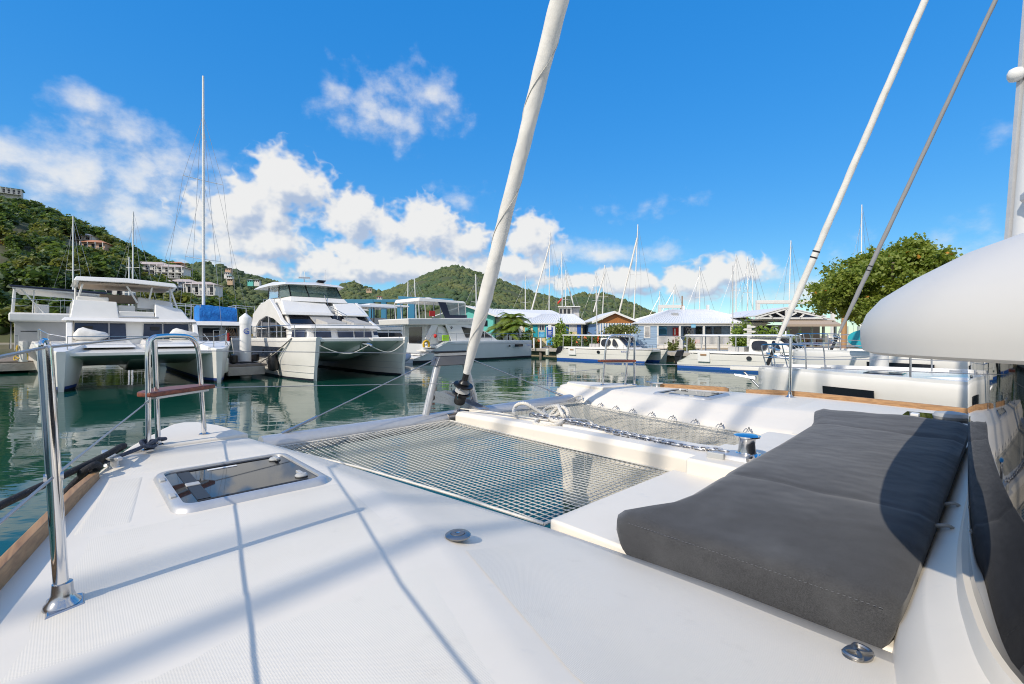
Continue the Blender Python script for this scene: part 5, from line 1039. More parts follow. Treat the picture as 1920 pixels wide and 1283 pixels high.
# ---- the two sailing yachts berthed to starboard of us
def yacht(a, b, label, furl_mat, zs, half, L=14.5, stay_a=.35, stay_top=15.0, rk=.385, furl_r=.06, winx=(-5.4, -3.6), name='sailing_yacht', mast_r=.13):
    y = empty(name, ab(a, b, 0), HEAD, label, 'sailing yacht')
    hl, P = boat_hull('hull', y, 0, L, half, half * .86, zs, GF, fore=5.0, rake=.02, sheer=.05, stemw=.12, n=30)
    stripe(P, L, zs - .34, zs - .33, hl, MT['gelcoat_grey'], 'hull_line', .006)
    for z in (zs,): 
        mb = MB()
        for sd in (1, -1):
            secs = []
            for i in range(24):
                x = -.1 - (L - .2) * (i / 23) ** 1.2; p = Vector(P(x, zs, sd)); secs.append([p + Vector((0, -.005 * sd, 0)), p + Vector((0, -.05 * sd, 0)), p + Vector((0, -.05 * sd, .05)), p + Vector((0, -.005 * sd, .05))])
            mb.loft(secs)
        mb.build('bulwark', MT['white_paint'], y)
    for sd in (1, -1):
        plate(y, 'hull_window', 'dark_glass', [(winx[0], sd * (hull_w(winx[0], zs - .28, L, half, half * .86, zs, 5.0, .12) + .022), zs - .30), (winx[1], sd * (hull_w(winx[1], zs - .28, L, half, half * .86, zs, 5.0, .12) + .022), zs - .29), (winx[1], sd * (hull_w(winx[1], zs - .14, L, half, half * .86, zs, 5.0, .12) + .022), zs - .14), (winx[0], sd * (hull_w(winx[0], zs - .14, L, half, half * .86, zs, 5.0, .12) + .022), zs - .14)], (0, .03 * sd, 0))
    # deck crown and coachroof
    secs = []
    for x, w, h in ((-2.2, .25, .02), (-3.0, .7, .10), (-4.5, 1.15, .26), (-7, 1.35, .38), (-9.5, 1.4, .42)): secs.append([(x, -w, zs), (x, -w * .88, zs + h * .8), (x, -w * .4, zs + h), (x, w * .4, zs + h), (x, w * .88, zs + h * .8), (x, w, zs)])
    MB().loft(secs).build('coachroof', GF, y, smooth=50, bevel=.03)
    MB().box(-2.1, -1.6, -.25, .25, zs, zs + .05).build('deck_hatch', MT['smoke_glass'], y, bevel=.015)
    # furled genoa
    n = 110; secs = []; base = Vector((-stay_a, 0, zs + .05)); axs = Vector((-rk, 0, 1)).normalized(); f1 = axs.cross(Vector((0, 1, 0))).normalized(); f2 = axs.cross(f1)
    for i in range(n):
        t = .45 + i * (stay_top - 1.0) / n; c = base + Vector((-rk * t, 0, t)); r0 = furl_r * (.55 + .45 * min(1, (t - .45) / .8)) * (1 - .35 * t / stay_top)
        secs.append([c + (f1 * math.cos(th) + f2 * math.sin(th)) * r0 * (1 + .11 * (((th - t * 7) / 6.283) % 1) + .03 * math.sin(4 * th - 13 * t)) for th in np.linspace(0, 2 * math.pi, 15)[:-1]])
    MB().loft(secs).build('furled_genoa', furl_mat, y, smooth=30)
    MB().tube([base, base + Vector((-rk, 0, 1)) * stay_top], .012, 6).build('forestay', MT['wire'], y)
    for k in (.45, .30): MB().lathe(base + Vector((-rk, 0, 1)) * k * .75, [(.02, .02), (.10, .015), (.10, -.01), (.03, -.02)], 18, axs).build('furler_drum', MT['steel'], y)
    MB().tube([base, base + Vector((-rk, 0, 1)) * .35], .035, 8).build('furler_link', MT['black_plastic'], y)
    for k in (1.95, 2.05): MB().lathe(base + Vector((-rk, 0, 1)) * k, [(furl_r * 1.1, -.012), (furl_r * 1.13, 0), (furl_r * 1.1, .012)], 16, axs).build('sail_tie', MT['black_plastic'], y)
    MB().tube([(-stay_a - rk * stay_top, 0, zs + .3), (-stay_a - rk * stay_top - .3, 0, zs + stay_top + 1.5)], mast_r, 12).build('mast', MT['aluminium'], y)
    # pulpit, stanchions, lifelines
    for sd in (1, -1):
        pts = [(-.16, .16 * sd, zs + .05), (-.08, .18 * sd, zs + .40), (-.14, .20 * sd, zs + .47), (-.45, .36 * sd, zs + .48), (-.80, .52 * sd, zs + .47), (-.88, .56 * sd, zs + .42), (-.90, .58 * sd, zs + .05)]
        pl = MB().tube(cr(pts, 4), .012, 8).build('pulpit_tube', MT['steel'], y)
        MB().tube([(-.12, .17 * sd, zs + .24), (-.45, .35 * sd, zs + .24), (-.89, .57 * sd, zs + .24)], .009, 6).build('pulpit_bar', MT['steel'], pl)
        MB().tube([(-.36, .32 * sd, zs + .05), (-.28, .28 * sd, zs + .47)], .010, 6).build('pulpit_leg', MT['steel'], pl)
        st_x = [-2.3, -4.3, -6.3, -8.3, -10.0]; tops = [Vector((-.88, .56 * sd, zs + .44))]; mids = [Vector((-.89, .57 * sd, zs + .24))]
        for x in st_x:
            w = hull_w(x, zs, L, half, half * .86, zs, 5.0, .12) - .08
            MB().tube([(x, w * sd, zs), (x, w * sd, zs + .50)], .013, 8).build('stanchion', MT['steel'], y); tops.append(Vector((x, w * sd, zs + .50))); mids.append(Vector((x, w * sd, zs + .32)))
        MB().tube(tops, .006, 5).build('lifeline', MT['wire'], y); MB().tube(mids, .005, 5).build('lifeline', MT['wire'], y)
        for x in (-.9, -2.6): MB().cbox((x, (hull_w(x, zs, L, half, half * .86, zs, 5.0, .12) - .16) * sd, zs + .04), (.16, .035, .035)).build('cleat', MT['steel'], y)
    MB().hexa([(.55, -.05, zs - .04), (-.7, -.16, zs - .02), (-.7, .16, zs - .02), (.55, .05, zs - .04)], [(.55, -.05, zs + .05), (-.7, -.16, zs + .07), (-.7, .16, zs + .07), (.55, .05, zs + .05)]).build('bowsprit', GF, y, bevel=.02)
    an = MB().tube([(.30, 0, zs - .06), (-.05, 0, zs - .42), (-.02, 0, zs - .55)], .022, 8); an.hexa([(.42, -.11, zs - .14), (.08, -.03, zs - .2), (.08, .03, zs - .2), (.42, .11, zs - .14)], [(.46, -.09, zs - .1), (.08, -.03, zs - .14), (.08, .03, zs - .14), (.46, .09, zs - .1)])
    an.build('anchor', MT['galvanised'], y, bevel=.01)
    return y
y1 = yacht(3.2, 9.46, 'white sailing yacht with white furled headsail berthed right beside us', MT['canvas_white'], 1.60, 2.1, stay_a=.10, rk=.392, winx=(-1.9, -1.22), furl_r=.054)
y2 = yacht(3.9, 14.0, 'white sailing yacht with grey furled headsail, second berth to our right', mat('canvas_mid_grey', (.27, .27, .28), .8, bump=(30, .3, .01)), 1.80, 2.15, stay_a=.82, rk=.394, furl_r=.048, winx=(-2.9, -1.75))
# paddle board lashed on its rail
pb = empty('paddle_board', ab(.85, 12.62, 1.86), HEAD, 'turquoise paddle board lashed along the rail of the second yacht', 'paddle board')
secs = []
for t in np.sin(np.linspace(-math.pi / 2, math.pi / 2, 25)):
    w = .22 * max(0, 1 - abs(t) ** 8) ** .5 + .01; secs.append([(1.6 * t, -.04 + .02 * t * t, -w + .3), (1.6 * t, .04 + .02 * t * t, -w + .3), (1.6 * t, .06, .3), (1.6 * t, .04 + .02 * t * t, w + .3), (1.6 * t, -.04 + .02 * t * t, w + .3), (1.6 * t, -.06, .3)])
MB().loft(secs).build('board', mat('board_turquoise', (.02, .36, .44), .35), pb, smooth=50); 
secs = []
MB().tube([(-1.3, -.065, .31), (1.3, -.065, .31)], .02, 6).build('board_stripe', MT['yellow'], pb)

# ---- sailing yachts on the far side of our berth (behind the eye); their masts shade our deck
# ================================================================== land, quay, buildings, plants
rnd = random.Random(11); nrg = np.random.default_rng(5)
mat('ground_sand', (.34, .28, .19), .95, var=(.5, (.24, .22, .13), .4, .7), bump=(3, .4, .05))
mat('grass', (.10, .15, .04), .95, var=(1.5, (.16, .17, .06), .4, .7), bump=(20, .6, .05))
GZ = .83
edge = [ab(45, 36.6), ab(-45, 36.6)]
poly = [edge[1], edge[0], (-30, 92, 0), (-75, 78, 0), (-100, 62, 0), (-420, 80, 0), (-500, 900, 0), (700, 900, 0), (500, -100, 0)]
o = MB().prism([(p[0], p[1]) for p in poly], -5.5, GZ - .12).build('ground', MT['ground_sand'], smooth=0); tag(o, kind='structure')
# quay: a concrete deck on piles with a dark gap under it
qd = MB()
a_, b_ = Vector(ab(44, 36.0)), Vector(ab(-40, 36.0)); nrm = Vector((S.x, S.y, 0))
qd.prism([(p.x, p.y) for p in (a_, b_, b_ + nrm * 4.5, a_ + nrm * 4.5)], GZ - .32, GZ); o = qd.build('quay', MT['concrete'], bevel=.04); tag(o, kind='structure')
for i, a in enumerate(np.arange(-30, 44, 3.2)):
    p = Vector(ab(a, 36.35)); q = MB().tube([(p.x, p.y, -2), (p.x, p.y, GZ - .3)], .17, 10).build('quay_pile', MT['dock_wood'], o)
o = MB().prism([(p.x, p.y) for p in (a_ + nrm * 4.5, b_ + nrm * 4.5, b_ + nrm * 60, a_ + nrm * 60)], GZ - .11, GZ + .02).build('promenade', mat('paving', (.46, .37, .25), .9, var=(.8, (.38, .30, .20), .4, .7), bump=(5, .3, .02))); tag(o, kind='structure')
for i, (px, m_, lab) in enumerate(((1026, 'fender_white', 'cream cylindrical fender hanging from the quay edge'), (1048, 'gelcoat_cool', 'grey-blue cylindrical fender hanging from the quay edge'))):
    Y = 47.6; x = (px - 960) / 880 * Y; q = MB().lathe((0, 0, 0), [(.03, 0), (.17, .10), (.19, .35), (.17, .62), (.04, .74)], 14).build('fender', MT[m_]); q.location = (x, Y - .3, .12); tag(q, lab, 'fender')

# ---- leaf helpers
def leaf_quads(centres, size, up=.35, asp=.8, rng=nrg):
    n = len(centres); c = np.asarray(centres)
    nr = rng.normal(size=(n, 3)); nr[:, 2] = np.abs(nr[:, 2]) + up; nr /= np.linalg.norm(nr, axis=1)[:, None]
    t = rng.normal(size=(n, 3)); t -= nr * np.sum(t * nr, 1)[:, None]; t /= np.linalg.norm(t, axis=1)[:, None]; b = np.cross(nr, t)
    s = (size * rng.uniform(.65, 1.25, n))[:, None]
    v = np.stack([c - t * s - b * s * asp * .35, c + t * s * .1 - b * s * asp, c + t * s, c + t * s * .1 + b * s * asp], 1).reshape(-1, 3)
    return v
def mesh_quads(name, v, mt, parent=None):
    n = len(v) // 4; me = bpy.data.meshes.new(name); me.vertices.add(len(v)); me.vertices.foreach_set('co', v.astype(np.float32).ravel())
    me.loops.add(len(v)); me.loops.foreach_set('vertex_index', np.arange(len(v), dtype=np.int32)); me.polygons.add(n); me.polygons.foreach_set('loop_start', np.arange(0, len(v), 4, dtype=np.int32))
    me.update(calc_edges=True); me.materials.append(mt); me.validate()
    o = bpy.data.objects.new(name, me); COL.objects.link(o)
    if parent: o.parent = parent
    return o
def leaf_mat(name, c1, c2, sc_=.6, tr=.25):
    m = mat(name, c1, .55, var=(sc_, c2, .38, .66)); nt = m.node_tree; b = nt.nodes['Principled BSDF']
    tb = nt.nodes.new('ShaderNodeBsdfTranslucent'); tb.inputs[0].default_value = (c2[0] * 1.6, c2[1] * 1.7, c2[2], 1); mx = nt.nodes.new('ShaderNodeMixShader'); mx.inputs[0].default_value = tr
    nt.links.new(b.outputs[0], mx.inputs[1]); nt.links.new(tb.outputs[0], mx.inputs[2]); nt.links.new(mx.outputs[0], nt.nodes['Material Output'].inputs[0]); return m
LM = [leaf_mat('leaf_mid', (.082, .135, .040), (.145, .20, .058), tr=.33), leaf_mat('leaf_olive', (.14, .165, .048), (.21, .22, .07), tr=.33), leaf_mat('leaf_dark', (.042, .082, .028), (.075, .12, .038), tr=.3)]
LG = leaf_mat('leaf_seagrape', (.15, .21, .035), (.27, .31, .06), 1.2, .35); LO = leaf_mat('leaf_orange', (.50, .20, .03), (.55, .28, .04), 2); LP_ = leaf_mat('leaf_palm', (.13, .21, .03), (.25, .29, .05), 1.0); LB = leaf_mat('leaf_bright', (.14, .22, .03), (.22, .30, .05), 1.5)
MT['bark'] = mat('bark', (.14, .10, .07), .9, bump=(8, .6, .05))
def crown_pts(rng, rad, ncl, per, spread=.28, flat=1.0):
    pts = []
    for _ in range(ncl):
        d = rng.normal(size=3); d /= np.linalg.norm(d); r = rng.uniform(.55, 1.0) ** .6; c = d * r * np.array(rad) * np.array([1, 1, flat])
        pts.append(c + rng.normal(size=(per, 3)) * np.array(rad) * spread * rng.uniform(.6, 1.1))
    return np.concatenate(pts)
def bush(name, c, rad, n, size, mt, label, cat='bush', group=None, flowers=None, upright=0):
    e = empty(name, c, rnd.uniform(0, 6), label, cat, group)
    p = crown_pts(nrg, rad, max(6, n // 30), 30, .30); p[:, 2] = np.abs(p[:, 2] + rad[2] * .55) * .9
    mesh_quads('foliage', leaf_quads(p, size, .2 + upright), mt, e)
    s = MB()
    for k in range(4): s.tube([(0, 0, -.1), (rnd.uniform(-.4, .4) * rad[0], rnd.uniform(-.4, .4) * rad[1], rad[2] * 1.1)], .03, 5)
    s.build('stem', MT['bark'], e)
    if flowers: mesh_quads('blossom', leaf_quads(p[nrg.choice(len(p), flowers)] * np.array([1.05, 1.05, 1.1]), size * 1.3), MT['orange'], e)
    return e

# ---- hills
def hill(name, ridge, Yr, Y0, mt, bump=6.0, nt_=40, px_step=8, back=1.5, shape=.85):
    xs = np.arange(ridge[0][0], ridge[-1][0] + 1, px_step); ry = np.interp(xs, [r[0] for r in ridge], [r[1] for r in ridge])
    ts = np.concatenate([np.linspace(0, 1, nt_), np.linspace(1.03, back, 8)]); V = []; 
    def zf(px, t):
        yy = np.interp(px, [r[0] for r in ridge], [r[1] for r in ridge]); yr = Yr(px) if callable(Yr) else Yr; y0 = Y0(px) if callable(Y0) else Y0
        Y = y0 + (yr - y0) * t; zr = CAMH + (HORY - yy) / FPX * yr - bump * .7
        z = .6 + (zr - .6) * (t ** shape if t <= 1 else max(0, 1 - (t - 1) / (back - 1)) ** .8)
        return ((px - HORX) / FPX * Y, Y, z)
    for px in xs:
        for t in ts:
            X, Y, z = zf(px, t); z += bump * .5 * (math.sin(X * .061 + 1.3) * math.sin(Y * .047) + .5 * math.sin(X * .13 + Y * .11)) * min(1, t * 2)
            V.append((X, Y, z))
    n = len(ts); F = [(i * n + j, i * n + j + 1, (i + 1) * n + j + 1, (i + 1) * n + j) for i in range(len(xs) - 1) for j in range(n - 1)]
    o = MB().add(V, F).build(name, mt, smooth=180); tag(o, kind='structure'); return zf, ridge
mat('hill_soil', (.07, .08, .035), .95, var=(.05, (.13, .11, .06), .5, .75)); mat('hill_far', (.055, .075, .03), .95, var=(.02, (.09, .10, .045), .4, .7))
R1 = [(-420, 300), (-200, 320), (0, 366), (60, 388), (130, 412), (190, 440), (240, 468), (300, 498), (350, 512), (400, 542), (440, 570), (480, 594), (520, 612), (560, 622)]
z1, _ = hill('hill', R1, lambda p: 250 + max(0, (p - 300)) * .2, lambda p: 92 + max(0, p - 200) * .12, MT['hill_soil'], 5.0)
R2 = [(150, 520), (300, 498), (350, 492), (390, 488), (440, 502), (500, 520), (560, 531), (600, 546), (650, 562), (720, 590)]
z2, _ = hill('hill', R2, 640, 330, MT['hill_far'], 8.0)
R3 = [(560, 575), (600, 550), (640, 532), (662, 527), (700, 539), (735, 551), (790, 575), (850, 600)]
z3, _ = hill('hill', R3, 1150, 700, MT['hill_far'], 10)
R4 = [(600, 592), (650, 570), (700, 552), (760, 528), (800, 511), (830, 499), (850, 495), (880, 502), (940, 523), (1000, 546), (1060, 560), (1120, 575), (1180, 596)]
z4, _ = hill('hill', R4, 900, 420, MT['hill_far'], 9)
R5 = [(980, 592), (1020, 570), (1055, 556), (1090, 549), (1130, 548), (1170, 560), (1220, 580), (1270, 604)]
z5, _ = hill('hill', R5, 1000, 600, MT['hill_far'], 9)
# ico template for canopies
def ico(sub):
    bm = bmesh.new(); bmesh.ops.create_icosphere(bm, subdivisions=sub, radius=1); v = np.array([p.co[:] for p in bm.verts]); f = np.array([[q.index for q in p.verts] for p in bm.faces]); bm.free(); return v, f
def blobs(name, P, rad, mt, sub=2, label=None):
    v0, f0 = ico(sub); n = len(P); nv = len(v0); V = np.empty((n, nv, 3)); 
    for i in range(n):
        q = nrg.uniform(0, 6, 3); w = 1 + .28 * np.sin(v0[:, 0] * 3.1 + q[0]) * np.sin(v0[:, 1] * 3.7 + q[1]) + .14 * np.sin(v0[:, 2] * 7 + v0[:, 0] * 6 + q[2])
        V[i] = v0 * w[:, None] * rad[i][:, None].T + P[i]
    F = (f0[None] + (np.arange(n) * nv)[:, None, None]).reshape(-1, 3)
    me = bpy.data.meshes.new(name); me.vertices.add(n * nv); me.vertices.foreach_set('co', V.astype(np.float32).ravel()); m = len(F); me.loops.add(m * 3); me.loops.foreach_set('vertex_index', F.astype(np.int32).ravel()); me.polygons.add(m); me.polygons.foreach_set('loop_start', np.arange(0, m * 3, 3, dtype=np.int32)); me.update(calc_edges=True)
    me.materials.append(mt); me.shade_smooth(); o = bpy.data.objects.new(name, me); COL.objects.link(o); return tag(o, label, 'forest', kind='stuff')
FM = [mat('canopy_a', (.085, .120, .045), .9, bump=(.5, 1.0, 1.5), dirt=(.012, (.06, .10, .045), .45, .6), var=(.05, (.135, .155, .058), .40, .62)), mat('canopy_b', (.095, .130, .046), .9, bump=(.5, 1.0, 1.5), dirt=(.012, (.06, .105, .045), .45, .6), var=(.05, (.15, .165, .062), .40, .62))]
for (zf, rg, cnt, rr_, lab, mi, yy) in ((z2, R2, 4200, 3.4, 'green wooded ridge behind the near left hillside', 0, 640), (z3, R3, 3200, 5.0, 'distant wooded hill left of the conical peak', 0, 1150), (z4, R4, 9500, 3.7, 'wooded conical hill rising behind the marina', 1, 900), (z5, R5, 3600, 4.3, 'low wooded hill right of the conical peak', 1, 1000)):
    P = []; rad = []
    for _ in range(cnt):
        px = rnd.uniform(rg[0][0], rg[-1][0]); t = rnd.uniform(.12, 1.02) ** .8; p = zf(px, min(t, 1)); r = rr_ * rnd.uniform(.35, 1.0) ** 1.0 * (1.6 if rnd.random() < .15 else 1.1); P.append((p[0], p[1], p[2] + r * .3)); rad.append((r, r, r * rnd.uniform(.7, 1.05)))
    blobs('hillside_forest', np.array(P), np.array(rad), FM[mi], 1, lab)

# ---- houses on the hills
WM = {'white': mat('render_white', (.72, .71, .68), .8, var=(.5, (.64, .63, .60), .4, .7)), 'peach': mat('render_peach', (.62, .42, .30), .8), 'orange': mat('render_orange', (.60, .27, .07), .8), 'yellow': mat('render_yellow', (.66, .50, .16), .8), 'teal': mat('render_teal', (.14, .55, .50), .7), 'blue': mat('render_blue', (.42, .50, .62), .8), 'grey': mat('render_grey', (.45, .44, .42), .8), 'tan': mat('render_tan', (.55, .40, .27), .8)}
RM = {'pink': mat('roof_pink', (.58, .48, .43), .8), 'orange': mat('roof_orange', (.55, .24, .12), .8), 'teal': mat('roof_teal', (.25, .42, .40), .7), 'white': mat('roof_white', (.74, .75, .77), .5, bump=(2, .1, .02)), 'grey': mat('roof_grey', (.36, .36, .36), .7), 'red': mat('roof_red', (.42, .10, .06), .7)}
HRECT = []
def hill_house(px, py, Y, w, d, h, rz, wall, roof, label, storeys=2, bays=4, roof_h=1.6, veranda=True, flat=False, shadow=2.0):
    p = at(px, py, Y); e = empty('hillside_house', p, rz, label, 'house', None); m = WM[wall]
    MB().box(-w / 2, w / 2, -d / 2, d / 2, -4, h).build('wall', m, e)
    if flat: MB().box(-w / 2 - .3, w / 2 + .3, -d / 2 - .3, d / 2 + .3, h, h + .35).build('roof', RM[roof], e)
    else: MB().hexa([(-w / 2 - .7, -d / 2 - .9, h), (w / 2 + .7, -d / 2 - .9, h), (w / 2 + .7, d / 2 + .9, h), (-w / 2 - .7, d / 2 + .9, h)], [(-w / 2 + d * .4, -.05, h + roof_h), (w / 2 - d * .4, -.05, h + roof_h), (w / 2 - d * .4, .05, h + roof_h), (-w / 2 + d * .4, .05, h + roof_h)]).build('roof', RM[roof], e)
    sh = h / storeys
    for s in range(storeys):
        for k in range(bays):
            x = -w / 2 + w * (k + .5) / bays; ww = w / bays * .5
            MB().box(x - ww / 2, x + ww / 2, -d / 2 - .04, -d / 2 + .1, s * sh + .35, s * sh + sh * .78).build('window', MT['dark_glass'], e)
        if veranda:
            MB().box(-w / 2, w / 2, -d / 2 - 1.8, -d / 2, s * sh - .15, s * sh + .05).build('balcony', m, e)
            q = MB(); q.box(-w / 2, w / 2, -d / 2 - 1.8, -d / 2 - 1.72, s * sh + .85, s * sh + .95)
            for k in range(bays * 3 + 1): x = -w / 2 + w * k / (bays * 3); q.box(x - .03, x + .03, -d / 2 - 1.78, -d / 2 - 1.72, s * sh, s * sh + .9)
            q.build('railing', WM['white'], e)
            for k in range(bays + 1): x = -w / 2 + w * k / bays; MB().box(x - .13, x + .13, -d / 2 - 1.8, -d / 2 - 1.55, s * sh, s * sh + sh).build('column', WM['white'], e)
    hw = w / Y * FPX * .55; HRECT.append((px - hw, px + hw, py - h / Y * FPX - 2, py + 2, Y))
    return e
fz = lambda px: math.atan2(-(px - 960), 880) * -1      # facing the harbour
hill_house(14, 366, 236, 10.5, 6, 3.0, R(40), 'white', 'teal', 'long arcaded white house on top of the left hill', 1, 6, .8)
hill_house(-22, 532, 150, 11, 10, 13, R(42), 'orange', 'red', 'tall orange apartment house with balconies at the left edge', 4, 3, 2.2)
hill_house(150, 462, 212, 12, 7, 4.4, R(18), 'white', 'pink', 'white villa with big arched window halfway up the hill', 2, 4, 1.4)
hill_house(182, 471, 205, 8, 6, 3.2, R(18), 'peach', 'orange', 'tan villa with orange roof beside the white villa', 1, 3, 1.5)
hill_house(46, 436, 215, 8, 5, 3, R(25), 'white', 'white', 'small white house half hidden in trees on the left hill', 1, 2, 1.0)
hill_house(285, 520, 188, 13, 7, 4.6, R(14), 'white', 'pink', 'upper white hotel wing with verandas, left half', 2, 5, 1.5)
hill_house(327, 524, 186, 9, 7, 4.4, R(14), 'white', 'pink', 'upper white hotel wing with verandas, right half', 2, 4, 1.4)
hill_house(346, 553, 166, 9, 7, 4.2, R(14), 'blue', 'pink', 'lower pale blue hotel wing with verandas, left half', 2, 4, 1.3)
hill_house(384, 556, 164, 9, 7, 3.8, R(14), 'white', 'pink', 'lower white hotel wing beside the tall mast', 1, 4, 1.3)
hill_house(185, 562, 128, 11, 6, 4.2, R(12), 'white', 'grey', 'flat roofed white house low down behind the left catamaran', 1, 4, .2, False, True)
hill_house(216, 566, 124, 7, 5, 3.6, R(12), 'white', 'grey', 'small white annex below the yellow house', 1, 3, .2, False, True)
hill_house(233, 556, 134, 9, 6, 4.2, R(12), 'yellow', 'grey', 'yellow flat roofed house low down behind the left catamaran', 1, 3, .2, True, True)
hill_house(333, 499, 245, 6, 4, 1.2, R(10), 'peach', 'orange', 'orange roofed house on the crest of the near hill', 1, 2, 1.0, False)
for i, (px, py, Y, wl, rf, lab) in enumerate(((429, 508, 520, 'peach', 'grey', 'peach cube house near the top of the middle ridge'), (427, 516, 505, 'white', 'grey', 'white house just below the peach house on the middle ridge'), (432, 522, 495, 'white', 'teal', 'white house with green roof on the middle ridge'), (433, 528, 485, 'tan', 'grey', 'lowest tan house of the column on the middle ridge'), (471, 530, 500, 'teal', 'white', 'turquoise house on the middle ridge'), (483, 530, 500, 'white', 'grey', 'small white house right of the turquoise one'), (692, 546, 1000, 'tan', 'pink', 'tan house high on the distant hill'), (712, 561, 640, 'white', 'red', 'white house with red trim at the foot of the conical hill'))):
    hill_house(px, py, Y, 6.5 * Y / 600, 5, 2.8 * Y / 600, R(8), wl, rf, lab, 1, 3, .8, False)

# ---- near hillside trees
def tree_proto(seed, mt, big=1.0):
    r = np.random.default_rng(seed); p = crown_pts(r, (3.0, 3.0, 2.3), 26, 13, .20); p[:, 2] += 3.4
    return leaf_quads(p, .62, .8, .85, r)
protos = [[tree_proto(k * 3 + j, LM[j]) for k in range(4)] for j in range(3)]
acc = [[], [], []]; ind = []
def hidden(px, py, Y, s):
    for (x0, x1, y0, y1, Yh) in HRECT:
        if Y < Yh + 4 and x0 - s < px < x1 + s and y0 - s < py < y1 + s * .5: return True
    return False
cnt = 0
while cnt < 1500:
    px = rnd.uniform(-260, 545); t = rnd.uniform(.0, 1.0) ** .75; p = z1(px, t)
    s = rnd.uniform(.55, 1.25); pr = 3.2 * s / p[1] * FPX; py = HORY - (p[2] + 3.2 * s - CAMH) / p[1] * FPX
    cnt += 1
    if hidden(px, py, p[1], pr * .55): continue
    j = rnd.choices((0, 1, 2), (5, 3, 4))[0]; k = rnd.randrange(4); th = rnd.uniform(0, 6.28); c, s_ = math.cos(th), math.sin(th)
    if len(ind) < 60 and t < .45 and 0 < px < 470: ind.append((p, j, k, th, s)); continue
    M = np.array([[c, -s_, 0], [s_, c, 0], [0, 0, 1]]) * s
    acc[j].append(protos[j][k] @ M.T + np.array(p))
labs = ('mid green bushes and trees covering the left hillside', 'olive yellow-green trees covering the left hillside', 'dark evergreen trees covering the left hillside')
for j in range(3): tag(mesh_quads('hillside_trees', np.concatenate(acc[j]), LM[j]), labs[j], 'trees', kind='stuff')
base_me = {}
tlab = ('leafy mid green tree low on the left hillside', 'olive yellow-green tree low on the left hillside', 'dark green tree low on the left hillside')
for (p, j, k, th, s) in ind:
    e = empty('broadleaf_tree', p, th, tlab[j], 'tree', 'trees low on the left hillside, ' + ('mid green', 'olive', 'dark')[j]); e.scale = (s, s, s)
    if (j, k) not in base_me:
        o = mesh_quads('crown', protos[j][k], LM[j], e); q = MB().tube([(0, 0, -1), (.1, 0, 1.5), (-.1, .1, 3.6)], [.2, .15, .06], 6)
        for b in range(4): q.tube([(0, 0, 1.6), (1.4 * math.cos(b * 1.6), 1.4 * math.sin(b * 1.6), 3.6)], [.09, .03], 5)
        q = q.build('trunk', MT['bark'], e); base_me[(j, k)] = (o, q)
    else:
        for src in base_me[(j, k)]: c = src.copy(); COL.objects.link(c); c.parent = e
# undergrowth along the shore
P = []; rad = []
for _ in range(420):
    px = rnd.uniform(-250, 560); t = rnd.uniform(.0, .2); p = z1(px, t); r = rnd.uniform(.8, 2.0); P.append((p[0], p[1], p[2] + r * .3)); rad.append((r, r, r * .8))
blobs('undergrowth', np.array(P), np.array(rad), LM[2], 2, 'dark undergrowth at the foot of the left hillside')

# ---- waterfront buildings
def roofm(parent, name, lo, hi, mt, t=.12):
    return MB().hexa(lo, hi).build(name, mt, parent, smooth=25)
def shingles(): pass
def wbox(e, name, x0, x1, y0, y1, z0, z1, m): return MB().box(x0, x1, y0, y1, z0, z1).build(name, m, e)
def X(px, Y): return (px - HORX) / FPX * Y
def Z(py, Y): return CAMH + (HORY - py) / FPX * Y
def seam_roof(e, poly, n, mt, name='roof', rib=.04):
    """a pitched plane with standing seams; poly = eave_left, eave_right, top_right, top_left"""
    a, b, c, d = [Vector(p) for p in poly]; nn = (b - a).cross(d - a).normalized() * .10
    o = MB().extr([a, b, c, d], -nn).build(name, mt, e, smooth=20); q = MB()
    for k in range(1, n): t = k / n; q.tube([a.lerp(b, t) + nn * .1, d.lerp(c, t) + nn * .1], rib, 4)
    q.build('roof_seam', mt, o); return o
# blue gabled shop with a wooden pediment
Yg = 52.0; e = empty('blue_shop', (X(1147, Yg), Yg, GZ), 0, 'blue striped shop with a wooden gable under a white roof', 'building'); ox, oy = X(1147, Yg), Yg
lx = lambda px: X(px, Yg) - ox; lz = lambda py: Z(py, Yg) - GZ
wbox(e, 'wall', lx(1117), lx(1193), 0, 8, -.3, lz(607), mat('wall_stripe_blue', (.16, .30, .55), .7))
for k in range(15):
    x = lx(1118) + (lx(1192) - lx(1118)) * (k + .5) / 15; wbox(e, 'board', x - .08, x + .08, -.05, .02, -.2, lz(606), MT['white_paint'] if k % 1 == 0 else None)
MB().extr([(lx(1117), .05, lz(606)), (lx(1193), .05, lz(606)), (lx(1155), .05, lz(586))], (0, .1, 0)).build('pediment', MT['gable_wood'], e)
for xa, xb in ((1109, 1152), (1199, 1152)): seam_roof(e, [(lx(xa), -.3, lz(604)), (lx(xa), 9, lz(604)), (lx(xb), 9, lz(585)), (lx(xb), -.3, lz(585))], 12, RM['white'])
for xa in (1109, 1199):
    MB().extr([(lx(xa), -.38, lz(607)), (lx(1152), -.38, lz(588)), (lx(1152), -.38, lz(584)), (lx(xa), -.38, lz(603))], (0, .07, 0)).build('barge_board', MT['white_paint'], e)
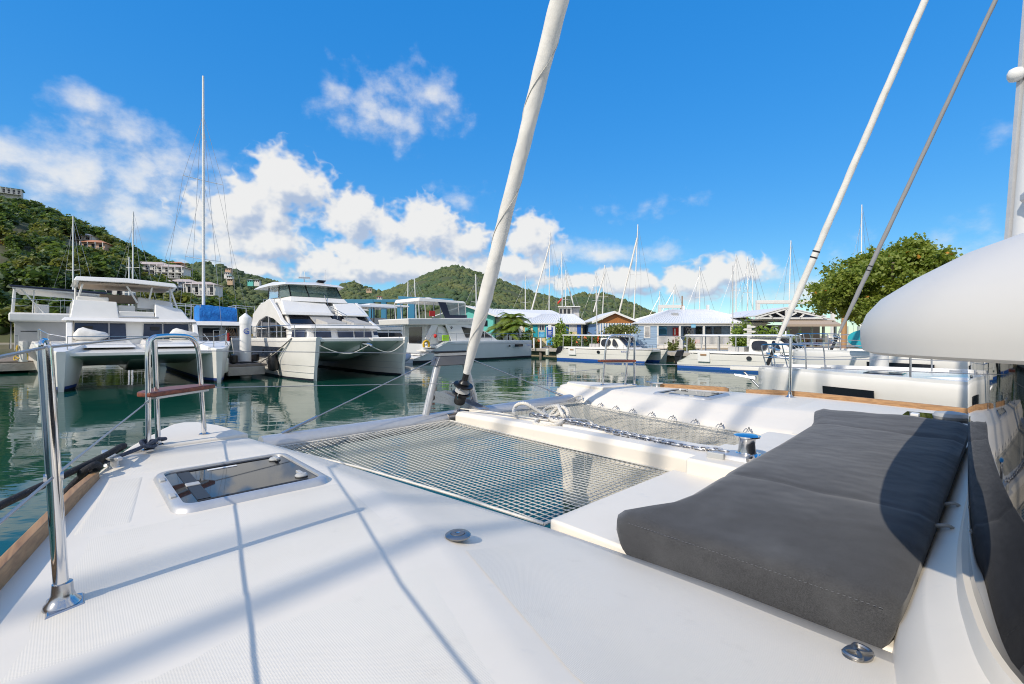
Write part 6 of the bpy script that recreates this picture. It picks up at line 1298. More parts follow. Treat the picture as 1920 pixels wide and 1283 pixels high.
# long white-roofed building with a porch
Yp = 50.0; ox = X(1300, Yp); lx = lambda px: X(px, Yp) - ox; lz = lambda py: Z(py, Yp) - GZ
e = empty('porch_building', (ox, Yp, GZ), 0, 'long pale blue building with hipped white roof and white porch railing', 'building')
pb_ = mat('clapboard_blue', (.34, .48, .66), .7)
wbox(e, 'wall', lx(1196), lx(1232), 0, 9, -.2, lz(609), pb_); wbox(e, 'wall', lx(1232), lx(1440), 2.6, 9, -.2, lz(609), pb_)
for k in range(14): wbox(e, 'clapboard', lx(1196), lx(1231.5), -.035, 0, .02 + k * .185, .175 + k * .185, pb_)
wf = wbox(e, 'window', lx(1207), lx(1219), -.08, .0, lz(634), lz(612), MT['white_paint'])
for k in range(9): z = lz(632.5) + (lz(613.5) - lz(632.5)) * k / 9; MB().cbox(((lx(1209) + lx(1217)) / 2, -.10, z + .06), (lx(1217) - lx(1209), .04, .075), 0, 0, R(35)).build('louvre', MT['gelcoat_grey'], wf)
wbox(e, 'porch_floor', lx(1232), lx(1420), .0, 2.6, -.2, lz(647.5), MT['white_paint'])
wbox(e, 'porch_beam', lx(1196), lx(1436), -.12, .06, lz(611), lz(606.5), MT['white_paint'])
for px in (1233, 1274.5, 1319.5, 1371, 1418): wbox(e, 'porch_post', lx(px - 1.4), lx(px + 1.4), -.08, .08, lz(648), lz(611), MT['white_paint'])
def baluster_rail(e, x0, x1, y, z0, z1, n):
    r = wbox(e, 'porch_rail', x0, x1, y - .05, y + .05, z1 - .09, z1, MT['white_paint']); wbox(r, 'bottom_rail', x0, x1, y - .03, y + .03, z0 + .02, z0 + .09, MT['white_paint'])
    b0 = None
    for k in range(n):
        x = x0 + (x1 - x0) * (k + .5) / n
        if b0 is None: b0 = wbox(r, 'baluster', -.03, .03, y - .02, y + .02, z0 + .09, z1 - .09, MT['white_paint']); b0.location.x = x
        else: c = b0.copy(); COL.objects.link(c); c.parent = r; c.location.x = x
baluster_rail(e, lx(1234), lx(1272), .0, lz(647.5), lz(630), 19); baluster_rail(e, lx(1294), lx(1420), .0, lz(647.5), lz(630), 60)
for px in (1272, 1291):
    MB().hexa([(lx(px) - .05, .0, lz(648)), (lx(px) + .05, .0, lz(648)), (lx(px - 7) + .05, -2.2, -.05), (lx(px - 7) - .05, -2.2, -.05)], [(lx(px) - .05, 0, lz(630)), (lx(px) + .05, 0, lz(630)), (lx(px - 7) + .05, -2.2, .85), (lx(px - 7) - .05, -2.2, .85)]).build('stair_side', MT['white_paint'], e)
for k in range(4): wbox(e, 'stair_step', lx(1272) - .4 * k * .5, lx(1291) - .4 * k * .5, -.5 - .5 * k, 0 - .5 * k, -.1, lz(648) * (1 - (k + 1) / 5), MT['gelcoat_grey'])
po = wbox(e, 'poster', lx(1234), lx(1265), 2.50, 2.59, lz(628.5), lz(612), mat('poster_blue', (.03, .30, .62), .4, var=(.9, (.25, .62, .85), .45, .6)))
MB().extr([(lx(1236), 2.49, lz(627)), (lx(1264), 2.49, lz(627)), (lx(1264), 2.49, lz(618)), (lx(1252), 2.49, lz(617)), (lx(1244), 2.49, lz(622)), (lx(1236), 2.49, lz(623))], (0, -.01, 0)).build('poster_wave', MT['crane_blue'], po)
dr = wbox(e, 'door', lx(1277), lx(1290), 2.50, 2.59, lz(647), lz(614), MT['red']); wbox(e, 'porch_chair', lx(1311), lx(1317), .8, 1.2, lz(647), lz(637), MT['red']); wbox(e, 'porch_chair', lx(1366), lx(1370), .8, 1.2, lz(647), lz(635), MT['royal_blue'])
wbox(dr, 'door_panel', lx(1279), lx(1282), 2.47, 2.50, lz(628), lz(616), MT['white_paint'])
for px0, px1 in ((1298, 1312), (1322, 1334), (1343, 1353), (1358, 1372)): wbox(e, 'porch_window', lx(px0), lx(px1), 2.52, 2.59, lz(632), lz(613), MT['navy_glass'])
gt = MB()
for k in range(5): x = lx(1302) + .16 * k; gt.tube([(x, 2.45, lz(632)), (x + .35, 2.45, lz(613))], .02, 4); gt.tube([(x + .35, 2.45, lz(632)), (x, 2.45, lz(613))], .02, 4)
gt.build('lattice_gate', MT['white_paint'], e); wbox(e, 'hanging_sign', lx(1295), lx(1303), -.2, -.14, lz(614.5), lz(608), mat('sign_blue', (.25, .55, .8), .5))
zr_, ze = lz(583) + .45, lz(606)
seam_roof(e, [(lx(1192), -.3, ze), (lx(1442), -.3, ze), (lx(1376), 6, zr_), (lx(1292), 6, zr_)], 46, RM['white']); seam_roof(e, [(lx(1192), 12, ze), (lx(1192), -.3, ze), (lx(1292), 6, zr_), (lx(1292), 6.1, zr_)], 14, RM['white']); seam_roof(e, [(lx(1442), -.3, ze), (lx(1442), 12, ze), (lx(1376), 6.1, zr_), (lx(1376), 6, zr_)], 14, RM['white'])
for px, py in ((1320, 576), (1371, 574)): wbox(e, 'chimney', lx(px - 2), lx(px + 2), 5.8, 6.2, zr_ - .1, lz(py) + .5, MT['white_paint'])
wbox(e, 'roof_vent', lx(1280), lx(1291), 3, 3.6, lz(592), lz(586) + .1, MT['aluminium'])
# yellow shop with hipped roof and coloured shutters
Yy = 57.0; ox = X(1046, Yy); lx = lambda px: X(px, Yy) - ox; lz = lambda py: Z(py, Yy) - GZ
e = empty('yellow_shop', (ox, Yy, GZ), 0, 'cream yellow shop with hipped grey-white roof and turquoise and blue shutters', 'building')
wbox(e, 'wall', lx(984), lx(1092), 0, 10, -.2, lz(606), mat('render_cream', (.70, .58, .33), .8))
for px0, px1, c in ((984, 994, 'render_teal'), (999, 1008, 'board_turquoise'), (1022, 1028, 'board_turquoise'), (1058, 1066, 'royal_blue'), (1082, 1089, 'royal_blue')): wbox(e, 'shutter', lx(px0), lx(px1), -.10, -.01, lz(634), lz(609), bpy.data.materials.get(c) or MT[c])
for px0, px1, pz in ((1010, 1021, 620), (1036, 1050, 622), (1067, 1081, 622)):
    w_ = wbox(e, 'window', lx(px0), lx(px1), -.06, .0, lz(pz), lz(609), MT['white_paint'])
    n_ = 2 if px0 < 1060 else 2
    for k in range(n_): a = lx(px0) + .1 + (lx(px1) - lx(px0) - .1) * k / n_; wbox(w_, 'pane', a, a + (lx(px1) - lx(px0) - .1) / n_ - .1, -.09, -.06, lz(pz) + .08, lz(609) - .08, MT['navy_glass'] if px0 < 1060 else MT['gelcoat_grey'])
wbox(e, 'poster', lx(1010), lx(1021), -.06, .0, lz(633), lz(622), bpy.data.materials['poster_blue'])
ze, zr_ = lz(606), lz(590) + .25
seam_roof(e, [(lx(978), -.4, ze), (lx(1101), -.4, ze), (lx(1084), 4, zr_), (lx(1020), 4, zr_)], 26, RM['white']); seam_roof(e, [(lx(1101), -.4, ze), (lx(1101), 11, ze), (lx(1084), 6, zr_), (lx(1084), 4, zr_)], 10, RM['white']); seam_roof(e, [(lx(978), 11, ze), (lx(978), -.4, ze), (lx(1020), 4, zr_), (lx(1020), 6, zr_)], 10, RM['white'])
wbox(e, 'fascia', lx(978.5), lx(1100.5), -.44, -.36, ze - .16, ze + .02, MT['white_paint'])
wbox(e, 'side_wing', lx(1093), lx(1116), 2.5, 9, -.2, lz(608), mat('wall_shade_blue', (.40, .50, .64), .7)); wbox(e, 'side_door', lx(1102), lx(1110), 2.4, 2.5, -.1, lz(612), MT['dark_glass'])
# turquoise shed with long white roof
Yt = 66.0; ox = X(905, Yt); lx = lambda px: X(px, Yt) - ox; lz = lambda py: Z(py, Yt) - GZ
e = empty('turquoise_shed', (ox, Yt, GZ), 0, 'turquoise gabled shed with a long white roof behind the palms', 'building')
wbox(e, 'wall', lx(850), lx(925), 0, 14, -.2, lz(592), WM['teal']); MB().extr([(lx(850), 0, lz(592)), (lx(928), 0, lz(592)), (lx(872), 0, lz(575))], (0, .1, 0)).build('gable', WM['teal'], e)
for px0 in (899, 908): wbox(e, 'window', lx(px0), lx(px0 + 6), -.05, .02, lz(612), lz(601), MT['dark_glass'])
seam_roof(e, [(lx(932), -.8, lz(594)), (lx(1010), 20, lz(592)), (lx(1000), 22, lz(574)), (lx(870), -.8, lz(573))], 16, RM['white']); seam_roof(e, [(lx(812), -.8, lz(594)), (lx(870), -.8, lz(573)), (lx(1000), 22, lz(574)), (lx(900), 24, lz(594))], 8, RM['white'])
MB().extr([(lx(930), -.85, lz(595)), (lx(870), -.85, lz(574.5)), (lx(870), -.85, lz(572)), (lx(932), -.85, lz(592.5))], (0, .08, 0)).build('barge_board', MT['white_paint'], e)
# workshop roof behind the shops
Yw = 74.0; ox = X(1010, Yw); lx = lambda px: X(px, Yw) - ox; lz = lambda py: Z(py, Yw) - GZ
e = empty('workshop', (ox, Yw, GZ), 0, 'low white roofed workshop behind the yellow shop', 'building'); wbox(e, 'wall', lx(930), lx(1056), 0, 9, -.2, lz(598), WM['white'])
seam_roof(e, [(lx(925), -.6, lz(598)), (lx(1062), -.6, lz(594)), (lx(1040), 5, lz(579)), (lx(925), 5, lz(576))], 24, RM['white'])
# open-sided restaurant with trussed roof and beige awning
Yr_ = 47.0; ox = X(1500, Yr_); lx = lambda px: X(px, Yr_) - ox; lz = lambda py: Z(py, Yr_) - GZ
e = empty('restaurant', (ox, Yr_, GZ), 0, 'open-fronted restaurant with white trussed gable and beige awning', 'building')
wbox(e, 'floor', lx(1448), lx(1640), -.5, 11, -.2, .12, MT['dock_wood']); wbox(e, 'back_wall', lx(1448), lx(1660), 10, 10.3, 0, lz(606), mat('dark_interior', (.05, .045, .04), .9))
for k in range(9): px = 1456 + 22 * k; wbox(e, 'post', lx(px - 1.6), lx(px + 1.6), -.1, .12, .1, lz(612), mat('post_sage', (.42, .50, .48), .7) if k == 0 else bpy.data.materials['post_sage'])
for k in range(6): px = 1462 + 17 * k; wbox(e, 'back_window', lx(px), lx(px + 8), 9.9, 10, lz(628), lz(612), MT['gelcoat_cool'])
for k in range(7): px = 1466 + 17 * k; t_ = wbox(e, 'dining_table', lx(px), lx(px + 10), 3, 4, .75, .85, MT['wicker']); wbox(t_, 'table_leg', lx(px + 4.5), lx(px + 5.5), 3.4, 3.6, .1, .75, MT['wicker'])
for k in range(6): px = 1485 + 16 * k; c_ = wbox(e, 'dining_chair', lx(px), lx(px + 8), .6, 1.0, .5, .58, MT['red' if k % 2 else 'white_paint']); wbox(c_, 'chair_back', lx(px), lx(px + 8), .95, 1.0, .58, 1.1, MT['white_paint'] if k % 2 else MT['wicker'])
MB().hexa([(lx(1455), -1.6, lz(610)), (lx(1557), -1.6, lz(610)), (lx(1562), .6, lz(597)), (lx(1467), .6, lz(597))], [(lx(1455), -1.6, lz(609)), (lx(1557), -1.6, lz(609)), (lx(1562), .6, lz(596)), (lx(1467), .6, lz(596))]).build('awning', MT['canvas_beige'], e, smooth=0)
wbox(e, 'awning_valance', lx(1455), lx(1557), -1.63, -1.60, lz(613), lz(609), MT['canvas_beige'])
zt, ze = lz(578), lz(594)
seam_roof(e, [(lx(1412), -.4, ze), (lx(1412), 10, ze), (lx(1470), 10, zt), (lx(1470), -.4, zt)], 10, RM['white']); seam_roof(e, [(lx(1545), 10, ze), (lx(1545), -.4, ze), (lx(1470), -.4, zt), (lx(1470), 10, zt)], 10, RM['white'])
for p0, p1 in (((1412, 597), (1470, 580)), ((1545, 597), (1470, 580)), ((1420, 597), (1538, 597)), ((1470, 597), (1470, 581)), ((1470, 597), (1452, 587)), ((1470, 597), (1489, 587)), ((1445, 597), (1437, 590)), ((1495, 597), (1503, 590))):
    MB().tube([(lx(p0[0]), -.35, lz(p0[1])), (lx(p1[0]), -.35, lz(p1[1]))], .10, 4).build('truss_member', MT['white_paint'], e, smooth=20)
wbox(e, 'lower_roof', lx(1425), lx(1560), -.2, 9, lz(600), lz(598), RM['white']); wbox(e, 'solar_heater', lx(1500), lx(1525), 5, 6, lz(582), lz(576), MT['gelcoat_grey'])
wbox(e, 'kerb', lx(1420), lx(1640), -4.2, -3.9, -.1, .35, MT['ground_sand'])
# yard gantries (boat hoists)
for (p0, p1, pt, Y, lab) in ((1237, 1279, 578, 72, 'white steel portal frame of a boat hoist behind the porch building'), (1421, 1562, 570, 66, 'long white portal frame of a boat hoist behind the restaurant')):
    e = empty('boat_hoist', (X((p0 + p1) / 2, Y), Y, GZ), 0, lab, 'hoist'); w = X(p1, Y) - X(p0, Y); h = Z(pt, Y) - GZ
    for s_ in (-1, 1):
        MB().box(s_ * w / 2 - .22, s_ * w / 2 + .22, -.25, .25, 0, h).build('hoist_leg', MT['white_paint'], e, bevel=.03)
    MB().box(-w / 2 - .22, w / 2 + .22, -.28, .28, h, h + .5).build('hoist_beam', MT['white_paint'], e, bevel=.03)
# blue boatyard cranes
Y = 62; e = empty('boatyard_crane', (X(772, Y), Y, 0), 0, 'blue steel boat lift post and beam behind the charter catamaran', 'crane')
MB().box(-.42, .42, -.4, .4, 0, Z(566, Y)).build('crane_post', MT['crane_blue'], e, bevel=.05); MB().hexa([(X(748, Y) - X(772, Y), -.4, Z(562, Y)), (X(850, Y) - X(772, Y), -.4, Z(566, Y)), (X(850, Y) - X(772, Y), .4, Z(566, Y)), (X(748, Y) - X(772, Y), .4, Z(562, Y))], [(X(748, Y) - X(772, Y), -.4, Z(556, Y)), (X(850, Y) - X(772, Y), -.4, Z(561, Y)), (X(850, Y) - X(772, Y), .4, Z(561, Y)), (X(748, Y) - X(772, Y), .4, Z(556, Y))]).build('crane_beam', MT['crane_blue'], e, bevel=.05)
e = empty('boatyard_crane', (X(690, 70), 70, 0), 0, 'long low blue steel beams of the boatyard behind the middle catamaran', 'crane')
for p0, p1, y0, y1 in ((640, 702, 562, 570), (700, 765, 562, 567)): MB().box(X(p0, 70) - X(690, 70), X(p1, 70) - X(690, 70), -.4, .4, Z(y1, 70), Z(y0, 70)).build('crane_beam', MT['crane_blue'], e, bevel=.05)
for p0 in (660, 697, 720, 750): MB().box(X(p0, 70) - X(690, 70) - .35, X(p0, 70) - X(690, 70) + .35, -.35, .35, 0, Z(567, 70)).build('crane_post', MT['crane_blue'], e)
# flybridge boats crowded behind the middle catamaran
def rear_boat(px, Y, label, top, tm, w=6.0, rz=HS):
    e = empty('moored_motorboat', (X(px, Y), Y, 0), rz, label, 'motorboat')
    hl, P = boat_hull('hull', e, 0, 11, 2.2, 1.8, 1.5, GF, fore=4, rake=.4); e.location = (X(px, Y) + math.cos(rz) * 5.5, Y + math.sin(rz) * 5.5, 0)
    frustum(e, 'cabin', 'gelcoat_far', [(-3.5, -1.9, 1.4), (-3.5, 1.9, 1.4), (-10, 2, 1.4), (-10, -2, 1.4)], [(-4.6, -1.7, 2.7), (-4.6, 1.7, 2.7), (-10, 1.9, 2.7), (-10, -1.9, 2.7)], .08)
    plate(e, 'cabin_window', 'dark_glass', [(-4.3, -1.9, 1.85), (-9.2, -2.0, 1.85), (-9.2, -1.95, 2.45), (-4.8, -1.85, 2.45)], (0, -.03, 0))
    frustum(e, 'flybridge', 'gelcoat_far', [(-4.4, -1.9, 2.7), (-4.4, 1.9, 2.7), (-11, 2, 2.7), (-11, -2, 2.7)], [(-4.8, -1.9, 3.3), (-4.8, 1.9, 3.3), (-11, 2, 3.2), (-11, -2, 3.2)], .06)
    MB().box(-7.5, -6, -1.2, 1.0, 3.2, 3.9).build('helm_seat', MT['canvas_grey'], e, bevel=.05); MB().box(-10.2, -8.2, -1.6, .2, 3.2, 3.7).build('sofa', MT['wicker'], e, bevel=.05)
    frustum(e, 'top', tm, [(-5, -1.8, top), (-5, 1.8, top), (-10.4, 1.8, top), (-10.4, -1.8, top)], [(-5.2, -1.7, top + .2), (-5.2, 1.7, top + .2), (-10.2, 1.7, top + .25), (-10.2, -1.7, top + .25)], .06)
    for x in (-5.4, -7.6, -10):
        for y in (-1.7, 1.7): MB().tube([(x, y, 3.2), (x, y, top)], .05, 6).build('top_post', MT['black_plastic'], e)
    return e
rear_boat(722, 48, 'motorboat with black-edged hardtop and wicker seats behind the middle catamaran', 4.9, 'gelcoat_cool'); rear_boat(672, 55, 'motorboat with white hardtop partly hidden behind the middle catamaran', 5.0, 'gelcoat_far')
rear_boat(748, 58, 'white hardtop motorboat under the blue boat lift', 5.6, 'gelcoat_far')
for i, (px, Y, z, l, lab) in enumerate(((790, 60, 4.2, 8, 'white racing hull stored upright under the blue crane'),)):
    pass
# old wheelhouse boat laid up behind the shops
Y = 68; e = empty('workboat', (X(1066, Y), Y, 2.2), R(-8), 'old white workboat wheelhouse showing above the shop roofs', 'boat')
k = Y / 880
MB().hexa([(-20 * k, 0, -1.5), (24 * k, 0, -1.5), (24 * k, 5, -1.5), (-20 * k, 5, -1.5)], [(-20 * k, -1, 2.2), (26 * k, -1, 1.9), (26 * k, 5, 1.9), (-20 * k, 5, 2.2)]).build('hull', GF, e); MB().box(-18 * k, 6 * k, 0, 4, 2.0, 4.1).build('wheelhouse', GF, e, bevel=.1)
MB().box(-20 * k, 22 * k, -.4, 4.2, 4.05, 4.18).build('wheelhouse_roof', MT['white_paint'], e, bevel=.05); MB().box(6 * k, 20 * k, .5, 4, 2.0, 4.0).build('deckhouse', MT['gelcoat_grey'], e)
for j in range(3): MB().box((-17 + 7.5 * j) * k, (-11.5 + 7.5 * j) * k, -.05, .02, 3.1, 3.8).build('window', MT['dark_glass'], e)
fl = empty('red_flag', (X(1054, 67), 67, Z(574, 67)), 0, 'small red flag flying above the old workboat', 'flag'); MB().tube([(0, 0, -1), (0, 0, 1.6)], .03, 5).build('flag_pole', MT['steel'], fl)
MB().loft([[(-.05, 0, 1.2), (-.05, 0, .8)] if i == 0 else [(-.22 * i, .1 * math.sin(i * 2), 1.2 - .22 * i), (-.22 * i, .1 * math.sin(i * 2), .85 - .22 * i)] for i in range(4)], closed=False).build('flag_cloth', MT['red'], fl, solid=.01)
# kiosk sign, signpost, posts
Y = 50.5; e = empty('map_kiosk', (X(1033, Y), Y, GZ), R(-4), 'tall blue marina information board standing at the quay', 'sign'); k = Y / 880
MB().box(-9 * k, 8 * k, -.1, .5, .25, Z(612, Y) - GZ).build('board_body', MT['gelcoat_cool'], e, bevel=.03); bd = MB().box(-8 * k, 3.4 * k, -.13, -.10, 1.15, Z(613, Y) - GZ - .05).build('printed_panel', MT['print_blue'], e)
MB().box(-8 * k, 3.4 * k, -.13, -.10, .3, 1.1).build('photo_panel', bpy.data.materials['poster_blue'], e); MB().box(-5.2 * k, .8 * k, -.15, -.13, 1.95, 2.5).build('notice', MT['white_paint'], bd)
for j in range(4): MB().box(-5.5 * k, (1.5 - (j % 2)) * k, -.14, -.13, 1.75 - .12 * j, 1.79 - .12 * j).build('print_line', MT['white_paint'], bd)
MB().box(-5 * k, 4 * k, 0, .4, 0, .25).build('plinth', MT['concrete'], e)
Y = 42.0; e = empty('signpost', (X(1404, Y), Y, GZ), 0, 'white finger signpost with many arrow boards beside the green bushes', 'signpost'); k = Y / 880
MB().box(-3 * k, 3 * k, -.06, .06, 0, Z(609, Y) - GZ).build('post', MT['white_paint'], e)
for j, (py, d) in enumerate(((613, 1), (618, -1), (622, 1), (627, -1), (633, 1), (637, 1), (641, 1))): z = Z(py, Y) - GZ; MB().extr([(-4 * k * d, -.09, z - .09), (9 * k * d, -.09, z - .09), (12 * k * d, -.09, z), (9 * k * d, -.09, z + .09), (-4 * k * d, -.09, z + .09)], (0, -.03, 0)).build('arrow_board', MT['white_paint'], e)
for px, lab in ((1001, 'left white mooring bollard post by the information board'), (1014, 'right white mooring bollard post by the information board')):
    q = MB().tube([(0, 0, 0), (0, 0, 1.1)], .10, 10).build('dock_post', MT['white_paint']); q.location = (X(px, 49.5), 49.5, GZ); tag(q, lab, 'post')
for px, Y, h, lab in ((1374, 46, 8.2, 'tall thin grey flagpole in front of the porch building'), (1119, 48, 6.0, 'tall thin grey pole in front of the blue gabled shop')):
    q = MB().tube([(0, 0, 0), (0, 0, h)], .05, 8).build('flagpole', MT['gelcoat_grey']); q.location = (X(px, Y), Y, GZ); tag(q, lab, 'pole')
Y = 60; q = MB().tube([(0, 0, 0), (0, 0, 6.4)], .08, 8).build('floodlight_pole', MT['wicker']); q.location = (X(1279, Y), Y, GZ); tag(q, 'floodlight pole rising behind the porch building roof', 'pole')

# ---- plants of the waterfront
def palm(px, Y, h, lean, n, L, label):
    e = empty('areca_palm', (X(px, Y), Y, GZ), rnd.uniform(0, 6), label, 'palm')
    top = Vector((lean, 0, h)); MB().tube(cr([(0, 0, -.2), (lean * .3, 0, h * .5), top], 5), [.09] * 11, 7).build('trunk', MT['bark'], e)
    qs = []
    for k in range(n):
        th = k * 2.4 + rnd.uniform(-.2, .2); el = rnd.uniform(.25, 1.25); l = L * rnd.uniform(.8, 1.1); d = Vector((math.cos(th), math.sin(th), 0)); prev = None
        for i in range(19):
            t = i / 18; p = top + d * l * t * math.cos(el * (1 - .2 * t)) + Vector((0, 0, l * (math.sin(el) * t - .75 * t * t)))
            if prev is not None and i > 1:
                tan = (p - prev).normalized(); side = tan.cross(Vector((0, 0, 1))).normalized(); ll = .75 * math.sin(math.pi * min(1, t * .85 + .12)) * L / 2.6
                for s_ in (-1, 1):
                    tip = p + (side * s_ * .8 + tan * .5 + Vector((0, 0, -.25))) * ll; w = tan * .085
                    qs += [p - w, p + w, tip + w * .3, tip - w * .3]
            prev = p
    mesh_quads('fronds', np.array([tuple(q) for q in qs]), LP_, e); return e
for px, Y, h, ln, n, L, lab in ((962, 53, 3.1, .3, 20, 2.8, 'tallest palm of the clump in front of the turquoise shed'), (942, 52.5, 2.1, -.4, 17, 2.5, 'left palm of the clump in front of the turquoise shed'), (976, 52, 2.2, .4, 17, 2.4, 'right palm of the clump near the yellow shop'), (953, 51.5, 1.4, 0, 15, 2.2, 'low front palm of the clump by the charter catamaran bow')): palm(px, Y, h, ln, n, L, lab)
bush('shrub', (X(988, 51.5), 51.5, GZ), (.9, .8, 1.2), 700, .16, LM[0], 'dark green shrub at the right foot of the palms')
bush('shrub', (X(1000, 50.8), 50.8, GZ), (.8, .7, .7), 500, .14, LM[1], 'low flowering shrub left of the information board', flowers=20)
bush('shrub', (X(1058, 51), 51, GZ), (1.7, 1.0, 1.1), 1300, .16, LB, 'bright green hedge right of the information board'); bush('shrub', (X(1048, 51.8), 51.8, GZ), (.8, .8, 2.0), 600, .15, LB, 'taller light green shrub behind the information board')
bush('shrub', (X(1110, 47), 47, GZ), (1.6, .8, .85), 900, .15, LM[0], 'green shrub with orange flowers left of the tour boat cabin', flowers=40); bush('shrub', (X(1136, 47), 47, GZ), (1.5, .8, .85), 800, .15, LM[0], 'green shrub behind the tour boat canopy')
bush('shrub', (X(1083, 46.5), 46.5, GZ), (.5, .5, .6), 260, .12, LM[1], 'small dry shrub at the quay edge by the tour boat stern')
e = bush('topiary_tree', (X(1163, 48.5), 48.5, GZ + 1.55), (1.45, 1.2, .62), 1100, .13, LM[1], 'flat topped clipped tree in front of the blue shop', 'tree'); MB().tube([(0, 0, -1.6), (0, 0, .5)], .07, 6).build('trunk', MT['bark'], e)
bush('shrub', (X(1394, 44.5), 44.5, GZ), (.95, .9, 1.75), 1400, .13, LB, 'upright bright green bush left of the signpost'); bush('shrub', (X(1436, 44), 44, GZ), (1.9, 1.2, 1.35), 2200, .14, LB, 'wide bright green bush right of the signpost')
bush('shrub', (X(1262, 42), 42, GZ), (.4, .4, .9), 240, .12, LM[1], 'thin reedy plant left of the porch steps', upright=-.4); bush('shrub', (X(1291, 41.5), 41.5, GZ), (.5, .4, 1.0), 280, .12, LM[1], 'thin reedy plant right of the porch steps', upright=-.4)
o = MB().prism([(X(1395, 44), 42.5), (X(1470, 44), 41.5), (X(1480, 48), 48), (X(1380, 48), 48)], GZ, GZ + .05).build('lawn', MT['grass']); tag(o, kind='structure')
# sea grape tree
Y = 34.0; e = empty('sea_grape_tree', (X(1662, Y), Y, GZ), 0, 'large round sea grape tree with yellowing leaves at the right', 'tree')
r_ = np.random.default_rng(21); cl = []
lobes = []
for _ in range(48):
    d = r_.normal(size=3); d /= np.linalg.norm(d); d[2] = d[2] * .9 + .05
    lobes.append((d * np.array([4.0, 3.4, 2.75]) * r_.uniform(.70, 1.06) + np.array([0, 0, 4.9]), r_.uniform(.95, 1.75)))
for c0, rad_ in lobes:
    for _ in range(int(13 * rad_)):
        d = r_.normal(size=3); d /= np.linalg.norm(d); c = c0 + d * rad_ * r_.uniform(.35, 1.0) * np.array([1, 1, .8])
        cl.append(c + r_.normal(size=(58, 3)) * np.array([.27, .27, .18]) * r_.uniform(.7, 1.3))
pts = np.concatenate(cl); pts = pts[pts[:, 2] > 1.7]
mesh_quads('crown', leaf_quads(pts, .115, .3, .95, r_), LG, e); 
sel = r_.choice(len(pts), 230, replace=False); mesh_quads('yellowed_leaves', leaf_quads(pts[sel] * np.array([1.02, 1.02, 1.01]), .15, .1, .95, r_), LO, e)
q = MB().tube([(0, 0, -.2), (.2, 0, 1.6), (-.1, .2, 3.5)], [.35, .28, .18], 9)
for b in range(9): th = b * .7; q.tube(cr([(.05, 0, 1.4 + .2 * b), (1.6 * math.cos(th), 1.6 * math.sin(th), 3.2 + .2 * b), (3.6 * math.cos(th), 3.2 * math.sin(th), 4.4 + .3 * b)], 4), .08, 6)
q.build('trunk', MT['bark'], e)
q = MB().tube([(0, 0, 0), (.03, 0, 2.6)], .17, 8).build('timber_post', mat('post_timber', (.42, .24, .11), .8)); q.location = (X(1582, 33), 33, GZ); tag(q, 'brown timber post standing under the sea grape tree', 'post')

# ---- masts of yachts laid up behind the buildings
def yard_yacht(px_t, py_t, px_b, Y, label, furl=None, lean=None, sp=(.55,), thick=.10, back=True):
    xb = X(px_b, Y); zt = Z(py_t, Y); xt = X(px_t, Y); zb = 1.0
    e = empty('laid_up_yacht', (xb, Y, 0), 0, label, 'yacht')
    secs = []
    for x, w, z in ((-5.5, .1, 2.2), (-4, 1.2, 2.1), (0, 1.8, 2.0), (4, 1.6, 2.0), (5.2, 1.2, 2.0)): secs.append([(x, -w, z), (x, -w * .8, 1.0), (x, 0, .6), (x, w * .8, 1.0), (x, w, z)])
    MB().loft(secs).build('hull', GF, e)
    top = Vector((xt - xb, 0, zt)); b0 = Vector((0, 0, 2.0)); m_ = MB().tube([b0, b0.lerp(top, .5), top], [thick, thick * .95, thick * .7], 8).build('mast', MT['white_paint'], e)
    for f in sp:
        c = b0.lerp(top, f); MB().tube([c + Vector((-.9, 0, .05)), c, c + Vector((.9, 0, .05))], .03, 5).build('spreader', MT['white_paint'], m_)
    c = b0.lerp(top, sp[0]); r_ = .017 * Y / 70
    for s_ in (-1, 1): MB().tube([top - (top - b0) * .03, c + Vector((.9 * s_, 0, .05)), b0 + Vector((1.3 * s_, 0, 0))], r_, 4).build('shroud', MT['wire'], e)
    MB().tube([top - (top - b0) * .12, Vector((X(furl[0], Y) - xb, 0, Z(furl[1], Y))) if furl else b0 + Vector((-4.5, 0, .2))], .15 if furl else r_, 6).build('headsail' if furl else 'forestay', MT['canvas_white'] if furl else MT['wire'], e)
    if back: MB().tube([top, b0 + Vector((4.4, 0, .2))], r_, 4).build('backstay', MT['wire'], e)
    MB().tube([(0, 0, zt), (.05, 0, zt + .5)], .02, 4) if 0 else None
    return e
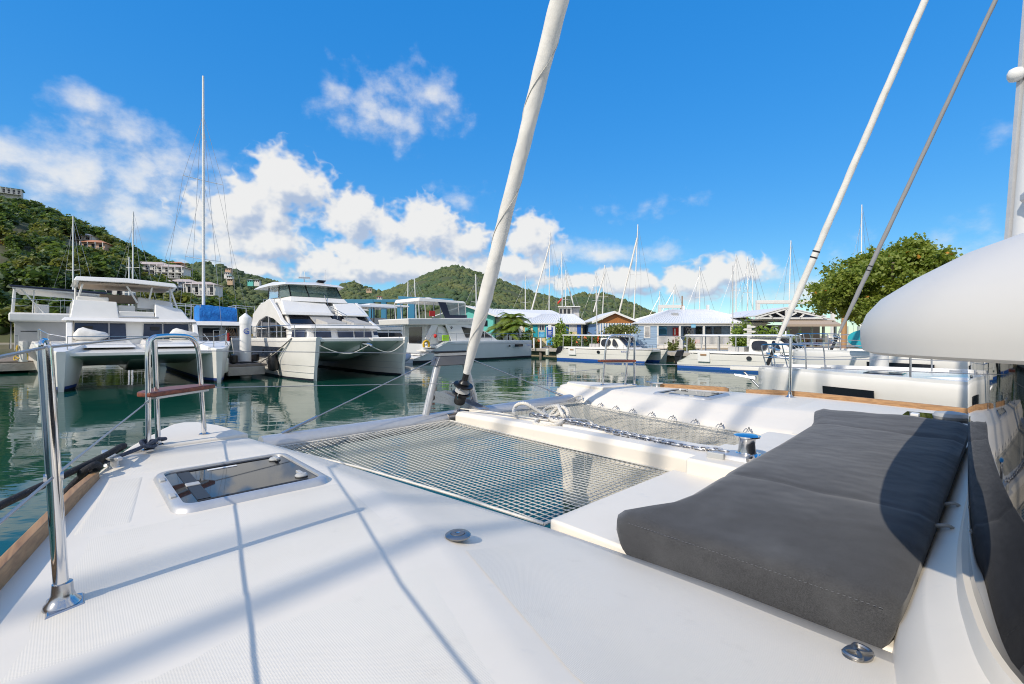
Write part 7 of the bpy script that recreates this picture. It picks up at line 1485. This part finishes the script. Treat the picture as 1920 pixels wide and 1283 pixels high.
for args in ((1031, 434, 1029, 84, 'yacht mast with white furled headsail leaning left, above the workshop roof', (996, 585)), (985, 515, 985, 86, 'short grey yacht mast left of the leaning furled sail'), (1053, 473, 1055, 82, 'yacht mast rising just behind the red flag'), (1061, 506, 1060, 90, 'shorter mast right behind the red flag mast', (1078, 580)),
             (1117, 510, 1119, 95, 'thin grey mast above the left corner of the blue shop'), (1134, 497, 1128, 92, 'mast leaning a little right above the blue shop', (1113, 585)), (1196, 421, 1187, 80, 'tall mast with white furled headsail above the blue gabled shop', (1160, 590)), (1237, 546, 1237, 100, 'very short distant mast left of the boat hoist'), (1265, 531, 1258, 96, 'leaning mast just behind the boat hoist'),
             (1312, 500, 1312, 90, 'mast above the middle of the porch building roof'), (1380, 476, 1380, 84, 'bright white mast above the right end of the porch building'), (1402, 482, 1402, 88, 'grey mast, left of the close pair right of the porch building'), (1412, 484, 1410, 88, 'white mast, right of the close pair right of the porch building'), (1483, 451, 1478, 86, 'tall mast with wide spreaders above the restaurant'), (1616, 384, 1614, 80, 'mast rising behind the sea grape tree'),
             (765, 528, 764, 76, 'left thin mast behind the blue boat lift'), (777, 522, 782, 78, 'right thin mast behind the blue boat lift'), (892, 514, 894, 80, 'brown-grey mast just left of our furled headsail'), (137, 405, 137, 60, 'mast with navy mast cover behind the left catamaran bimini'), (250, 397, 248, 62, 'white mast above the bimini of the left catamaran'), (242, 482, 242, 66, 'short thick mast beside the taller one above the left bimini')):
    yard_yacht(args[0], args[1], args[2], args[3], args[4], args[5] if len(args) > 5 else None)

# ---- finger pier with the lettered pile, fenders and lines
pr = empty('finger_pier', (-13.55, 24.0, 0), FACE, 'weathered timber finger pier between the two big catamarans', 'pier')
MB().box(-14, 0, -.85, .85, .18, .62).build('pier_float', MT['concrete'], pr, bevel=.03)
pl0 = None
for k in range(28):
    if pl0 is None: pl0 = MB().box(-.22, .22, -.95, .95, .63, .74).build('plank', MT['dock_wood'], pr, bevel=.01); pl0.location.x = -.25
    else: c = pl0.copy(); COL.objects.link(c); c.parent = pr; c.location.x = -.25 - .48 * k
pw = pr.matrix_basis @ Vector((-.9, .15, 0))
gp_ = empty('mooring_pile', (pw.x, pw.y, 0), 0, 'white mooring pile with a pointed cap and a blue letter G', 'pile')
MB().lathe((0, 0, -2), [(.27, 0), (.27, 4.82)], 24).build('pile_shaft', MT['white_paint'], gp_); MB().lathe((0, 0, 2.82), [(.29, 0), (.29, .33), (.27, .36), (.02, .58)], 24).build('pile_cap', MT['white_paint'], gp_)
import mathutils
vang = math.atan2(pw.y, pw.x)
gl_ = text('pile_letter', 'G', .42, MT['print_blue'], gp_, (-.276 * math.cos(vang) + .05, -.276 * math.sin(vang), 2.42), (R(90), 0, vang - R(90)), .012); gl_.scale = (1, 1, 1)
for (x, y, z, r_, l_, m_, lab, ax_) in ((.25, -1.15, .35, .26, .85, 'fender_white', 'pale cylindrical fender between the pier and the left catamaran', 1), (.35, 1.15, .35, .26, 1.0, 'black_plastic', 'black upright fender on the pier corner by the middle catamaran', 1), (-.7, -.45, .75, .2, .5, 'black_plastic', 'black round fender lying on the pier left of the pile', 0), (-1.4, .75, .75, .2, .5, 'black_plastic', 'black round fender lying on the pier right of the pile', 0)):
    wv = pr.matrix_basis @ Vector((x, y, z)); q = MB().lathe((0, 0, 0), [(.03, 0), (r_ * .8, l_ * .06), (r_, l_ * .16), (r_, l_ * .84), (r_ * .8, l_ * .94), (.05, l_)], 18).build('fender', MT[m_]); q.location = wv; tag(q, lab, 'fender')
def sag_line(name, p0, p1, sag, r, m_, label):
    p0, p1 = Vector(p0), Vector(p1); return line(name, [p0.lerp(p1, t) - Vector((0, 0, sag * 4 * t * (1 - t))) for t in np.linspace(0, 1, 9)], r, m_, label, n=2, sides=6)
P2w = lambda b, x, y, z: b.matrix_basis @ Vector((x, y, z))
sag_line('dock_line', P2w(pc, -1.6, -3.1, 2.1), P2w(pr, -1.2, .6, .78), .25, .022, 'rope_white', 'white dock line from the middle catamaran bow down to the pier')
sag_line('dock_line', P2w(pc, -1.6, -3.1, 2.08), P2w(pr, .0, .6, .78), .05, .018, 'rope_black', 'dark dock line from the middle catamaran bow to the pier end')
sag_line('dock_line', P2w(lc, -.6, 3.1, 1.9), P2w(pr, -1.0, -.3, .85), .2, .02, 'rope_black', 'dark dock line from the left catamaran bow to the pile')
for k in range(3): sag_line('dock_line', P2w(pr, -.6 - .1 * k, -.5, .80), P2w(pr, -.4, .5, .8), -.02 * k, .025, 'rope_black', ('grey rope heap on the pier, nearest strand', 'grey rope heap on the pier, middle strand', 'grey rope heap on the pier, far strand')[k])
# walkway at the far left with a white post and yellow lines
wk = empty('finger_pier', at(20, 700, 27.2)[:2] + (0,), FACE, 'timber walkway at the left edge behind the left catamaran', 'pier')
MB().box(-10, .2, -3.2, 1.6, .15, .62).build('pier_float', MT['concrete'], wk, bevel=.03)
pl0 = None
for k in range(20):
    if pl0 is None: pl0 = MB().box(-.22, .22, -3.25, 1.65, .63, .72).build('plank', MT['dock_wood'], wk, bevel=.01); pl0.location.x = -.05
    else: c = pl0.copy(); COL.objects.link(c); c.parent = wk; c.location.x = -.05 - .48 * k
q = MB().box(-.14, .14, -.14, .14, 0, 1.15).build('service_post', MT['white_paint'], bevel=.02); q.location = at(43, 676, 26.6)[:2] + (.72,); tag(q, 'square white service post on the left walkway', 'post')
line('yellow_dock_line', [at(30, 655, 26.4), at(33, 648, 26.4), at(30, 668, 26.3), at(36, 672, 26.3), at(26, 675, 26.3), at(33, 660, 26.4), at(50, 662, 26.3), at(52, 675, 26.3)], .03, 'rope_yellow', 'yellow rope looped over the walkway at the far left')
# pile between the two yachts on our right
q = MB().lathe((0, 0, -2), [(.155, 0), (.155, 4.15), (.02, 4.25)], 24).build('mooring_pile', MT['white_paint']); q.location = ab(1.77, 11.75); tag(q, 'plain white round mooring pile between the two yachts on the right', 'pile')

# ---- yachts berthed on our port side, behind the eye: their rigs throw the soft shadows over our deck
for i, (a0, b, lab) in enumerate(((.26, -10.5, 'white sailing yacht in the next berth to port, outside the picture'), (.17, -16.0, 'white sailing yacht two berths to port, outside the picture'))):
    yy = yacht(a0 + 5.95, b, lab, MT['canvas_white'], 1.6, 2.1, stay_a=.2, rk=.36, stay_top=16.0, furl_r=.06, name='sailing_yacht', mast_r=.042)
